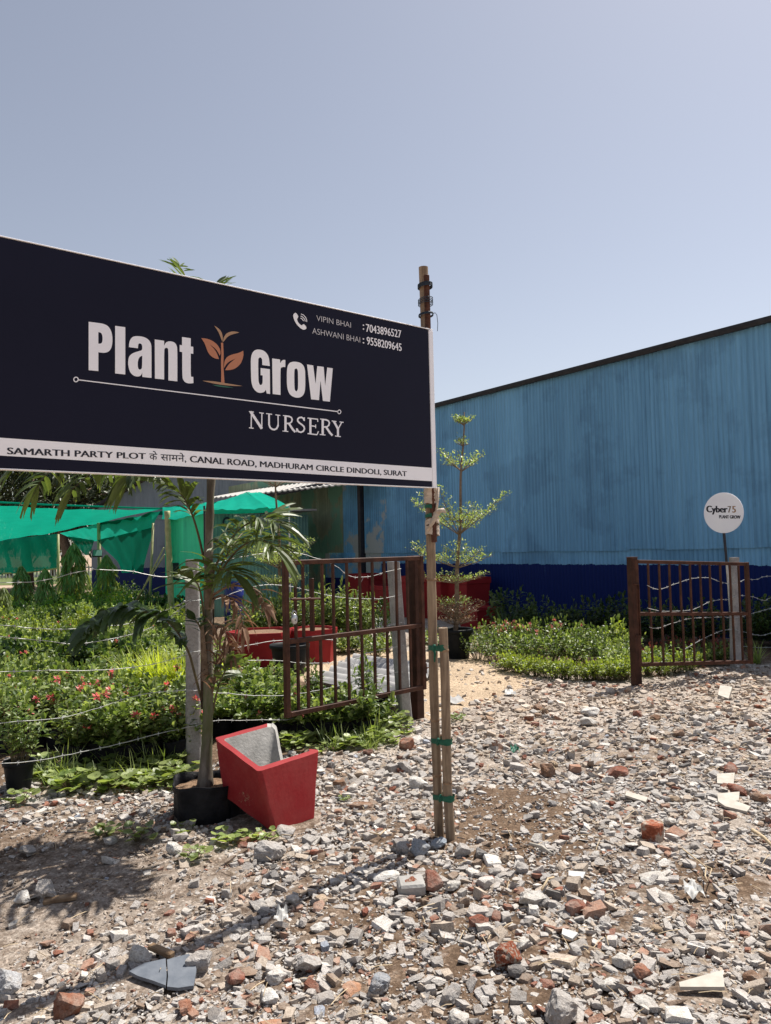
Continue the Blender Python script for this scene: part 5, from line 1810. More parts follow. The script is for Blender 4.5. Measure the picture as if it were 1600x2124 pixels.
LBL = ['low mid green bedding plant in the packed nursery field', 'low light green bedding plant in the packed nursery field', 'low yellow green bedding plant in the packed nursery field', 'low pale variegated bedding plant in the packed nursery field', 'dark broad leaved bedding plant in the packed nursery field', 'spiky narrow leaved bedding plant in the packed nursery field']
py = 1462.0
while py > 1252:
    d = G(200, py).y
    step_px = max(26, 0.40 * 1600 / d)
    px_ = -90 + R1.uniform(0, step_px)
    while px_ < 480:
        g = G(px_ + R1.uniform(-6, 6), py + R1.uniform(-4, 4))
        yel = py < 1292 and px_ < 300 and R1.random() < .75
        skip = (px_ > 395 and py < 1390) or (px_ > 440) or (262 < px_ < 400 and 1395 < py < 1450)
        if not skip:
            u = R1.random()
            if py > 1436 and px_ > 250: k = 3
            elif yel: k = 2 if u < .75 else 1
            elif py > 1405: k = 0 if u < .65 else (1 if u < .9 else 3)
            else:
                drift = math.sin(g.x * 1.1 + 2 * math.sin(g.y * .6)) + math.sin(g.y * .9 + 1)
                k = 0 if drift < -.1 else 1 if drift < .8 else 3
                bk = (int(math.floor(g.dot(FD) / .95)), int(math.floor(g.dot(FN) / 1.5)))
                if bk not in BLK: BLK[bk] = (R1.choice((0, 0, 1, 1, 3, 3, 4, 5, 2)), R1.uniform(.8, 1.3))
                if R1.random() < .85: k = BLK[bk][0]
            if u > .94 and not yel:
                low_f.put(zloc(g), R1.uniform(0, 6.28), R1.uniform(.9, 1.15), 'low bedding plant dotted with red flowers in the packed nursery field', 'red flowering plants in the nursery field')
            else:
                low_a[k].put(zloc(g), R1.uniform(0, 6.28), R1.choice((.85, 1.0, 1.15, 1.4)) * R1.uniform(.95, 1.05), LBL[k], 'low bedding plants in the nursery field')
        px_ += step_px
    py -= max(6.0, 0.36 / d * (py - 1150))
# yellow spider grass clumps
def grass_clump(r, n, L0, L1, W, mat, name, label, spread=.1, droop=.8, cat='plant'):
    root = thing(name, label, cat)
    A = LB()
    for _ in range(n):
        a = r.uniform(0, 6.28)
        b = Vector((r.uniform(-spread, spread) * .5, r.uniform(-spread, spread) * .5, 0))
        el = r.uniform(.6, 1.45)
        L = r.uniform(L0, L1)
        prev = b
        d = Vector((math.cos(a) * math.cos(el), math.sin(a) * math.cos(el), math.sin(el)))
        sd_ = Vector((-math.sin(a), math.cos(a), 0))
        o = len(A.v)
        for q in range(5):
            wq = W * (1 - (q / 4) ** 2 * .95) * .5
            A.v += [tuple(prev + sd_ * wq), tuple(prev - sd_ * wq)]
            prev = prev + d * (L / 4)
            d = (d - UZ * (droop * .3)).normalized()
        A.f += [(o + 2 * q, o + 2 * q + 1, o + 2 * q + 3, o + 2 * q + 2) for q in range(4)]
    A.obj('blades', mat, root)
    return root
sg = Proto(grass_clump(R1, 170, .28, .52, .02, 'leaflemon', 'spider_grass', 'x', .16, .85))
for k, (px_, py_, lb) in enumerate(((285, 1446, 'leftmost bright yellow green grassy clump in the flower field'), (330, 1450, 'second bright yellow green grassy clump from the left in the flower field'), (372, 1452, 'bright yellow green grassy clump against the left of the concrete post'), (468, 1418, 'bright yellow green grassy clump right of the palm trunk'))):
    sg.put(zloc(G(px_, py_), .05 if k < 3 else 0), k * 1.3, 1.15 if k < 3 else .75, lb)

# shrubs with narrow leaves behind the gate
shrub = [Proto(bush('oleander_shrub', 'leaf', R1, 70, 22, .5, .4, 1.05, .16, .03, .3, .55, False, 'leaflight', .65, 0, 'petal', None, 'x', 'shrub')) for _ in range(2)]
for k, (px_, py_, s_, lb) in enumerate(((520, 1345, .85, 'leftmost narrow leaved shrub behind the red planters'), (575, 1338, .95, 'narrow leaved shrub behind the latch side of the open gate'), (632, 1340, 1.0, 'narrow leaved shrub behind the padlock of the open gate'), (690, 1338, 1.05, 'narrow leaved shrub behind the middle bars of the open gate'), (738, 1334, .9, 'narrow leaved shrub left of the leaning concrete post'))):
    shrub[k % 2].put(zloc(G(px_, py_)), k * 1.7, s_, lb)
for k, (px_, py_) in enumerate(((735, 1352), (765, 1350), (700, 1356), (800, 1350), (780, 1362), (880, 1340), (900, 1348))):
    low_a[(1, 0, 1)[k % 3]].put(zloc(G(px_, py_)), k * 1.1, .95, 'low green bedding plant along the sandy path behind the gate', 'low plants along the sandy path')
for k, (px_, py_) in enumerate(((640, 1360), (680, 1362), (720, 1362))):
    low_a[1].put(zloc(G(px_, py_ - 8)), k * 1.9, .85, 'low green bedding plant along the sandy path behind the gate', 'low plants along the sandy path')

# right hand bed
rb = [Proto(bush('flowering_plant', 'leaf', R1, 34, 10, .36, .2, .48, .06, .03, .2, .45, False, 'leaflight', .5, fl, 'petalpink', None, 'x', 'plant', .042)) for fl in (0, 5)]
for k, (px_, py_, w_) in enumerate(((990, 1372, 0), (1015, 1352, 1), (1045, 1355, 1), (1080, 1352, 1), (1115, 1352, 1), (1150, 1354, 1), (1185, 1356, 0), (1220, 1358, 0), (1255, 1360, 0), (1290, 1364, 0), (1030, 1376, 0), (1065, 1382, 0), (1100, 1380, 0), (1140, 1380, 0), (1180, 1382, 0), (1220, 1384, 0), (1260, 1388, 0))):
    rb[w_].put(zloc(G(px_ + R1.uniform(-6, 6), py_)), k * 1.3, R1.uniform(.95, 1.15),
      'green bush with dusty pink flower heads along the back of the right bed' if w_ else 'leafy green bush without flowers in the right hand bed', 'pink flowering bushes in the right bed' if w_ else 'leafy bushes in the right bed')
hedge = Proto(bush('border_plant', 'leaflight', R1, 30, 9, .26, .12, .27, .05, .026, .2, .5, False, 'leafyellow', .4, 0, 'petal', None, 'x', 'plant'))
for k in range(13):
    u = k / 12
    hedge.put(zloc(G(1050 + 255 * u + R1.uniform(-4, 4), 1394 + 16 * u + 10 * math.sin(u * 3.14))), k * 2.1, R1.uniform(.8, 1.05), 'low fresh green border plant edging the right bed by the sand', 'border plants edging the right bed')
for k, (px_, py_) in enumerate(((1345, 1402), (1375, 1402), (1405, 1398), (1432, 1392))):
    hedge.put(zloc(G(px_, py_)), k * 1.1, .9, 'low fresh green border plant under the right gate', 'border plants under the right gate')
for k, (px_, py_) in enumerate(((1285, 1385), (1300, 1372), (1278, 1398))):
    low_a[3].put(zloc(G(px_, py_)), k, 1.0, 'pale whitish variegated plant beside the right gate post', 'pale plants beside the right gate post')
yl = Proto(bush('yellow_leaf_plant', 'leafyellow', R1, 20, 10, .25, .25, .5, .09, .045, .2, .45, False, 'leaflight', .4, 0, 'petal', None, 'x', 'plant'))
yl.put(zloc(G(1292, 1362)), 0, 1.1, 'broad yellow green leaved plant just left of the right gate post')
yl.put(zloc(G(1265, 1352)), 2, .9, 'smaller yellow green leaved plant further left of the right gate post')
redp = Proto(bush('red_leaf_plant', 'leafred', R1, 24, 8, .24, .12, .3, .06, .025, .2, .5, False, 'leaf', .3, 0, 'petal', None, 'x', 'plant'))
for k, (px_, py_) in enumerate(((1352, 1368), (1382, 1364), (1412, 1362), (1442, 1360), (1472, 1360), (1500, 1362))):
    redp.put(zloc(G(px_, py_)), k * 1.7, 1.0, 'reddish leaved bedding plant seen through the right gate bars', 'red leaved plants behind the right gate')
for k, (px_, py_) in enumerate(((1340, 1385), (1366, 1388), (1400, 1382), (1440, 1382), (1480, 1380), (1500, 1376))):
    low_a[k % 2].put(zloc(G(px_, py_)), k * 1.2, .8, 'low green plant behind the bottom rail of the right gate', 'low plants behind the right gate')
# shaded shrubs against the wall
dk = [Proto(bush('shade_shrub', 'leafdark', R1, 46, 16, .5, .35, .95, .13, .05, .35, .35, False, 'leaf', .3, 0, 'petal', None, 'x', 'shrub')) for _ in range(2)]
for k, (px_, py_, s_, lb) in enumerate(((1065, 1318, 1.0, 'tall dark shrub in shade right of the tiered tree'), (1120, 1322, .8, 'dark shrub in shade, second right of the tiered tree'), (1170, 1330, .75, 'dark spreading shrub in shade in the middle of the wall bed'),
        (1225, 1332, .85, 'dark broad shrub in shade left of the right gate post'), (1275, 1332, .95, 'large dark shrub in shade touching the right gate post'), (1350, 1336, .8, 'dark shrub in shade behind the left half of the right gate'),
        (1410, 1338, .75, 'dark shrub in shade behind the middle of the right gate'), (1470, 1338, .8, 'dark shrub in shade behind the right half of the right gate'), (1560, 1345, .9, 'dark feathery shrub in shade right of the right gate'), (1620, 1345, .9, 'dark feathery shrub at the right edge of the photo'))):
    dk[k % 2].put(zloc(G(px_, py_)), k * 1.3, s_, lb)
ag = Proto(grass_clump(R1, 34, .5, .75, .05, 'leafdark', 'agave', 'x', .15, .45))
ag.put(zloc(G(1052, 1328)), .3, .9, 'spiky dark agave at the front of the shaded wall bed')
gt_ = Proto(grass_clump(R1, 60, .2, .4, .014, 'leaflight', 'grass_tuft', 'x', .1, .7))
gt_.put(zloc(G(1568, 1378)), .3, .9, 'pale grassy tuft right of the right gate', None)
gt_.put(zloc(G(1418, 1352)), 1.3, .8, 'pale grassy tuft behind the right gate bars', None)

# small conifer by the red planters
def spindle(r, H, R_, n, mat, name, label, droop=True, cat='tree', L=.12, W=.03, trunk=True):
    root = thing(name, label, cat)
    A = LB()
    for _ in range(n):
        t_ = r.random() ** .85
        z = H * (.08 + .92 * t_)
        rad = R_ * min(1, (1 - t_) * 2.2) ** .7 * (0.8 + .22 * math.sin(t_ * 17 + 1) + .12 * math.sin(t_ * 41)) + .02
        a = r.uniform(0, 6.28)
        q = rad * math.sqrt(r.uniform(.25, 1))
        p = Vector((q * math.cos(a), q * math.sin(a), z))
        d = Vector((math.cos(a) * .5, math.sin(a) * .5, -1.0 if droop else .8)) + Vector((r.uniform(-.35, .35), r.uniform(-.35, .35), 0))
        d.normalize()
        A.leaf(p, d, sideof(d, r), L * r.uniform(.7, 1.3), W, .1, .15)
    A.obj('crown', mat, root)
    if trunk:
        mb = MB(); mb.tube([Vector((0, 0, 0)), Vector((0, 0, H * .8))], [.03, .008], 7)
        mb.obj('trunk', 'bark', root)
    return root
cf = spindle(R1, .75, .16, 420, 'leafdark', 'small_conifer', 'small upright dark conifer in front of the red box planters', False, 'shrub', .07, .02)
place(cf, zloc(G(797, 1340)))
ashoka = [Proto(spindle(R1, 2.2, .46, 700, 'leaflight', 'column_tree', 'x', True, 'tree', .34, .06)) for q_ in range(2)]
for k, (px_, py_, h_, lb) in enumerate(((45, 1268, 1.35, 'shaded drooping column tree under the left end of the green curtain'), (94, 1270, 1.25, 'drooping column tree just left of the thin net post'), (154, 1262, 1.95, 'tallest drooping column tree in the gap between the green curtains'),
      (222, 1262, 1.6, 'dark drooping column tree right of the floodlight post'), (8, 1300, .9, 'light drooping column tree at the left edge of the photo'))):
    ashoka[k % 2].put(zloc(G(px_, py_)), k * 1.4, h_ / 2.2, lb)
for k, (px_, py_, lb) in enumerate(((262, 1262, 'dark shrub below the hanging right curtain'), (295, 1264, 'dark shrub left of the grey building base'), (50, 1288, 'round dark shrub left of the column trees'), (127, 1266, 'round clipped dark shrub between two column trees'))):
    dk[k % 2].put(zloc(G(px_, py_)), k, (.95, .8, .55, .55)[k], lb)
for k, (px_, py_) in enumerate(((186, 1264), (208, 1264), (236, 1268), (255, 1270))):
    yl.put(zloc(G(px_, py_)), k, 1.3, 'broad leaved light plant at the foot of the net posts', 'broad leaved plants at the net posts')
for k, px_ in enumerate((18, 40, 62, 80, 110, 175)):
    redp.put(zloc(G(px_, 1272 - 2 * (k % 2))), k, 1.0, 'reddish bedding plant at the far left end of the field', 'red plants at the far end of the field')

# ================================================================== TIERED TREES
def tier(root, r, c, z, R_, nb, rise, mat, dens=26, leaf=.037, name='tier', blobs=0.0):
    A = LB()
    S_ = MB()
    for k in range(nb):
        a = 6.2832 * k / nb + r.uniform(-.3, .3)
        L = R_ * r.uniform(.45, 1.15)
        b0 = Vector((c.x, c.y, z))
        b1 = b0 + Vector((math.cos(a) * L, math.sin(a) * L, rise * L * r.uniform(.7, 1.2)))
        midp = b0.lerp(b1, .5) + Vector((0, 0, -.04 * L))
        S_.tube([b0, midp, b1], [.008, .005, .002], 5, 0, False)
        nsub = max(3, int(L * 9))
        for q in range(nsub):
            u = .25 + .75 * q / nsub
            p0 = b0.lerp(midp, u * 2) if u < .5 else midp.lerp(b1, u * 2 - 1)
            for sgn in (-1, 1):
                aa = a + sgn * r.uniform(.5, 1.1)
                l2 = (1.15 - u) * L * .45 * r.uniform(.6, 1.1) + .05
                p1 = p0 + Vector((math.cos(aa) * l2, math.sin(aa) * l2, l2 * r.uniform(.05, .5)))
                S_.tube([p0, p1], [.002, .0012], 3, 0, False)
                for _ in range(max(2, int(dens * l2 / .25))):
                    pp = p0.lerp(p1, r.random()) + Vector((r.uniform(-.03, .03), r.uniform(-.03, .03), r.uniform(0, .06)))
                    d = rdir(r, .7)
                    A.small(pp, d, sideof(d, r), leaf * r.uniform(.6, 1.3), leaf * .55)
    A.obj('tier_foliage', mat, root)
    tag(S_.obj('tier_branches', 'bark', root), kind='stuff')
def tiered_tree(base, topz, lean, tiers, label, r):
    root = thing('tiered_tree', label, 'tree', base)
    top = Vector((base.x + lean[0], base.y + lean[1], topz))
    mb = MB()
    n = 14
    pts = [base.lerp(top, i / n) + Vector((.012 * math.sin(i * 1.1), .01 * math.cos(i * .9), 0)) for i in range(n + 1)]
    mb.tube(pts, [.034 * (1 - .85 * i / n) + .003 for i in range(n + 1)], 9)
    mb.obj('trunk', 'bark', root, smooth=True)
    for (z, R_, nb, rise, mat, dens) in tiers:
        u = (z - base.z) / (topz - base.z)
        tier(root, r, base.lerp(top, u), z, R_, nb, rise, mat, dens)
    return root
tb = Vector((tl.x, tl.y, 0.3))
zz = lambda py: P(950, py, tl.y).z
tiered_tree(tb, zz(855), (P(963, 855, tl.y).x - tl.x, 0), [
    (zz(882), .13, 6, .75, 'leafmant', 34), (zz(925), .14, 4, .5, 'leafmant', 14), (zz(978), .40, 7, .8, 'leafmant', 20),
    (zz(1110), .70, 9, .82, 'leafmant', 24), (zz(1085), .36, 5, .7, 'leafmant', 22), (zz(1178), .72, 8, .5, 'leafmant', 17), (zz(1210), .56, 7, .28, 'leafmant', 15),
    (zz(1285), .40, 10, .6, 'leafbrown', 15), (zz(1262), .42, 6, .38, 'leafmant', 14), (zz(1296), .3, 7, .3, 'leafbrown', 16)], 'slender tiered tree in a black pot in front of the blue shed', random.Random(5))
t2 = G(588, 1336)
zz2 = lambda py: P(590, py, t2.y).z
tiered_tree(Vector((t2.x, t2.y, 0)), zz2(900), (P(568, 900, t2.y).x - t2.x, 0), [
    (zz2(960), .6, 9, .5, 'leafmant', 14), (zz2(1010), .35, 8, .7, 'leafbrown', 1), (zz2(1180), .72, 11, .75, 'leafmant', 26), (zz2(1160), .42, 8, .7, 'leafmant', 24), (zz2(1215), .5, 9, .35, 'leafmant', 26)],
    'slender tiered tree half hidden behind the palm and the signboard', random.Random(9))

# ================================================================== PALM
PR = random.Random(33)
pbase = Vector((gbc.x + 0.0, gbc.y, gbc.z + 0.14))
ptop = P(441, 900, 4.78)
palm = thing('palm', 'slender young palm with ragged leaflets growing from the black bag', 'palm', pbase)
mb = MB()
n = 30
pts, rad = [], []
for i in range(n + 1):
    u = i / n
    tgt = [(0, 430, 1690), (.3, 431, 1500), (.5, 428, 1400), (.75, 430, 1240), (1, 438, 1000)]
    pts.append(pbase.lerp(ptop, u) + Vector((.008 * math.sin(u * 7), 0, 0)))
    rad.append(.033 - .010 * u + .028 * math.exp(-u / .045) + .0035 * math.sin(u * 60) * (u > .4))
pts[0].z -= .03
mb.tube(pts, rad, 16)
mb.obj('trunk', 'palmtrunk', palm, smooth=True)
# sheath flaps on the trunk
mb = MB()
for u0, a0, L in ((.22, 2.2, .42), (.30, 4.2, .35), (.42, 1.0, .3), (.5, 5.2, .3)):
    p = pbase.lerp(ptop, u0)
    rr = []
    for j in range(6):
        v = j / 5
        rr.append([p + Vector((math.cos(a0 + s * (1.1 - .8 * v)) * (.034 + .01 * v), math.sin(a0 + s * (1.1 - .8 * v)) * (.034 + .01 * v), L * v)) for s in (-1, -.5, 0, .5, 1)])
    mb.grid(rr)
mb.obj('leaf_sheath', 'bark', palm, smooth=True)
def leaflet(A, p, d, side, L, W, droop, r, jag=True):
    """wedge leaflet: narrow at the base, ragged broad end"""
    o = len(A.v)
    segs = 5
    prof = (.25, .8, 1.0, .92, .7) if jag else (.3, .9, 1.0, .75, .4)
    q = Vector(p)
    dd = Vector(d)
    nrm = side.cross(dd)
    for i in range(segs):
        w_ = W * prof[i] * .5
        A.v += [tuple(q + side * w_ + nrm * (.25 * w_)), tuple(q), tuple(q - side * w_ + nrm * (.25 * w_))]
        q = q + dd * (L / segs)
        dd = (dd - UZ * droop * .32 + nrm * r.uniform(-.06, .06)).normalized()
        nrm = side.cross(dd)
    for i in range(segs - 1):
        a = o + 3 * i
        A.f += [(a, a + 1, a + 4, a + 3), (a + 1, a + 2, a + 5, a + 4)]
    a = o + 3 * (segs - 1)
    e = len(A.v)
    t1 = q + side * (W * .32) + dd * (L * r.uniform(-.08, .08))
    t2_ = q + dd * (L * r.uniform(.0, .12))
    t3 = q - side * (W * .32) + dd * (L * r.uniform(-.1, .06))
    A.v += [tuple(t1), tuple(t2_), tuple(t3)]
    A.f += [(a, a + 1, e), (a + 1, e + 1, e) if r.random() < .3 else (a + 1, e + 1, a), (a + 1, a + 2, e + 2)]
def frond(pts, nl, L, W, droop, mat, r, start=.3, root=palm, rad=.008, fan=.9, tipL=.6, petm='petiole', jag=True, single=True):
    """rachis through pts (3-D) with paired leaflets"""
    P_ = [Vector(p) for p in pts]
    dense = []
    n = len(P_)
    for i in range(n - 1):
        p0 = P_[max(i - 1, 0)]; a = P_[i]; b = P_[i + 1]; p3 = P_[min(i + 2, n - 1)]
        for k in range(8):
            t_ = k / 8
            dense.append(.5 * ((2 * a) + (b - p0) * t_ + (2 * p0 - 5 * a + 4 * b - p3) * t_ ** 2 + (3 * a - p0 - 3 * b + p3) * t_ ** 3))
    dense.append(P_[-1])
    m = len(dense)
    mb = MB()
    mb.tube(dense, [rad * (1 - .85 * i / m) + .001 for i in range(m)], 7)
    pet = mb.obj('frond', petm, root, smooth=True)
    A = LB()
    def put(p, d, sd_, L_, W_, dr):
        T_ = LB() if single else A
        leaflet(T_, p, d, sd_, L_, W_, dr, r, jag)
        if single: T_.obj('leaflet', mat, pet)
    for k in range(nl):
        u = start + (1 - start) * (k + r.uniform(-.2, .2)) / max(1, nl - 1)
        u = min(max(u, 0), .999)
        i = min(int(u * (m - 1)), m - 2)
        p = dense[i].lerp(dense[i + 1], u * (m - 1) - i)
        t = (dense[i + 1] - dense[i]).normalized()
        s = t.cross(UZ)
        if s.length < .1: s = Vector((1, 0, 0))
        s.normalize()
        for sg_ in (-1, 1):
            env = (.55 + .45 * math.sin(3.14 * min(1, (u - start) / (1 - start) * .9 + .12))) if tipL < 1 else 1
            d = (t * r.uniform(.35, .75) + s * sg_ * fan * r.uniform(.75, 1.2) + UZ * r.uniform(-.15, .45)).normalized()
            sd_ = d.cross(UZ + Vector((r.uniform(-.5, .5), r.uniform(-.5, .5), 0)))
            if sd_.length < .1: sd_ = d.orthogonal()
            sd_.normalize()
            put(p, d, sd_, L * env * r.uniform(.8, 1.15), W * r.uniform(.8, 1.2), droop * r.uniform(.6, 1.3))
    t = (dense[-1] - dense[-3]).normalized()
    for _ in range(3):
        d = (t + Vector((r.uniform(-.3, .3), r.uniform(-.3, .3), r.uniform(-.2, .2)))).normalized()
        put(dense[-1], d, d.orthogonal().normalized(), L * .8, W * 1.3, droop)
    if not single: A.obj('leaflets', mat, pet)
    return pet
Y0 = 4.78
# low left frond, drooping in front of the flower field
frond([P(428, 1490, Y0), P(405, 1400, Y0 - .03), P(388, 1345, Y0 - .06), P(352, 1292, Y0 - .1), P(300, 1268, Y0 - .15), P(240, 1268, Y0 - .2), P(195, 1292, Y0 - .25)], 20, .27, .076, .85, 'leafdark', PR, .36)  # darker leaf colour stands in for the shade on its underside
# right burst
frond([P(434, 1215, Y0), P(452, 1165, Y0 - .1), P(490, 1105, Y0 - .2), P(535, 1078, Y0 - .3), P(575, 1085, Y0 - .35)], 22, .30, .025, .6, 'leafpalm', PR, .35, fan=1.0)
frond([P(434, 1235, Y0), P(462, 1180, Y0 - .15), P(500, 1135, Y0 - .3), P(540, 1120, Y0 - .4), P(570, 1135, Y0 - .45)], 20, .32, .025, .65, 'leafpalm', PR, .3, fan=1.0)
frond([P(432, 1260, Y0), P(452, 1190, Y0 - .05), P(478, 1140, Y0 - .1), P(510, 1100, Y0 + .1), P(560, 1070, Y0 + .2)], 20, .29, .026, .4, 'leafpalm', PR, .4, fan=1.0)
frond([P(430, 1300, Y0), P(440, 1230, Y0 - .1), P(452, 1195, Y0 - .2), P(462, 1180, Y0 - .3), P(485, 1190, Y0 - .35)], 14, .33, .03, .7, 'leafpalm', PR, .3, fan=.8)
# left upper frond
frond([P(430, 1190, Y0), P(412, 1110, Y0 - .04), P(396, 1060, Y0 - .08), P(376, 1025, Y0 - .12), P(345, 1003, Y0 - .15)], 15, .28, .034, .55, 'leafpalm', PR, .42, fan=1.0)
frond([P(428, 1330, Y0), P(420, 1250, Y0 - .1), P(412, 1215, Y0 - .18), P(402, 1200, Y0 - .24)], 7, .24, .04, .6, 'leafpalm', PR, .5, fan=.9)
# small side tufts low on the trunk
frond([P(425, 1330, Y0 - .02), P(415, 1300, Y0 - .08), P(405, 1285, Y0 - .12)], 5, .12, .03, .3, 'leafdark', PR, .3)
frond([P(432, 1520, Y0), P(452, 1430, Y0 - .06), P(470, 1385, Y0 - .1)], 4, .18, .06, .7, 'leafpalm', PR, .5)
# crown high behind the signboard
for (pp, nl, L, W, dr_) in (
    ([P(437, 1000, Y0), P(430, 800, Y0 + .1), P(400, 640, Y0 + .25), P(384, 572, Y0 + .3), P(372, 552, Y0 + .35)], 12, .17, .024, .15),
    ([P(439, 1000, Y0), P(445, 800, Y0 + .1), P(440, 660, Y0 + .3), P(442, 602, Y0 + .35), P(448, 590, Y0 + .4)], 12, .18, .024, .15),
    ([P(438, 960, Y0), P(470, 830, Y0 + .05), P(540, 740, Y0 - .0), P(640, 730, Y0 - .0), P(720, 790, Y0 + .0)], 14, .30, .04, .5),
    ([P(438, 980, Y0), P(380, 860, Y0 + .1), P(290, 790, Y0 + .2), P(190, 800, Y0 + .25), P(110, 870, Y0 + .3)], 15, .34, .04, .6),
    ([P(436, 990, Y0), P(350, 900, Y0 + .2), P(230, 880, Y0 + .4), P(120, 920, Y0 + .5), P(40, 960, Y0 + .6)], 14, .36, .04, .7),
    ([P(438, 985, Y0), P(400, 880, Y0 + .3), P(330, 860, Y0 + .7), P(270, 900, Y0 + 1.0), P(230, 950, Y0 + 1.2)], 12, .32, .04, .6),
    ([P(438, 970, Y0), P(480, 860, Y0 + .3), P(560, 800, Y0 + .6), P(640, 830, Y0 + .8), P(690, 880, Y0 + .9)], 13, .30, .04, .5),
    ([P(437, 960, Y0), P(380, 900, Y0 + .15), P(300, 915, Y0 + .3), P(210, 965, Y0 + .4), P(150, 1015, Y0 + .45)], 16, .32, .035, .75),
    ([P(437, 970, Y0), P(395, 920, Y0 + .3), P(350, 925, Y0 + .6), P(300, 965, Y0 + .8), P(262, 1005, Y0 + .9)], 14, .30, .033, .75),
    ([P(437, 950, Y0), P(350, 880, Y0 + .3), P(230, 890, Y0 + .6), P(130, 950, Y0 + .8), P(80, 1005, Y0 + .9)], 15, .34, .035, .8),
    ([P(438, 990, Y0), P(410, 930, Y0 - .1), P(350, 920, Y0 - .2), P(300, 950, Y0 - .25), P(268, 985, Y0 - .3)], 10, .3, .036, .6)):
    frond(pp, nl, L, W, dr_, 'leafpalm', PR, .3, fan=.95, single=False)
# petioles hanging with dead leaves
for (pp, nl, L, W, dr_) in (
    ([P(433, 1250, Y0), P(462, 1235, Y0 - .1), P(492, 1255, Y0 - .15), P(505, 1300, Y0 - .18)], 8, .19, .024, .9),
    ([P(434, 1350, Y0), P(446, 1310, Y0 - .04), P(462, 1300, Y0 - .1), P(475, 1335, Y0 - .12)], 8, .22, .016, 1.0),
    ([P(430, 1480, Y0), P(444, 1420, Y0 - .05), P(455, 1380, Y0 - .08), P(470, 1350, Y0 - .12)], 9, .20, .014, .9),
    ([P(432, 1500, Y0), P(440, 1440, Y0 - .05), P(448, 1380, Y0 - .07), P(452, 1330, Y0 - .08)], 9, .22, .014, 1.0),
    ([P(434, 1240, Y0), P(480, 1215, Y0 - .2), P(530, 1225, Y0 - .3), P(548, 1250, Y0 - .33)], 5, .18, .028, .9)):
    frond(pp, nl, L, W, dr_, 'leafdry', PR, .35, fan=.6, petm='leafdry', jag=False, single=False)

# ================================================================== BACKGROUND TREES
def big_tree(loc, H, R_, n, mat, label, r, trunk_h=.35, leaf=.3):
    root = thing('broadleaf_tree', label, 'tree', loc)
    mb = MB()
    b = Vector(loc)
    tp = b + Vector((r.uniform(-.4, .4), 0, H * trunk_h))
    tr_ = H * .028
    mb.tube([b - Vector((0, 0, .2)), b.lerp(tp, .5) + Vector((r.uniform(-.2, .2), 0, 0)), tp], [tr_ * 1.3, tr_, tr_ * .8], 9)
    cl = []
    for k in range(11):
        a = 6.2832 * k / 11 + r.uniform(-.3, .3)
        rr = R_ * r.uniform(.25, .85)
        c = b + Vector((math.cos(a) * rr, math.sin(a) * rr, H * r.uniform(trunk_h + .05, .92)))
        mb.tube([tp, tp.lerp(c, .55) + Vector((0, 0, .3)), c], [tr_ * .5, tr_ * .3, tr_ * .08], 6)
        cl.append((c, R_ * r.uniform(.3, .5)))
    cl.append((b + Vector((0, 0, H * .75)), R_ * .55))
    mb.obj('trunk', 'bark', root, smooth=True)
    A = LB()
    for _ in range(n):
        c, q = r.choice(cl)
        d = rdir(r, 0)
        p = c + Vector((d.x, d.y, d.z * .75)) * (q * r.uniform(.45, 1.05))
        dd = (d + Vector((r.uniform(-.5, .5), r.uniform(-.5, .5), r.uniform(-.7, .2)))).normalized()
        A.leaf(p, dd, sideof(dd, r), leaf * r.uniform(.6, 1.3), leaf * .38, .25, .15)
    A.obj('crown', mat, root)
    return root
TR = random.Random(3)
for k, (px_, Y_, H, R_, n, lb) in enumerate(((60, 38, 8.5, 4.6, 5200, 'big dark tree above the left shade net'), (200, 40, 8.0, 4.4, 5200, 'big dark tree behind the gap of the shade nets'), (-90, 36, 9, 4.8, 4200, 'big dark tree at the left edge behind the nets'),
        (140, 34, 7.5, 3.4, 3600, 'dark trunked tree standing behind the tallest column tree'), (300, 52, 7.6, 4, 3000, 'further tree beside the grey building gable'), (110, 62, 7, 4.5, 2200, 'distant tree beyond the pale boundary fence'), (230, 66, 7, 4.5, 2200, 'distant tree right of the boundary fence'), (20, 64, 6.5, 4.5, 2200, 'distant tree at the far left'))):
    q = P(px_, 1150, Y_)
    big_tree(Vector((q.x, Y_, 0)), H, R_, n, 'leaftree', lb, TR, .3 if k != 3 else .42, .34)
# far lawn and fence
mb = MB()
lx = [P(-200, 1150, 48).x, P(330, 1150, 48).x]
mb.add([(lx[0], 44, -.03), (lx[1], 44, -.03), (lx[1] + 3, 75, -.03), (lx[0] - 20, 75, -.03)], [(0, 1, 2, 3)])
tag(mb.obj('lawn', 'leaflight'), kind='structure')
ff = thing('boundary_fence', 'pale boundary fence far off beyond the lawn', 'fence', (P(120, 1150, 58).x, 58, 0))
xa, xb = P(-160, 1150, 58).x, P(300, 1150, 58).x
mb = MB()
x = xa
while x < xb:
    mb.box((x, 58, .35), (.10, .06, .8)); x += .26
tag(mb.obj('palings', 'asbestos', ff), kind='stuff')
MB().box(((xa + xb) / 2, 58.05, .62), (xb - xa, .05, .1)).obj('rail', 'asbestos', ff)

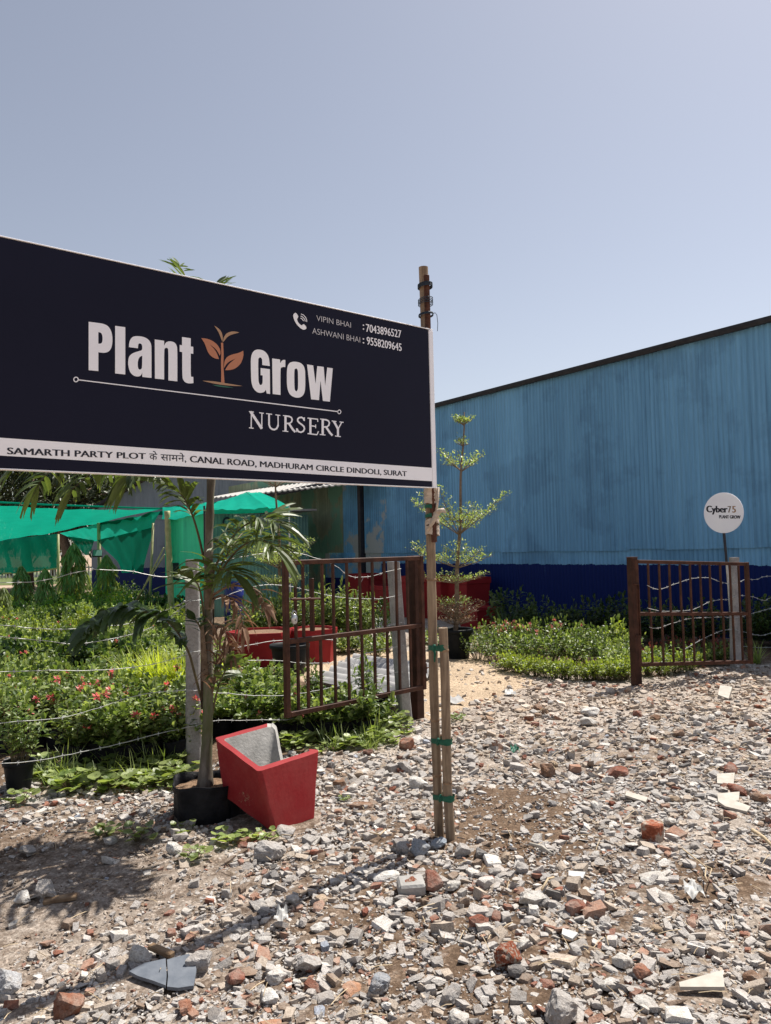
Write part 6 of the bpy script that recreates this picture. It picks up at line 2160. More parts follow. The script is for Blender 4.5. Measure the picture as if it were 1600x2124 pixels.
# ================================================================== RUBBLE
def hull_proto(seed, n, flat=.62, ang=True):
    r = random.Random(seed)
    bm = bmesh.new()
    sx, sy, sz = r.uniform(.75, 1.0), r.uniform(.5, .95), r.uniform(.3, .75) * flat / .62
    for _ in range(n):
        v = Vector((r.gauss(0, 1), r.gauss(0, 1), r.gauss(0, 1))).normalized()
        k = r.uniform(.8, 1.05)
        # squarish broken lumps rather than balls
        m_ = max(abs(v.x), abs(v.y), abs(v.z))
        v = v.lerp(v / m_ * .8, .7)
        bm.verts.new((v.x * sx * k, v.y * sy * k, v.z * sz * k))
    res = bmesh.ops.convex_hull(bm, input=bm.verts[:])
    bmesh.ops.delete(bm, geom=[g for g in res['geom_interior'] if isinstance(g, bmesh.types.BMVert)], context='VERTS')
    bmesh.ops.triangulate(bm, faces=bm.faces[:])
    bm.verts.index_update()
    V = np.array([v.co[:] for v in bm.verts], np.float32)
    F = np.array([[v.index for v in f.verts] for f in bm.faces], np.int32)
    bm.free()
    V *= .5 / np.abs(V[:, :2]).max()
    return V, F
def block_proto(seed, sx, sy, sz, jit=.22, extra=0):
    """broken block: a jittered box, sometimes with a corner knocked off"""
    r = random.Random(seed)
    bm = bmesh.new()
    for x in (-1, 1):
        for y in (-1, 1):
            for z in (-1, 1):
                if r.random() < .22:
                    for ax in range(3):
                        k = [1 - jit * r.random()] * 3
                        k[ax] = r.uniform(.1, .6)
                        bm.verts.new((x * sx * k[0], y * sy * k[1], z * sz * k[2]))
                else:
                    bm.verts.new((x * sx * (1 - jit * r.random() * 1.6), y * sy * (1 - jit * r.random() * 1.6), z * sz * (1 - jit * r.random())))
    res = bmesh.ops.convex_hull(bm, input=bm.verts[:])
    bmesh.ops.delete(bm, geom=[g for g in res['geom_interior'] if isinstance(g, bmesh.types.BMVert)], context='VERTS')
    bmesh.ops.triangulate(bm, faces=bm.faces[:])
    bm.verts.index_update()
    V = np.array([v.co[:] for v in bm.verts], np.float32)
    F = np.array([[v.index for v in f.verts] for f in bm.faces], np.int32)
    bm.free()
    V *= .5 / np.abs(V[:, :2]).max()
    return V, F
def slab_proto(seed, th):
    """flat broken plate with a ragged straight-sided outline"""
    r = random.Random(seed)
    n = r.choice((4, 5, 5, 6))
    a = sorted(r.uniform(0, 6.2832) * .25 + 6.2832 * k / n for k in range(n))
    o = [(math.cos(t) * r.uniform(.34, .5), math.sin(t) * r.uniform(.26, .46)) for t in a]
    V = [(x, y, th * .5) for x, y in o] + [(x * r.uniform(.9, 1.05), y * r.uniform(.9, 1.05), -th * .5) for x, y in o]
    F = []
    for k in range(1, n - 1):
        F += [(0, k, k + 1), (n, n + k + 1, n + k)]
    for k in range(n):
        q = (k + 1) % n
        F += [(k, n + k, n + q), (k, n + q, q)]
    return np.array(V, np.float32), np.array(F, np.int32)
SMALL = [hull_proto(100 + k, 8, .42) for k in range(6)] + [block_proto(400 + k, random.Random(k).uniform(.7, 1), random.Random(k + 50).uniform(.45, .9), random.Random(k + 90).uniform(.25, .6)) for k in range(14)]
MEDIUM = [hull_proto(200 + k, (9, 11, 15)[k % 3], (.34, .45, .55)[k % 3]) for k in range(9)] + [block_proto(500 + k, random.Random(k).uniform(.7, 1), random.Random(k + 50).uniform(.45, .95), random.Random(k + 90).uniform(.25, .65), .26) for k in range(22)]
FLATS = [hull_proto(300 + k, 10, .2) for k in range(5)] + [slab_proto(600 + k, random.Random(k).uniform(.10, .24)) for k in range(16)]

KEEPOUT = tuple((G(a, b).x, G(a, b).y, r_) for a, b, r_ in ((305, 2020, .085), (378, 2020, .085), (1458, 2066, .09), (1512, 1664, .07), (1525, 1682, .08), (1506, 1450, .09), (1506, 1622, .07), (853, 1846, .07), (1355, 1745, .06), (1320, 1662, .06), (1184, 1948, .04), (1196, 1825, .05), (1438, 1866, .07)))
def dens_at(x, y):
    """how thickly the rubble lies"""
    d = np.ones_like(x)
    d *= 1 - .93 * poly_mask(SAND, x, y, .25)
    d *= 1 - .93 * poly_mask(SOIL_L, x, y, .35)
    d *= 1 - .72 * poly_mask(SOIL_M, x, y, .2)
    d *= 1 - .65 * poly_mask(SOIL_R, x, y, .2)
    d *= 1 - .6 * poly_mask(SOIL_B, x, y, .12)
    d *= 1 - .97 * poly_mask(BED, x, y, .15)
    d *= 1 - .95 * poly_mask(BED_R, x, y, .12)
    d *= 1 - .25 * poly_mask(TAN, x, y, .4)
    p = .5 + .5 * np.sin(x * 2.3 + 1.3 * np.sin(y * 1.9)) * np.sin(y * 2.1 + 1.1 * np.sin(x * 1.7))
    return d * (.46 + .56 * p)
def sample(n, smin, smax, power, ymin, ymax, flat_share=.2, seed=1, keep=None):
    r = np.random.default_rng(seed)
    n = int(n * 1.28)                          # a margin beyond the picture edges
    # uniform over the ground wedge in view
    y = np.sqrt(r.uniform(ymin ** 2, ymax ** 2, n))
    x = r.uniform(-1, 1, n) * (.56 * y + .75)
    u = r.uniform(0, 1, n)
    s = smin * (1 - u * (1 - (smin / smax) ** power)) ** (-1 / power)
    ok = (r.uniform(0, 1, n) < dens_at(x, y))
    # no stones inside the bags, planter or posts
    for cx, cy, rr in ((gbc.x, gbc.y, .2), (-.68, 4.62, .26), (b1a.x, b1a.y, .05), (b2a.x, b2a.y, .05), (pG.x, pG.y, .1), (pA.x, pA.y, .1), (2.75, 8.7, .1), (.26, 7.2, .1)) + KEEPOUT:
        ok &= np.hypot(x - cx, y - cy) > rr
    return x[ok], y[ok], s[ok], r
PAL = [((.45, .425, .405), 48), ((.36, .34, .325), 18), ((.55, .525, .495), 13), ((.66, .635, .60), 5), ((.43, .36, .295), 18), ((.24, .17, .125), 7), ((.25, .10, .065), 5), ((.36, .20, .14), 4.5), ((.18, .172, .17), 3), ((.36, .41, .50), .5)]
pw = np.array([p[1] for p in PAL], float); pw /= pw.sum()
pc_ = np.array([p[0] for p in PAL], np.float32)
def stone_mesh(name, sets, shade=None):
    VV, FF, CC = [], [], []
    base = 0
    for (x, y, s, r, protos, sink) in sets:
        n = len(x)
        pi = r.integers(0, len(protos), n)
        ci = r.choice(len(PAL), n, p=pw)
        col = pc_[ci] * r.uniform(.8, 1.2, (n, 1)).astype(np.float32)
        tan = (poly_mask(TAN, x, y, .4) * .6)[:, None]
        col = col * (1 - tan) + tan * (col * np.array([1.15, .98, .8], np.float32))
        a = r.uniform(0, 6.2832, n)
        tx, ty = r.normal(0, .26, n), r.normal(0, .26, n)
        for k in range(len(protos)):
            idx = np.nonzero(pi == k)[0]
            if not len(idx): continue
            V, F = protos[k]
            ca, sa = np.cos(a[idx])[:, None], np.sin(a[idx])[:, None]
            X, Y_, Z = V[None, :, 0], V[None, :, 1], V[None, :, 2]
            ax = r.uniform(.75, 1.3, len(idx))[:, None]
            X2 = (X * ax) * ca - Y_ * sa
            Y2 = (X * ax) * sa + Y_ * ca
            Z2 = Z + X2 * np.sin(tx[idx])[:, None] + Y2 * np.sin(ty[idx])[:, None]
            sc_ = s[idx][:, None]
            zb = gz(x[idx], y[idx])[:, None]
            W_ = np.stack([x[idx][:, None] + X2 * sc_, y[idx][:, None] + Y2 * sc_, zb + Z2 * sc_ + sink * sc_], 2)
            m = len(idx); nv = len(V)
            VV.append(W_.reshape(-1, 3))
            FF.append((F[None] + (base + np.arange(m) * nv)[:, None, None]).reshape(-1, 3))
            CC.append(np.repeat(col[idx], nv, 0))
            base += m * nv
    V = np.concatenate(VV); F = np.concatenate(FF); C_ = np.concatenate(CC)
    me = np_mesh(name, V, F, 3)
    me.polygons.foreach_set('use_smooth', np.zeros(len(F), bool))
    at = me.attributes.new('tint', 'FLOAT_COLOR', 'POINT')
    at.data.foreach_set('color', np.concatenate([C_, np.ones((len(C_), 1), np.float32)], 1).astype(np.float32).ravel())
    me.materials.append(M['rubble'])
    o = bpy.data.objects.new(name, me)
    COL.objects.link(o)
    return o
sets = []
for (n, a, b, pwr, y0, y1, protos, sd_, sink) in (
    (66000, .007, .02, .9, 2.4, 5.2, SMALL, 11, .03), (30000, .012, .028, 1.2, 4.6, 9.8, SMALL, 12, .03),
    (12500, .02, .055, 1.3, 2.4, 5.4, MEDIUM, 13, .06), (13000, .024, .065, 1.4, 5.0, 10.4, MEDIUM, 14, .08),
    (5200, .03, .09, 1.6, 2.4, 9.8, FLATS, 15, .16), (3000, .045, .09, 1.7, 2.5, 9.8, MEDIUM, 16, .12)):
    x, y, s, r = sample(n, a, b, pwr, y0, y1, seed=sd_)
    sets.append((x, y, s, r, protos, sink))
rub = stone_mesh('rubble', sets)
tag(rub, 'mixed broken rubble and gravel covering the open ground', None, None, 'stuff')

# crumbs and clods of brown earth in the bare patches
rr_ = np.random.default_rng(31)
y = np.sqrt(rr_.uniform(2.4 ** 2, 6.5 ** 2, 60000)); x = rr_.uniform(-.56, .56, 60000) * y
mm = np.maximum.reduce([.8 * poly_mask(p_, x, y, .2) for p_ in (SOIL_L, SOIL_M, SOIL_R, SOIL_B)])
ok = rr_.uniform(0, 1, len(x)) < .04 + .5 * mm
x, y = x[ok], y[ok]
s_ = .006 * (1 - rr_.uniform(0, 1, len(x)) * .93) ** -.55
PAL_KEEP, pw_keep, pc_keep = PAL, pw, pc_
PAL = [((.12, .08, .055), 5), ((.17, .115, .08), 6), ((.23, .165, .12), 4), ((.30, .24, .19), 2)]
pw = np.array([p[1] for p in PAL], float); pw /= pw.sum()
pc_ = np.array([p[0] for p in PAL], np.float32)
cl_ = stone_mesh('soil_crumbs', [(x, y, s_, rr_, SMALL[:6], .1)])
tag(cl_, 'brown earth crumbs lying on the bare soil patches', None, None, 'stuff')
PAL, pw, pc_ = PAL_KEEP, pw_keep, pc_keep

# straw and twigs
mb = MB()
sr = random.Random(17)
cnt = 0
while cnt < 750:
    if sr.random() < .7:
        g = G(sr.uniform(930, 1650), sr.uniform(1425, 1620))
    else:
        g = G(sr.uniform(0, 1600), sr.uniform(1600, 2124))
    if abs(g.x) > .6 * g.y: continue
    L = sr.uniform(.03, .12)
    a = sr.uniform(0, 6.28)
    z = gz(g.x, g.y) + sr.uniform(.012, .035)
    d = Vector((math.cos(a) * L, math.sin(a) * L, sr.uniform(-.01, .02)))
    p = Vector((g.x, g.y, z))
    mb.tube([p, p + d * .5 + Vector((0, 0, .004)), p + d], .0016, 3, 0, False)
    cnt += 1
tag(mb.obj('straw', 'drytwig'), 'dry straw stalks scattered over the rubble', None, None, 'stuff')

# ------------------------------------------------------------------ single stones, one object each
CHUNKS = []
def rough_chunk(seed, sub=2, flat=.6, sharp=.5, box=0.5):
    r = random.Random(seed)
    bm = bmesh.new()
    bmesh.ops.create_icosphere(bm, subdivisions=sub, radius=.5)
    ax = (1.0, r.uniform(.65, .95), flat * r.uniform(.85, 1.2))
    planes = []
    for _ in range(13):
        v = Vector((r.gauss(0, 1), r.gauss(0, 1), r.gauss(0, 1))).normalized()
        planes.append((v, r.uniform(.27, .40)))
    off = Vector((seed * 3.1, seed * 1.7, 0))
    for v in bm.verts:
        p = v.co.copy()
        m_ = max(abs(p.x), abs(p.y), abs(p.z))
        p = p.lerp(p / m_ * .42, box)
        for n_, d_ in planes:                     # knock off flat facets
            e = p.dot(n_) - d_
            if e > 0: p -= n_ * e * .92
        p += p.normalized() * (.05 * noise.noise(p * 5 + off) + .035 * noise.noise(p * 13 + off) + .02 * noise.noise(p * 31 + off))
        v.co = Vector((p.x * ax[0], p.y * ax[1], p.z * ax[2]))
    me = bpy.data.meshes.new('chunk')
    bm.to_mesh(me)
    bm.free()
    me.materials.append(M['stone'])
    return me
CH = [rough_chunk(k, 3, .58, .5, .55) for k in range(14)]
CHB = [rough_chunk(40 + k, 4, .65, .5, .55) for k in range(6)]
BR = [rough_chunk(80 + k, 3, .62, .5, .9) for k in range(8)]
FL = [rough_chunk(120 + k, 3, .24, .5, .75) for k in range(8)]
def put_stone(name, me, x, y, size, col, label, cat, group=None, rot=None, sink=.22, r=sr, z=None):
    o = bpy.data.objects.new(name, me)
    COL.objects.link(o)
    h = max(v.co.z for v in me.vertices)
    o.scale = (size, size, size)
    o.location = (x, y, (gz(x, y) + size * h * (1 - 2 * sink) + .006) if z is None else z)
    o.rotation_euler = rot or (r.uniform(-.25, .25), r.uniform(-.25, .25), r.uniform(0, 6.28))
    o.color = tuple(col) + (1,)
    tag(o, label, cat, group)
    return o
GREY, WHITE, BRICK, TANC, DARK, PALE, BLUEG = (.38, .362, .35), (.62, .605, .58), (.225, .078, .05), (.36, .27, .19), (.15, .145, .145), (.50, .48, .45), (.27, .31, .36)
BROWN = (.21, .115, .07)
def ns(px, py, wpx, kind, col, label, cat='stone', rot=None, sink=.2, name=None, idx=0, k=1.0):
    g = G(px, py + wpx * .3)
    me = {'c': CH, 'C': CHB, 'b': BR, 'f': FL}[kind]
    me = me[(int(px) + idx) % len(me)]
    nm_ = name or {'brick': 'brick_fragment', 'stone': 'stone', 'concrete chunk': 'concrete_chunk', 'tile': 'tile_fragment', 'slab': 'slab_fragment'}.get(cat, 'stone')
    return put_stone(nm_, me, g.x, g.y, k * wpx / 1600 * g.y * 1.06, col, label, cat, None, rot, sink)
KEEP = []
ns(902, 1823, 50, 'b', BRICK, 'dark red brick chunk standing right of the mortar framed half brick', 'brick', (.9, .2, .3), .1)
ns(995, 1900, 46, 'b', BRICK, 'red brick chunk alone in gravel below the bamboo posts', 'brick')
ns(1195, 1873, 52, 'b', BRICK, 'rounded red brick chunk right of the pale concrete block', 'brick')
ns(1100, 1852, 62, 'C', PALE, 'pale squared concrete block between red brick chunks', 'concrete chunk', (.1, .05, .4), .15)
ns(1168, 2084, 100, 'C', GREY, 'largest rough grey concrete lump at the bottom edge', 'concrete chunk', (.3, .2, 1.0), .18)
ns(1352, 1810, 64, 'f', PALE, 'flat pale slab lying on gravel left of the dry twig', 'slab', (.05, .02, .2))
ns(1388, 1860, 42, 'f', PALE, 'small tilted plate of stone left of the plastic scrap', 'slab', (.5, .2, .5))
ns(415, 1985, 60, 'C', GREY, 'grey concrete lump leaning on the dark slate shard', 'concrete chunk', (.9, .2, .3), .05)
ns(293, 1975, 56, 'c', PALE, 'pale upright stone at the left end of the slate shard', 'stone', (.9, .4, .3), .1)
ns(145, 2078, 70, 'b', (.24, .1, .06), 'big brown red brick lump near the bottom left corner', 'brick', (.5, .3, .5), .1)
ns(18, 2036, 66, 'C', (.42, .43, .45), 'large whitish lump at the left edge of the photo', 'concrete chunk', (.4, .2, .1), .1)
ns(97, 1840, 62, 'C', GREY, 'rough grey lump lying in the palm shadow', 'concrete chunk', (.2, .1, 2), .15)
ns(45, 1857, 42, 'c', WHITE, 'white angular stone left of the grey lump in the palm shadow', 'stone', (.8, .2, 1), .1)
ns(228, 1747, 30, 'c', PALE, 'pale stone at the shadow edge left of the black bag', 'stone', (.6, .1, 1), .1)
ns(363, 1765, 40, 'c', WHITE, 'white angular stone lying in front of the black bag', 'stone', (.7, .3, .4), .1)
ns(803, 1803, 62, 'f', WHITE, 'flat white stone crossed by the post shadow', 'slab')
ns(868, 1626, 42, 'b', WHITE, 'white squared stone left of the bamboo posts', 'stone', (.3, .4, .5), .15)
ns(868, 1695, 34, 'b', PALE, 'smaller white block left of the bamboo post foot', 'stone')
ns(1138, 1603, 42, 'b', BROWN, 'brown brick piece standing on end in the gravel', 'brick', (1.3, .1, .4), .05)
ns(1280, 1597, 48, 'b', BRICK, 'long red brown brick piece right of the standing one', 'brick')
ns(1534, 1637, 44, 'b', BRICK, 'red brick piece near the pale tiles at the right', 'brick')
ns(1516, 1592, 38, 'b', BRICK, 'brown red brick piece above the pale tiles at the right', 'brick')
ns(1575, 1650, 40, 'b', BROWN, 'brick piece close to the right edge of the photo', 'brick')
ns(1225, 1472, 44, 'c', WHITE, 'white boulder on the far rubble below the gate opening', 'stone')
ns(1222, 1498, 40, 'c', PALE, 'pale stone just in front of the white boulder', 'stone')
ns(1120, 1466, 28, 'b', BROWN, 'dark brown brick piece at the edge of the sand', 'brick', (.8, .2, 1))
ns(1322, 1482, 26, 'b', BRICK, 'small red brick piece below the right gate post', 'brick')
ns(1360, 1490, 24, 'b', BROWN, 'dark brick piece right of the small red brick below the gate post', 'brick')
ns(1410, 1524, 30, 'b', BROWN, 'dark brown lump in the far rubble below the right gate', 'brick')
ns(555, 2096, 62, 'f', (.40, .2, .12), 'flat orange stone at the bottom edge', 'slab', (.1, .1, .4))
ns(638, 1972, 64, 'C', GREY, 'rounded grey concrete lump right of the slate shard', 'concrete chunk', (.2, .3, .8), .15)
ns(790, 2018, 62, 'C', (.26, .28, .31), 'dark blue grey concrete lump at the lower middle', 'concrete chunk', (.2, .1, .8), .15)
ns(735, 2018, 56, 'f', (.38, .2, .12), 'orange brown stone left of the dark blue grey lump', 'slab', (.4, .1, .8))
ns(575, 2004, 46, 'c', WHITE, 'white stone with a bluish face right of the slate shard', 'stone', (.5, .2, .8))
ns(560, 2046, 40, 'c', WHITE, 'white pebble shaped stone below the bluish white stone', 'stone')
ns(490, 2010, 52, 'b', BRICK, 'broken red brown brick right of the slate shard', 'brick')
ns(385, 2076, 44, 'b', (.3, .13, .08), 'red brown brick piece below the slate shard', 'brick')
ns(590, 1728, 48, 'b', GREY, 'grey block under the broken red planter', 'concrete chunk')
ns(562, 1762, 70, 'C', GREY, 'wide grey lump in front of the broken red planter', 'concrete chunk', (.1, .1, .3), .25)
ns(512, 1742, 50, 'f', (.19, .08, .06), 'dark brick slab between the black bag and the red planter', 'brick', (.2, .1, .2))
ns(876, 1762, 44, 'C', BLUEG, 'blue grey lump at the foot of the bamboo posts', 'concrete chunk', (.3, .1, .3), .1)
ns(838, 1760, 36, 'c', GREY, 'grey lump left of the blue grey lump at the bamboo foot', 'stone', (.5, .1, .3), .1)
ns(910, 1752, 34, 'c', BLUEG, 'small bluish stone touching the tall bamboo post', 'stone')
ns(1000, 1772, 36, 'c', DARK, 'dark stone right of the bamboo foot', 'stone')
ns(960, 1766, 40, 'c', GREY, 'grey stone just right of the bamboo foot', 'stone', (.5, .1, .3), .1)
ns(875, 1722, 34, 'b', BROWN, 'red brown lump behind the bamboo foot', 'brick')
ns(845, 1548, 40, 'b', (.3, .12, .07), 'red brown brick piece at the edge of the weeds', 'brick')
ns(840, 1590, 36, 'C', GREY, 'grey lump left of the middle green strap', 'concrete chunk')
ns(706, 1627, 34, 'b', BROWN, 'brown lump right of the broken red planter', 'brick')
ns(745, 1660, 60, 'f', BROWN, 'flat brown clod right of the broken red planter', 'slab')
ns(1565, 2040, 46, 'c', BROWN, 'brown lump near the bottom right corner', 'stone')
ns(60, 1760, 40, 'c', GREY, 'grey stone at the left edge above the palm shadow', 'stone')
ns(1340, 2080, 50, 'f', PALE, 'pale flat stone left of the cream tile', 'slab')
ns(950, 2098, 52, 'c', PALE, 'pale stone at the bottom edge left of the largest lump', 'stone')
ns(1330, 2020, 44, 'b', (.3, .13, .08), 'orange brick piece above the cream tile', 'brick')
ns(935, 2045, 56, 'c', (.3, .29, .285), 'grey and white stone pair below the brick cored lump', 'stone')
ns(1290, 1995, 44, 'c', PALE, 'pale stone upper left of the cream tile', 'stone')
ns(1070, 2005, 36, 'c', DARK, 'dark stone right of the brick cored lump', 'stone')
# half brick with mortar frame
g = G(853, 1846)
o = thing('half_brick', 'half brick framed by pale mortar lying flat', 'brick', (g.x, g.y, 0))
zb_ = gz(g.x, g.y)
R_ = Matrix.Rotation(.12, 3, 'Z') @ Matrix.Rotation(.15, 3, 'X')
MB().cbox(Vector((g.x, g.y, zb_ + .03)), (.125, .10, .06), R_, 0, .010).obj('mortar', 'cement', o)
m_ = BR[2].copy(); m_.materials.clear(); m_.materials.append(M['brickmortar'])
q = bpy.data.objects.new('brick_core', m_); COL.objects.link(q); q.parent = o
q.location = (0, 0, zb_ + .045); q.scale = (.10, .085, .085); q.rotation_euler = (.15, 0, .12)
g = G(1355, 1745)
o = thing('brick_block', 'squat round edged brick and mortar block on the gravel', 'brick', (g.x, g.y, 0))
mb = MB()
mb.lathe([(.001, 0), (.046, 0), (.052, .008), (.055, .05), (.054, .088), (.048, .096), (.001, .098)], 22, 0, (g.x, g.y, gz(g.x, g.y) - .005), lambda a, z: .10 * math.cos(4 * a) + .03 * math.sin(7 * a + z * 60))
mb.obj('block', 'brickmortar', o, smooth=False)
g = G(1050, 1998)
m_ = CHB[3].copy(); m_.materials.clear(); m_.materials.append(M['brickmortar'])
put_stone('concrete_chunk', m_, g.x, g.y, 66 / 1600 * g.y * 1.1, GREY, 'round grey lump with a red brick core showing', 'concrete chunk', None, (.4, .2, .6), .05)
# slate shard, cream tiles, wood, stick, twig and plastic scrap
def shard(pxs, lift, th, mat, name, label, cat):
    c = sum((G(*p) for p in pxs), Vector()) / len(pxs)
    top = [Vector((q.x, q.y, gz(c.x, c.y) + lift + (q.y - c.y) * .12)) for q in (G(*p) for p in pxs)]
    bot = [p - Vector((0, 0, th)) for p in top]
    n = len(top)
    mb = MB()
    mb.add(top + bot, [tuple(range(n))[::-1], tuple(range(n, 2 * n))] + [(i, (i + 1) % n, n + (i + 1) % n, n + i) for i in range(n)])
    return tag(mb.obj(name, mat, None, (c.x, c.y, gz(c.x, c.y) + lift)), label, cat)
shard([(268, 2022), (300, 2008), (344, 2000), (346, 2028), (344, 2046), (318, 2038), (286, 2030)], .03, .012, 'slate', 'slate_shard', 'pointed left half of the cracked dark slate shard', 'slate')
shard([(347, 2000), (392, 1990), (404, 2002), (408, 2016), (402, 2044), (370, 2048), (347, 2046), (349, 2028)], .03, .012, 'slate', 'slate_shard', 'right half of the cracked dark slate shard', 'slate')
shard([(1410, 2070), (1500, 2048), (1505, 2078), (1412, 2078)], .035, .012, 'tile', 'tile_fragment', 'long cream tile wedge near the bottom right', 'tile')
shard([(1489, 1659), (1535, 1656), (1533, 1670), (1490, 1671)], .03, .014, 'tile', 'tile_fragment', 'pale rectangular tile lying flat at the right', 'tile')
shard([(1490, 1676), (1515, 1672), (1558, 1684), (1550, 1692), (1505, 1684)], .03, .014, 'tile', 'tile_fragment', 'pale broken tile just below the rectangular tile', 'tile')
shard([(1495, 1442), (1520, 1444), (1512, 1460), (1490, 1455)], .05, .03, 'tile', 'tile_fragment', 'pale square tile on the far rubble below the right gate', 'tile')
shard([(1488, 1616), (1525, 1614), (1522, 1632), (1488, 1630)], .03, .014, 'tile', 'tile_fragment', 'pale tile above the red brick piece at the right', 'tile')
shard([(1300, 1655), (1345, 1665), (1340, 1672), (1298, 1662)], .03, .012, 'tile', 'tile_fragment', 'thin cream tile sliver in the middle right gravel', 'tile')
shard([(1168, 1940), (1200, 1948), (1188, 1958), (1166, 1950)], .03, .01, 'plasticscrap', 'tile_fragment', 'small white tile shard in the lower middle gravel', 'tile')
shard([(1180, 1820), (1215, 1822), (1210, 1832), (1180, 1828)], .03, .01, 'plasticscrap', 'tile_fragment', 'thin white tile sliver above the pale concrete block', 'tile')
a_, b_ = G(312, 1972), G(358, 1990)
for v in (a_, b_): v.z = gz(v.x, v.y) + .035
tag(MB().beam(a_, b_, .03, .022, UZ, 0, .004).obj('wood_piece', 'wood', None, (a_ + b_) / 2), 'short brown wood piece behind the slate shard', 'wood')
a_, b_ = G(90, 1872), G(160, 1862)
for v in (a_, b_): v.z = gz(v.x, v.y) + .015
tag(MB().beam(a_, b_, .05, .02, UZ, 0, .004).obj('wood_piece', 'wood', None, (a_ + b_) / 2), 'dark wood strip lying in the palm shadow', 'wood')
def stick(pxs, r_, mat, label, name='stick', zl=.03):
    pts = [G(*p) for p in pxs]
    for k, v in enumerate(pts): v.z = gz(v.x, v.y) + zl + .006 * math.sin(k * 2)
    return tag(MB().tube(pts, [r_ * (1 - .4 * i / len(pts)) for i in range(len(pts))], 7).obj(name, mat, None, pts[0], smooth=True), label, 'stick')
stick([(1562, 1735), (1585, 1752), (1612, 1775)], .011, 'drytwig', 'pale stick at the right edge of the photo')
stick([(1418, 1785), (1440, 1805), (1466, 1822), (1464, 1842), (1470, 1858)], .004, 'drytwig', 'thin bent twig beside the plastic scrap', 'twig', .05)
stick([(1466, 1822), (1478, 1830), (1470, 1850)], .003, 'drytwig', 'small side twig beside the plastic scrap', 'twig', .05)
stick([(768, 1745), (790, 1752), (800, 1738)], .004, 'drytwig', 'thin dry twig left of the bamboo foot', 'twig', .04)
stick([(1125, 1865), (1138, 1845), (1150, 1838)], .006, 'drytwig', 'pale splinter right of the pale concrete block', 'twig', .05)
stick([(1100, 1768), (1125, 1775), (1145, 1785)], .009, 'tile', 'white stick like splinter right of the soil patch', 'stick', .03)
def scrap(px, py, w_, label, mat='plasticscrap', seed=1):
    g = G(px, py)
    r = random.Random(seed)
    s_ = w_ / 1600 * g.y
    rows = []
    for j in range(7):
        rows.append([Vector((g.x + s_ * (i / 6 - .5) * (1 - .35 * j / 6), g.y + s_ * .8 * (j / 6 - .5), gz(g.x, g.y) + .03 + .018 * math.sin(i * 1.4 + seed) * math.sin(j * 1.1 + seed) + r.uniform(-.004, .004) + .03 * j / 6)) for i in range(7)])
    return tag(MB().grid(rows).obj('plastic_scrap', mat, None, g, smooth=True), label, 'scrap')
scrap(1438, 1866, 40, 'crumpled whitish plastic scrap under the thin twig', 'plasticscrap', 2)
scrap(945, 1466, 40, 'flattened grey plastic sheet at the sand edge behind the bamboo posts', 'asbestos', 4)
scrap(1068, 1572, 20, 'dark green plastic scrap in the gravel right of the bamboo posts', 'greenstrap', 5)
scrap(1058, 1448, 24, 'clear crumpled plastic at the sand edge', 'plasticscrap', 6)
scrap(585, 1905, 30, 'small pale blue tile chip', 'plasticscrap', 7)

# generic larger stones (the largest of the rest)
kinds = [('concrete_chunk', 'C', GREY, 'grey broken concrete lump loose in the open rubble', 'concrete chunk', 20), ('stone', 'c', PALE, 'pale grey angular stone loose in the open rubble', 'stone', 28), ('stone', 'c', (.42, .40, .385), 'mid grey angular stone loose in the open rubble', 'stone', 26),
         ('slab_fragment', 'f', (.45, .43, .41), 'flat pale slab fragment loose in the open rubble', 'slab', 16), ('brick_fragment', 'b', BRICK, 'small red brick fragment loose in the open rubble', 'brick', 12), ('stone', 'c', TANC, 'tan clod like stone loose in the open rubble', 'stone', 8), ('stone', 'c', WHITE, 'small white stone loose in the open rubble', 'stone', 9)]
wk = np.array([k[5] for k in kinds], float); wk /= wk.sum()
r = np.random.default_rng(77)
n_ = 0
tries = 0
while n_ < 236 and tries < 4000:
    tries += 1
    y = math.sqrt(r.uniform(2.5 ** 2, 8.8 ** 2)); x = r.uniform(-.54, .54) * y
    if r.uniform() > float(dens_at(np.array([x]), np.array([y]))[0]) * 1.2: continue
    if math.hypot(x - gbc.x, y - gbc.y) < .24 or math.hypot(x + .68, y - 4.62) < .3 or math.hypot(x - b1a.x, y - b1a.y) < .08 or math.hypot(x - pG.x, y - pG.y) < .12 or math.hypot(x - 2.75, y - 8.7) < .12: continue
    nm_, kd, col, lb, cat, _ = kinds[r.choice(len(kinds), p=wk)]
    me = {'c': CH, 'C': CH, 'b': BR, 'f': FL}[kd]
    s = r.uniform(.05, .095) * (1 if y > 3.4 else .85) * (1.15 if kd == 'f' else 1)
    kk_ = r.uniform(.82, 1.18)
    c = tuple(k * kk_ for k in col)
    put_stone(nm_, me[r.integers(len(me))], x, y, s, c, lb, cat, {'concrete chunk': 'concrete lumps in the open rubble', 'stone': 'stones in the open rubble', 'slab': 'slab fragments in the open rubble', 'brick': 'brick fragments in the open rubble'}[cat])
    n_ += 1

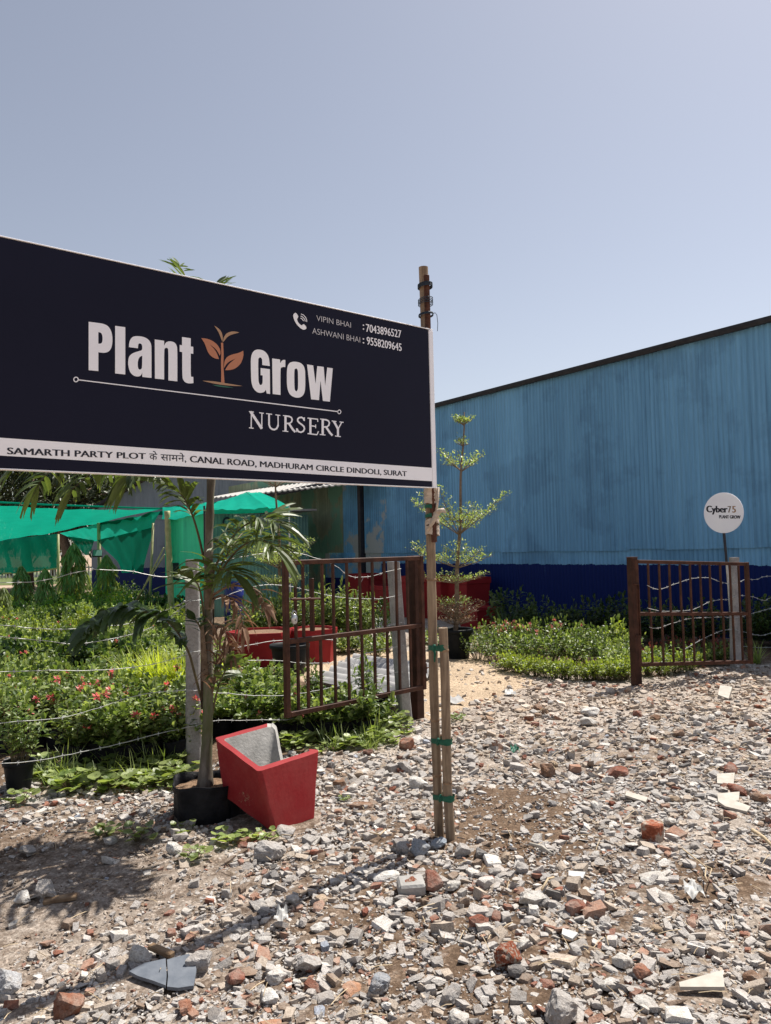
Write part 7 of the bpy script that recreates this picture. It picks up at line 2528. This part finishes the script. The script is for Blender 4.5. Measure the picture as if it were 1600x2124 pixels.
# ================================================================== WEEDS
WR = random.Random(51)
def weed(r, n, size, mat='leaflight'):
    root = thing('broadleaf_weed', 'x', 'weed')
    A = LB()
    st_ = MB()
    for k in range(n):
        a = k * 2.4 + r.uniform(-.3, .3)
        L = size * r.uniform(.5, 1.3)
        el = r.uniform(.35, 1.1)
        e = Vector((math.cos(a) * math.cos(el), math.sin(a) * math.cos(el), math.sin(el))) * L
        st_.tube([Vector((0, 0, -.01)), e * .6 + Vector((0, 0, .01)), e], [.003, .002, .0015], 3, 0, False)
        # round heart leaf as a small fan
        d = Vector((math.cos(a), math.sin(a), r.uniform(-.2, .4))).normalized()
        s = sideof(d, r)
        nr = s.cross(d)
        W = size * r.uniform(.45, .75)
        o = len(A.v)
        A.v += [tuple(e + d * (W * .1) - nr * (.12 * W))]
        m = 9
        for q in range(m):
            t_ = 2 * math.pi * q / m
            rr_ = W * .5 * (1 - .25 * (q == 0) + .1 * math.cos(t_ * 3))
            A.v += [tuple(e + d * (W * .12 - rr_ * math.cos(t_)) + s * (rr_ * math.sin(t_)) + nr * (.06 * W * math.sin(2 * t_ + k)))]
        A.f += [(o, o + 1 + q, o + 1 + (q + 1) % m) for q in range(m)]
    A.obj('leaves', mat, root)
    st_.obj('stems', 'petiole', root)
    return root
weeds = [Proto(weed(WR, n, s)) for n, s in ((14, .10), (18, .12), (10, .08))]
WL = 'light green round leaved weed at the foot of the flower bed by the fence'
for k in range(84):
    if k < 44:
        u = WR.random(); g = G(70 + 320 * u, 1612 + WR.uniform(-24, 34))
    else:
        u = WR.random(); g = G(585 + 255 * u, 1556 - 26 * u + WR.uniform(-24, 24))
    weeds[k % 3].put(zloc(g), WR.uniform(0, 6.28), WR.uniform(.75, 1.25), WL if k < 44 else 'light green round leaved weed growing below the open left gate', 'weeds along the flower bed' if k < 44 else 'weeds below the open gate')
for k, (px_, py_, s_, lb) in enumerate(((285, 1752, .9, 'dark weed in the palm shadow left of the black bag'), (215, 1738, .6, 'small dark weed at the left end of the palm shadow'), (378, 1735, .8, 'upright weed touching the front of the black bag'), (407, 1788, .7, 'bright small weed in front of the black bag'),
      (478, 1756, .7, 'weed right of the black bag base'), (520, 1748, .8, 'weed between the black bag and the red planter'), (553, 1750, .6, 'small weed under the red planter'), (948, 1502, .6, 'lone light weed behind the bamboo posts'), (838, 1530, 1.1, 'leafy weed at the foot of the leaning concrete post'), (45, 1665, .9, 'weed at the left edge below the dark pot'), (716, 1664, .3, 'tiny weed right of the red planter'))):
    weeds[k % 3].put(zloc(g := G(px_, py_)), k * 1.1, s_, lb, None)
gtuft = Proto(grass_clump(WR, 40, .12, .30, .008, 'leaflight', 'grass_tuft', 'x', .16, .75, 'grass'))
for k in range(22):
    g = G(90 + 300 * WR.random(), 1600 + WR.uniform(-15, 30)) if k < 12 else G(600 + 190 * WR.random(), 1545 + WR.uniform(-18, 18))
    gtuft.put(zloc(g), WR.uniform(0, 6.28), WR.uniform(.7, 1.2), 'thin grass tuft among the weeds by the fence', 'grass tufts among the weeds')
# dark pot with plant at the left edge
lp = G(22, 1650); lp.y += .12
potted('plant_pot', 'dark pot at the left edge in front of the fence', 'plant pot', zloc(lp), .075, .10, .2)
lpp = bush('long_leaf_plant', 'leaf', WR, 20, 14, .2, .3, .62, .09, .028, .3, .4, False, 'leaflight', .4, 2, 'petal', None, 'leafy plant with red flowers in the dark pot at the left edge', 'plant', .026)
place(lpp, zloc(lp, .16))
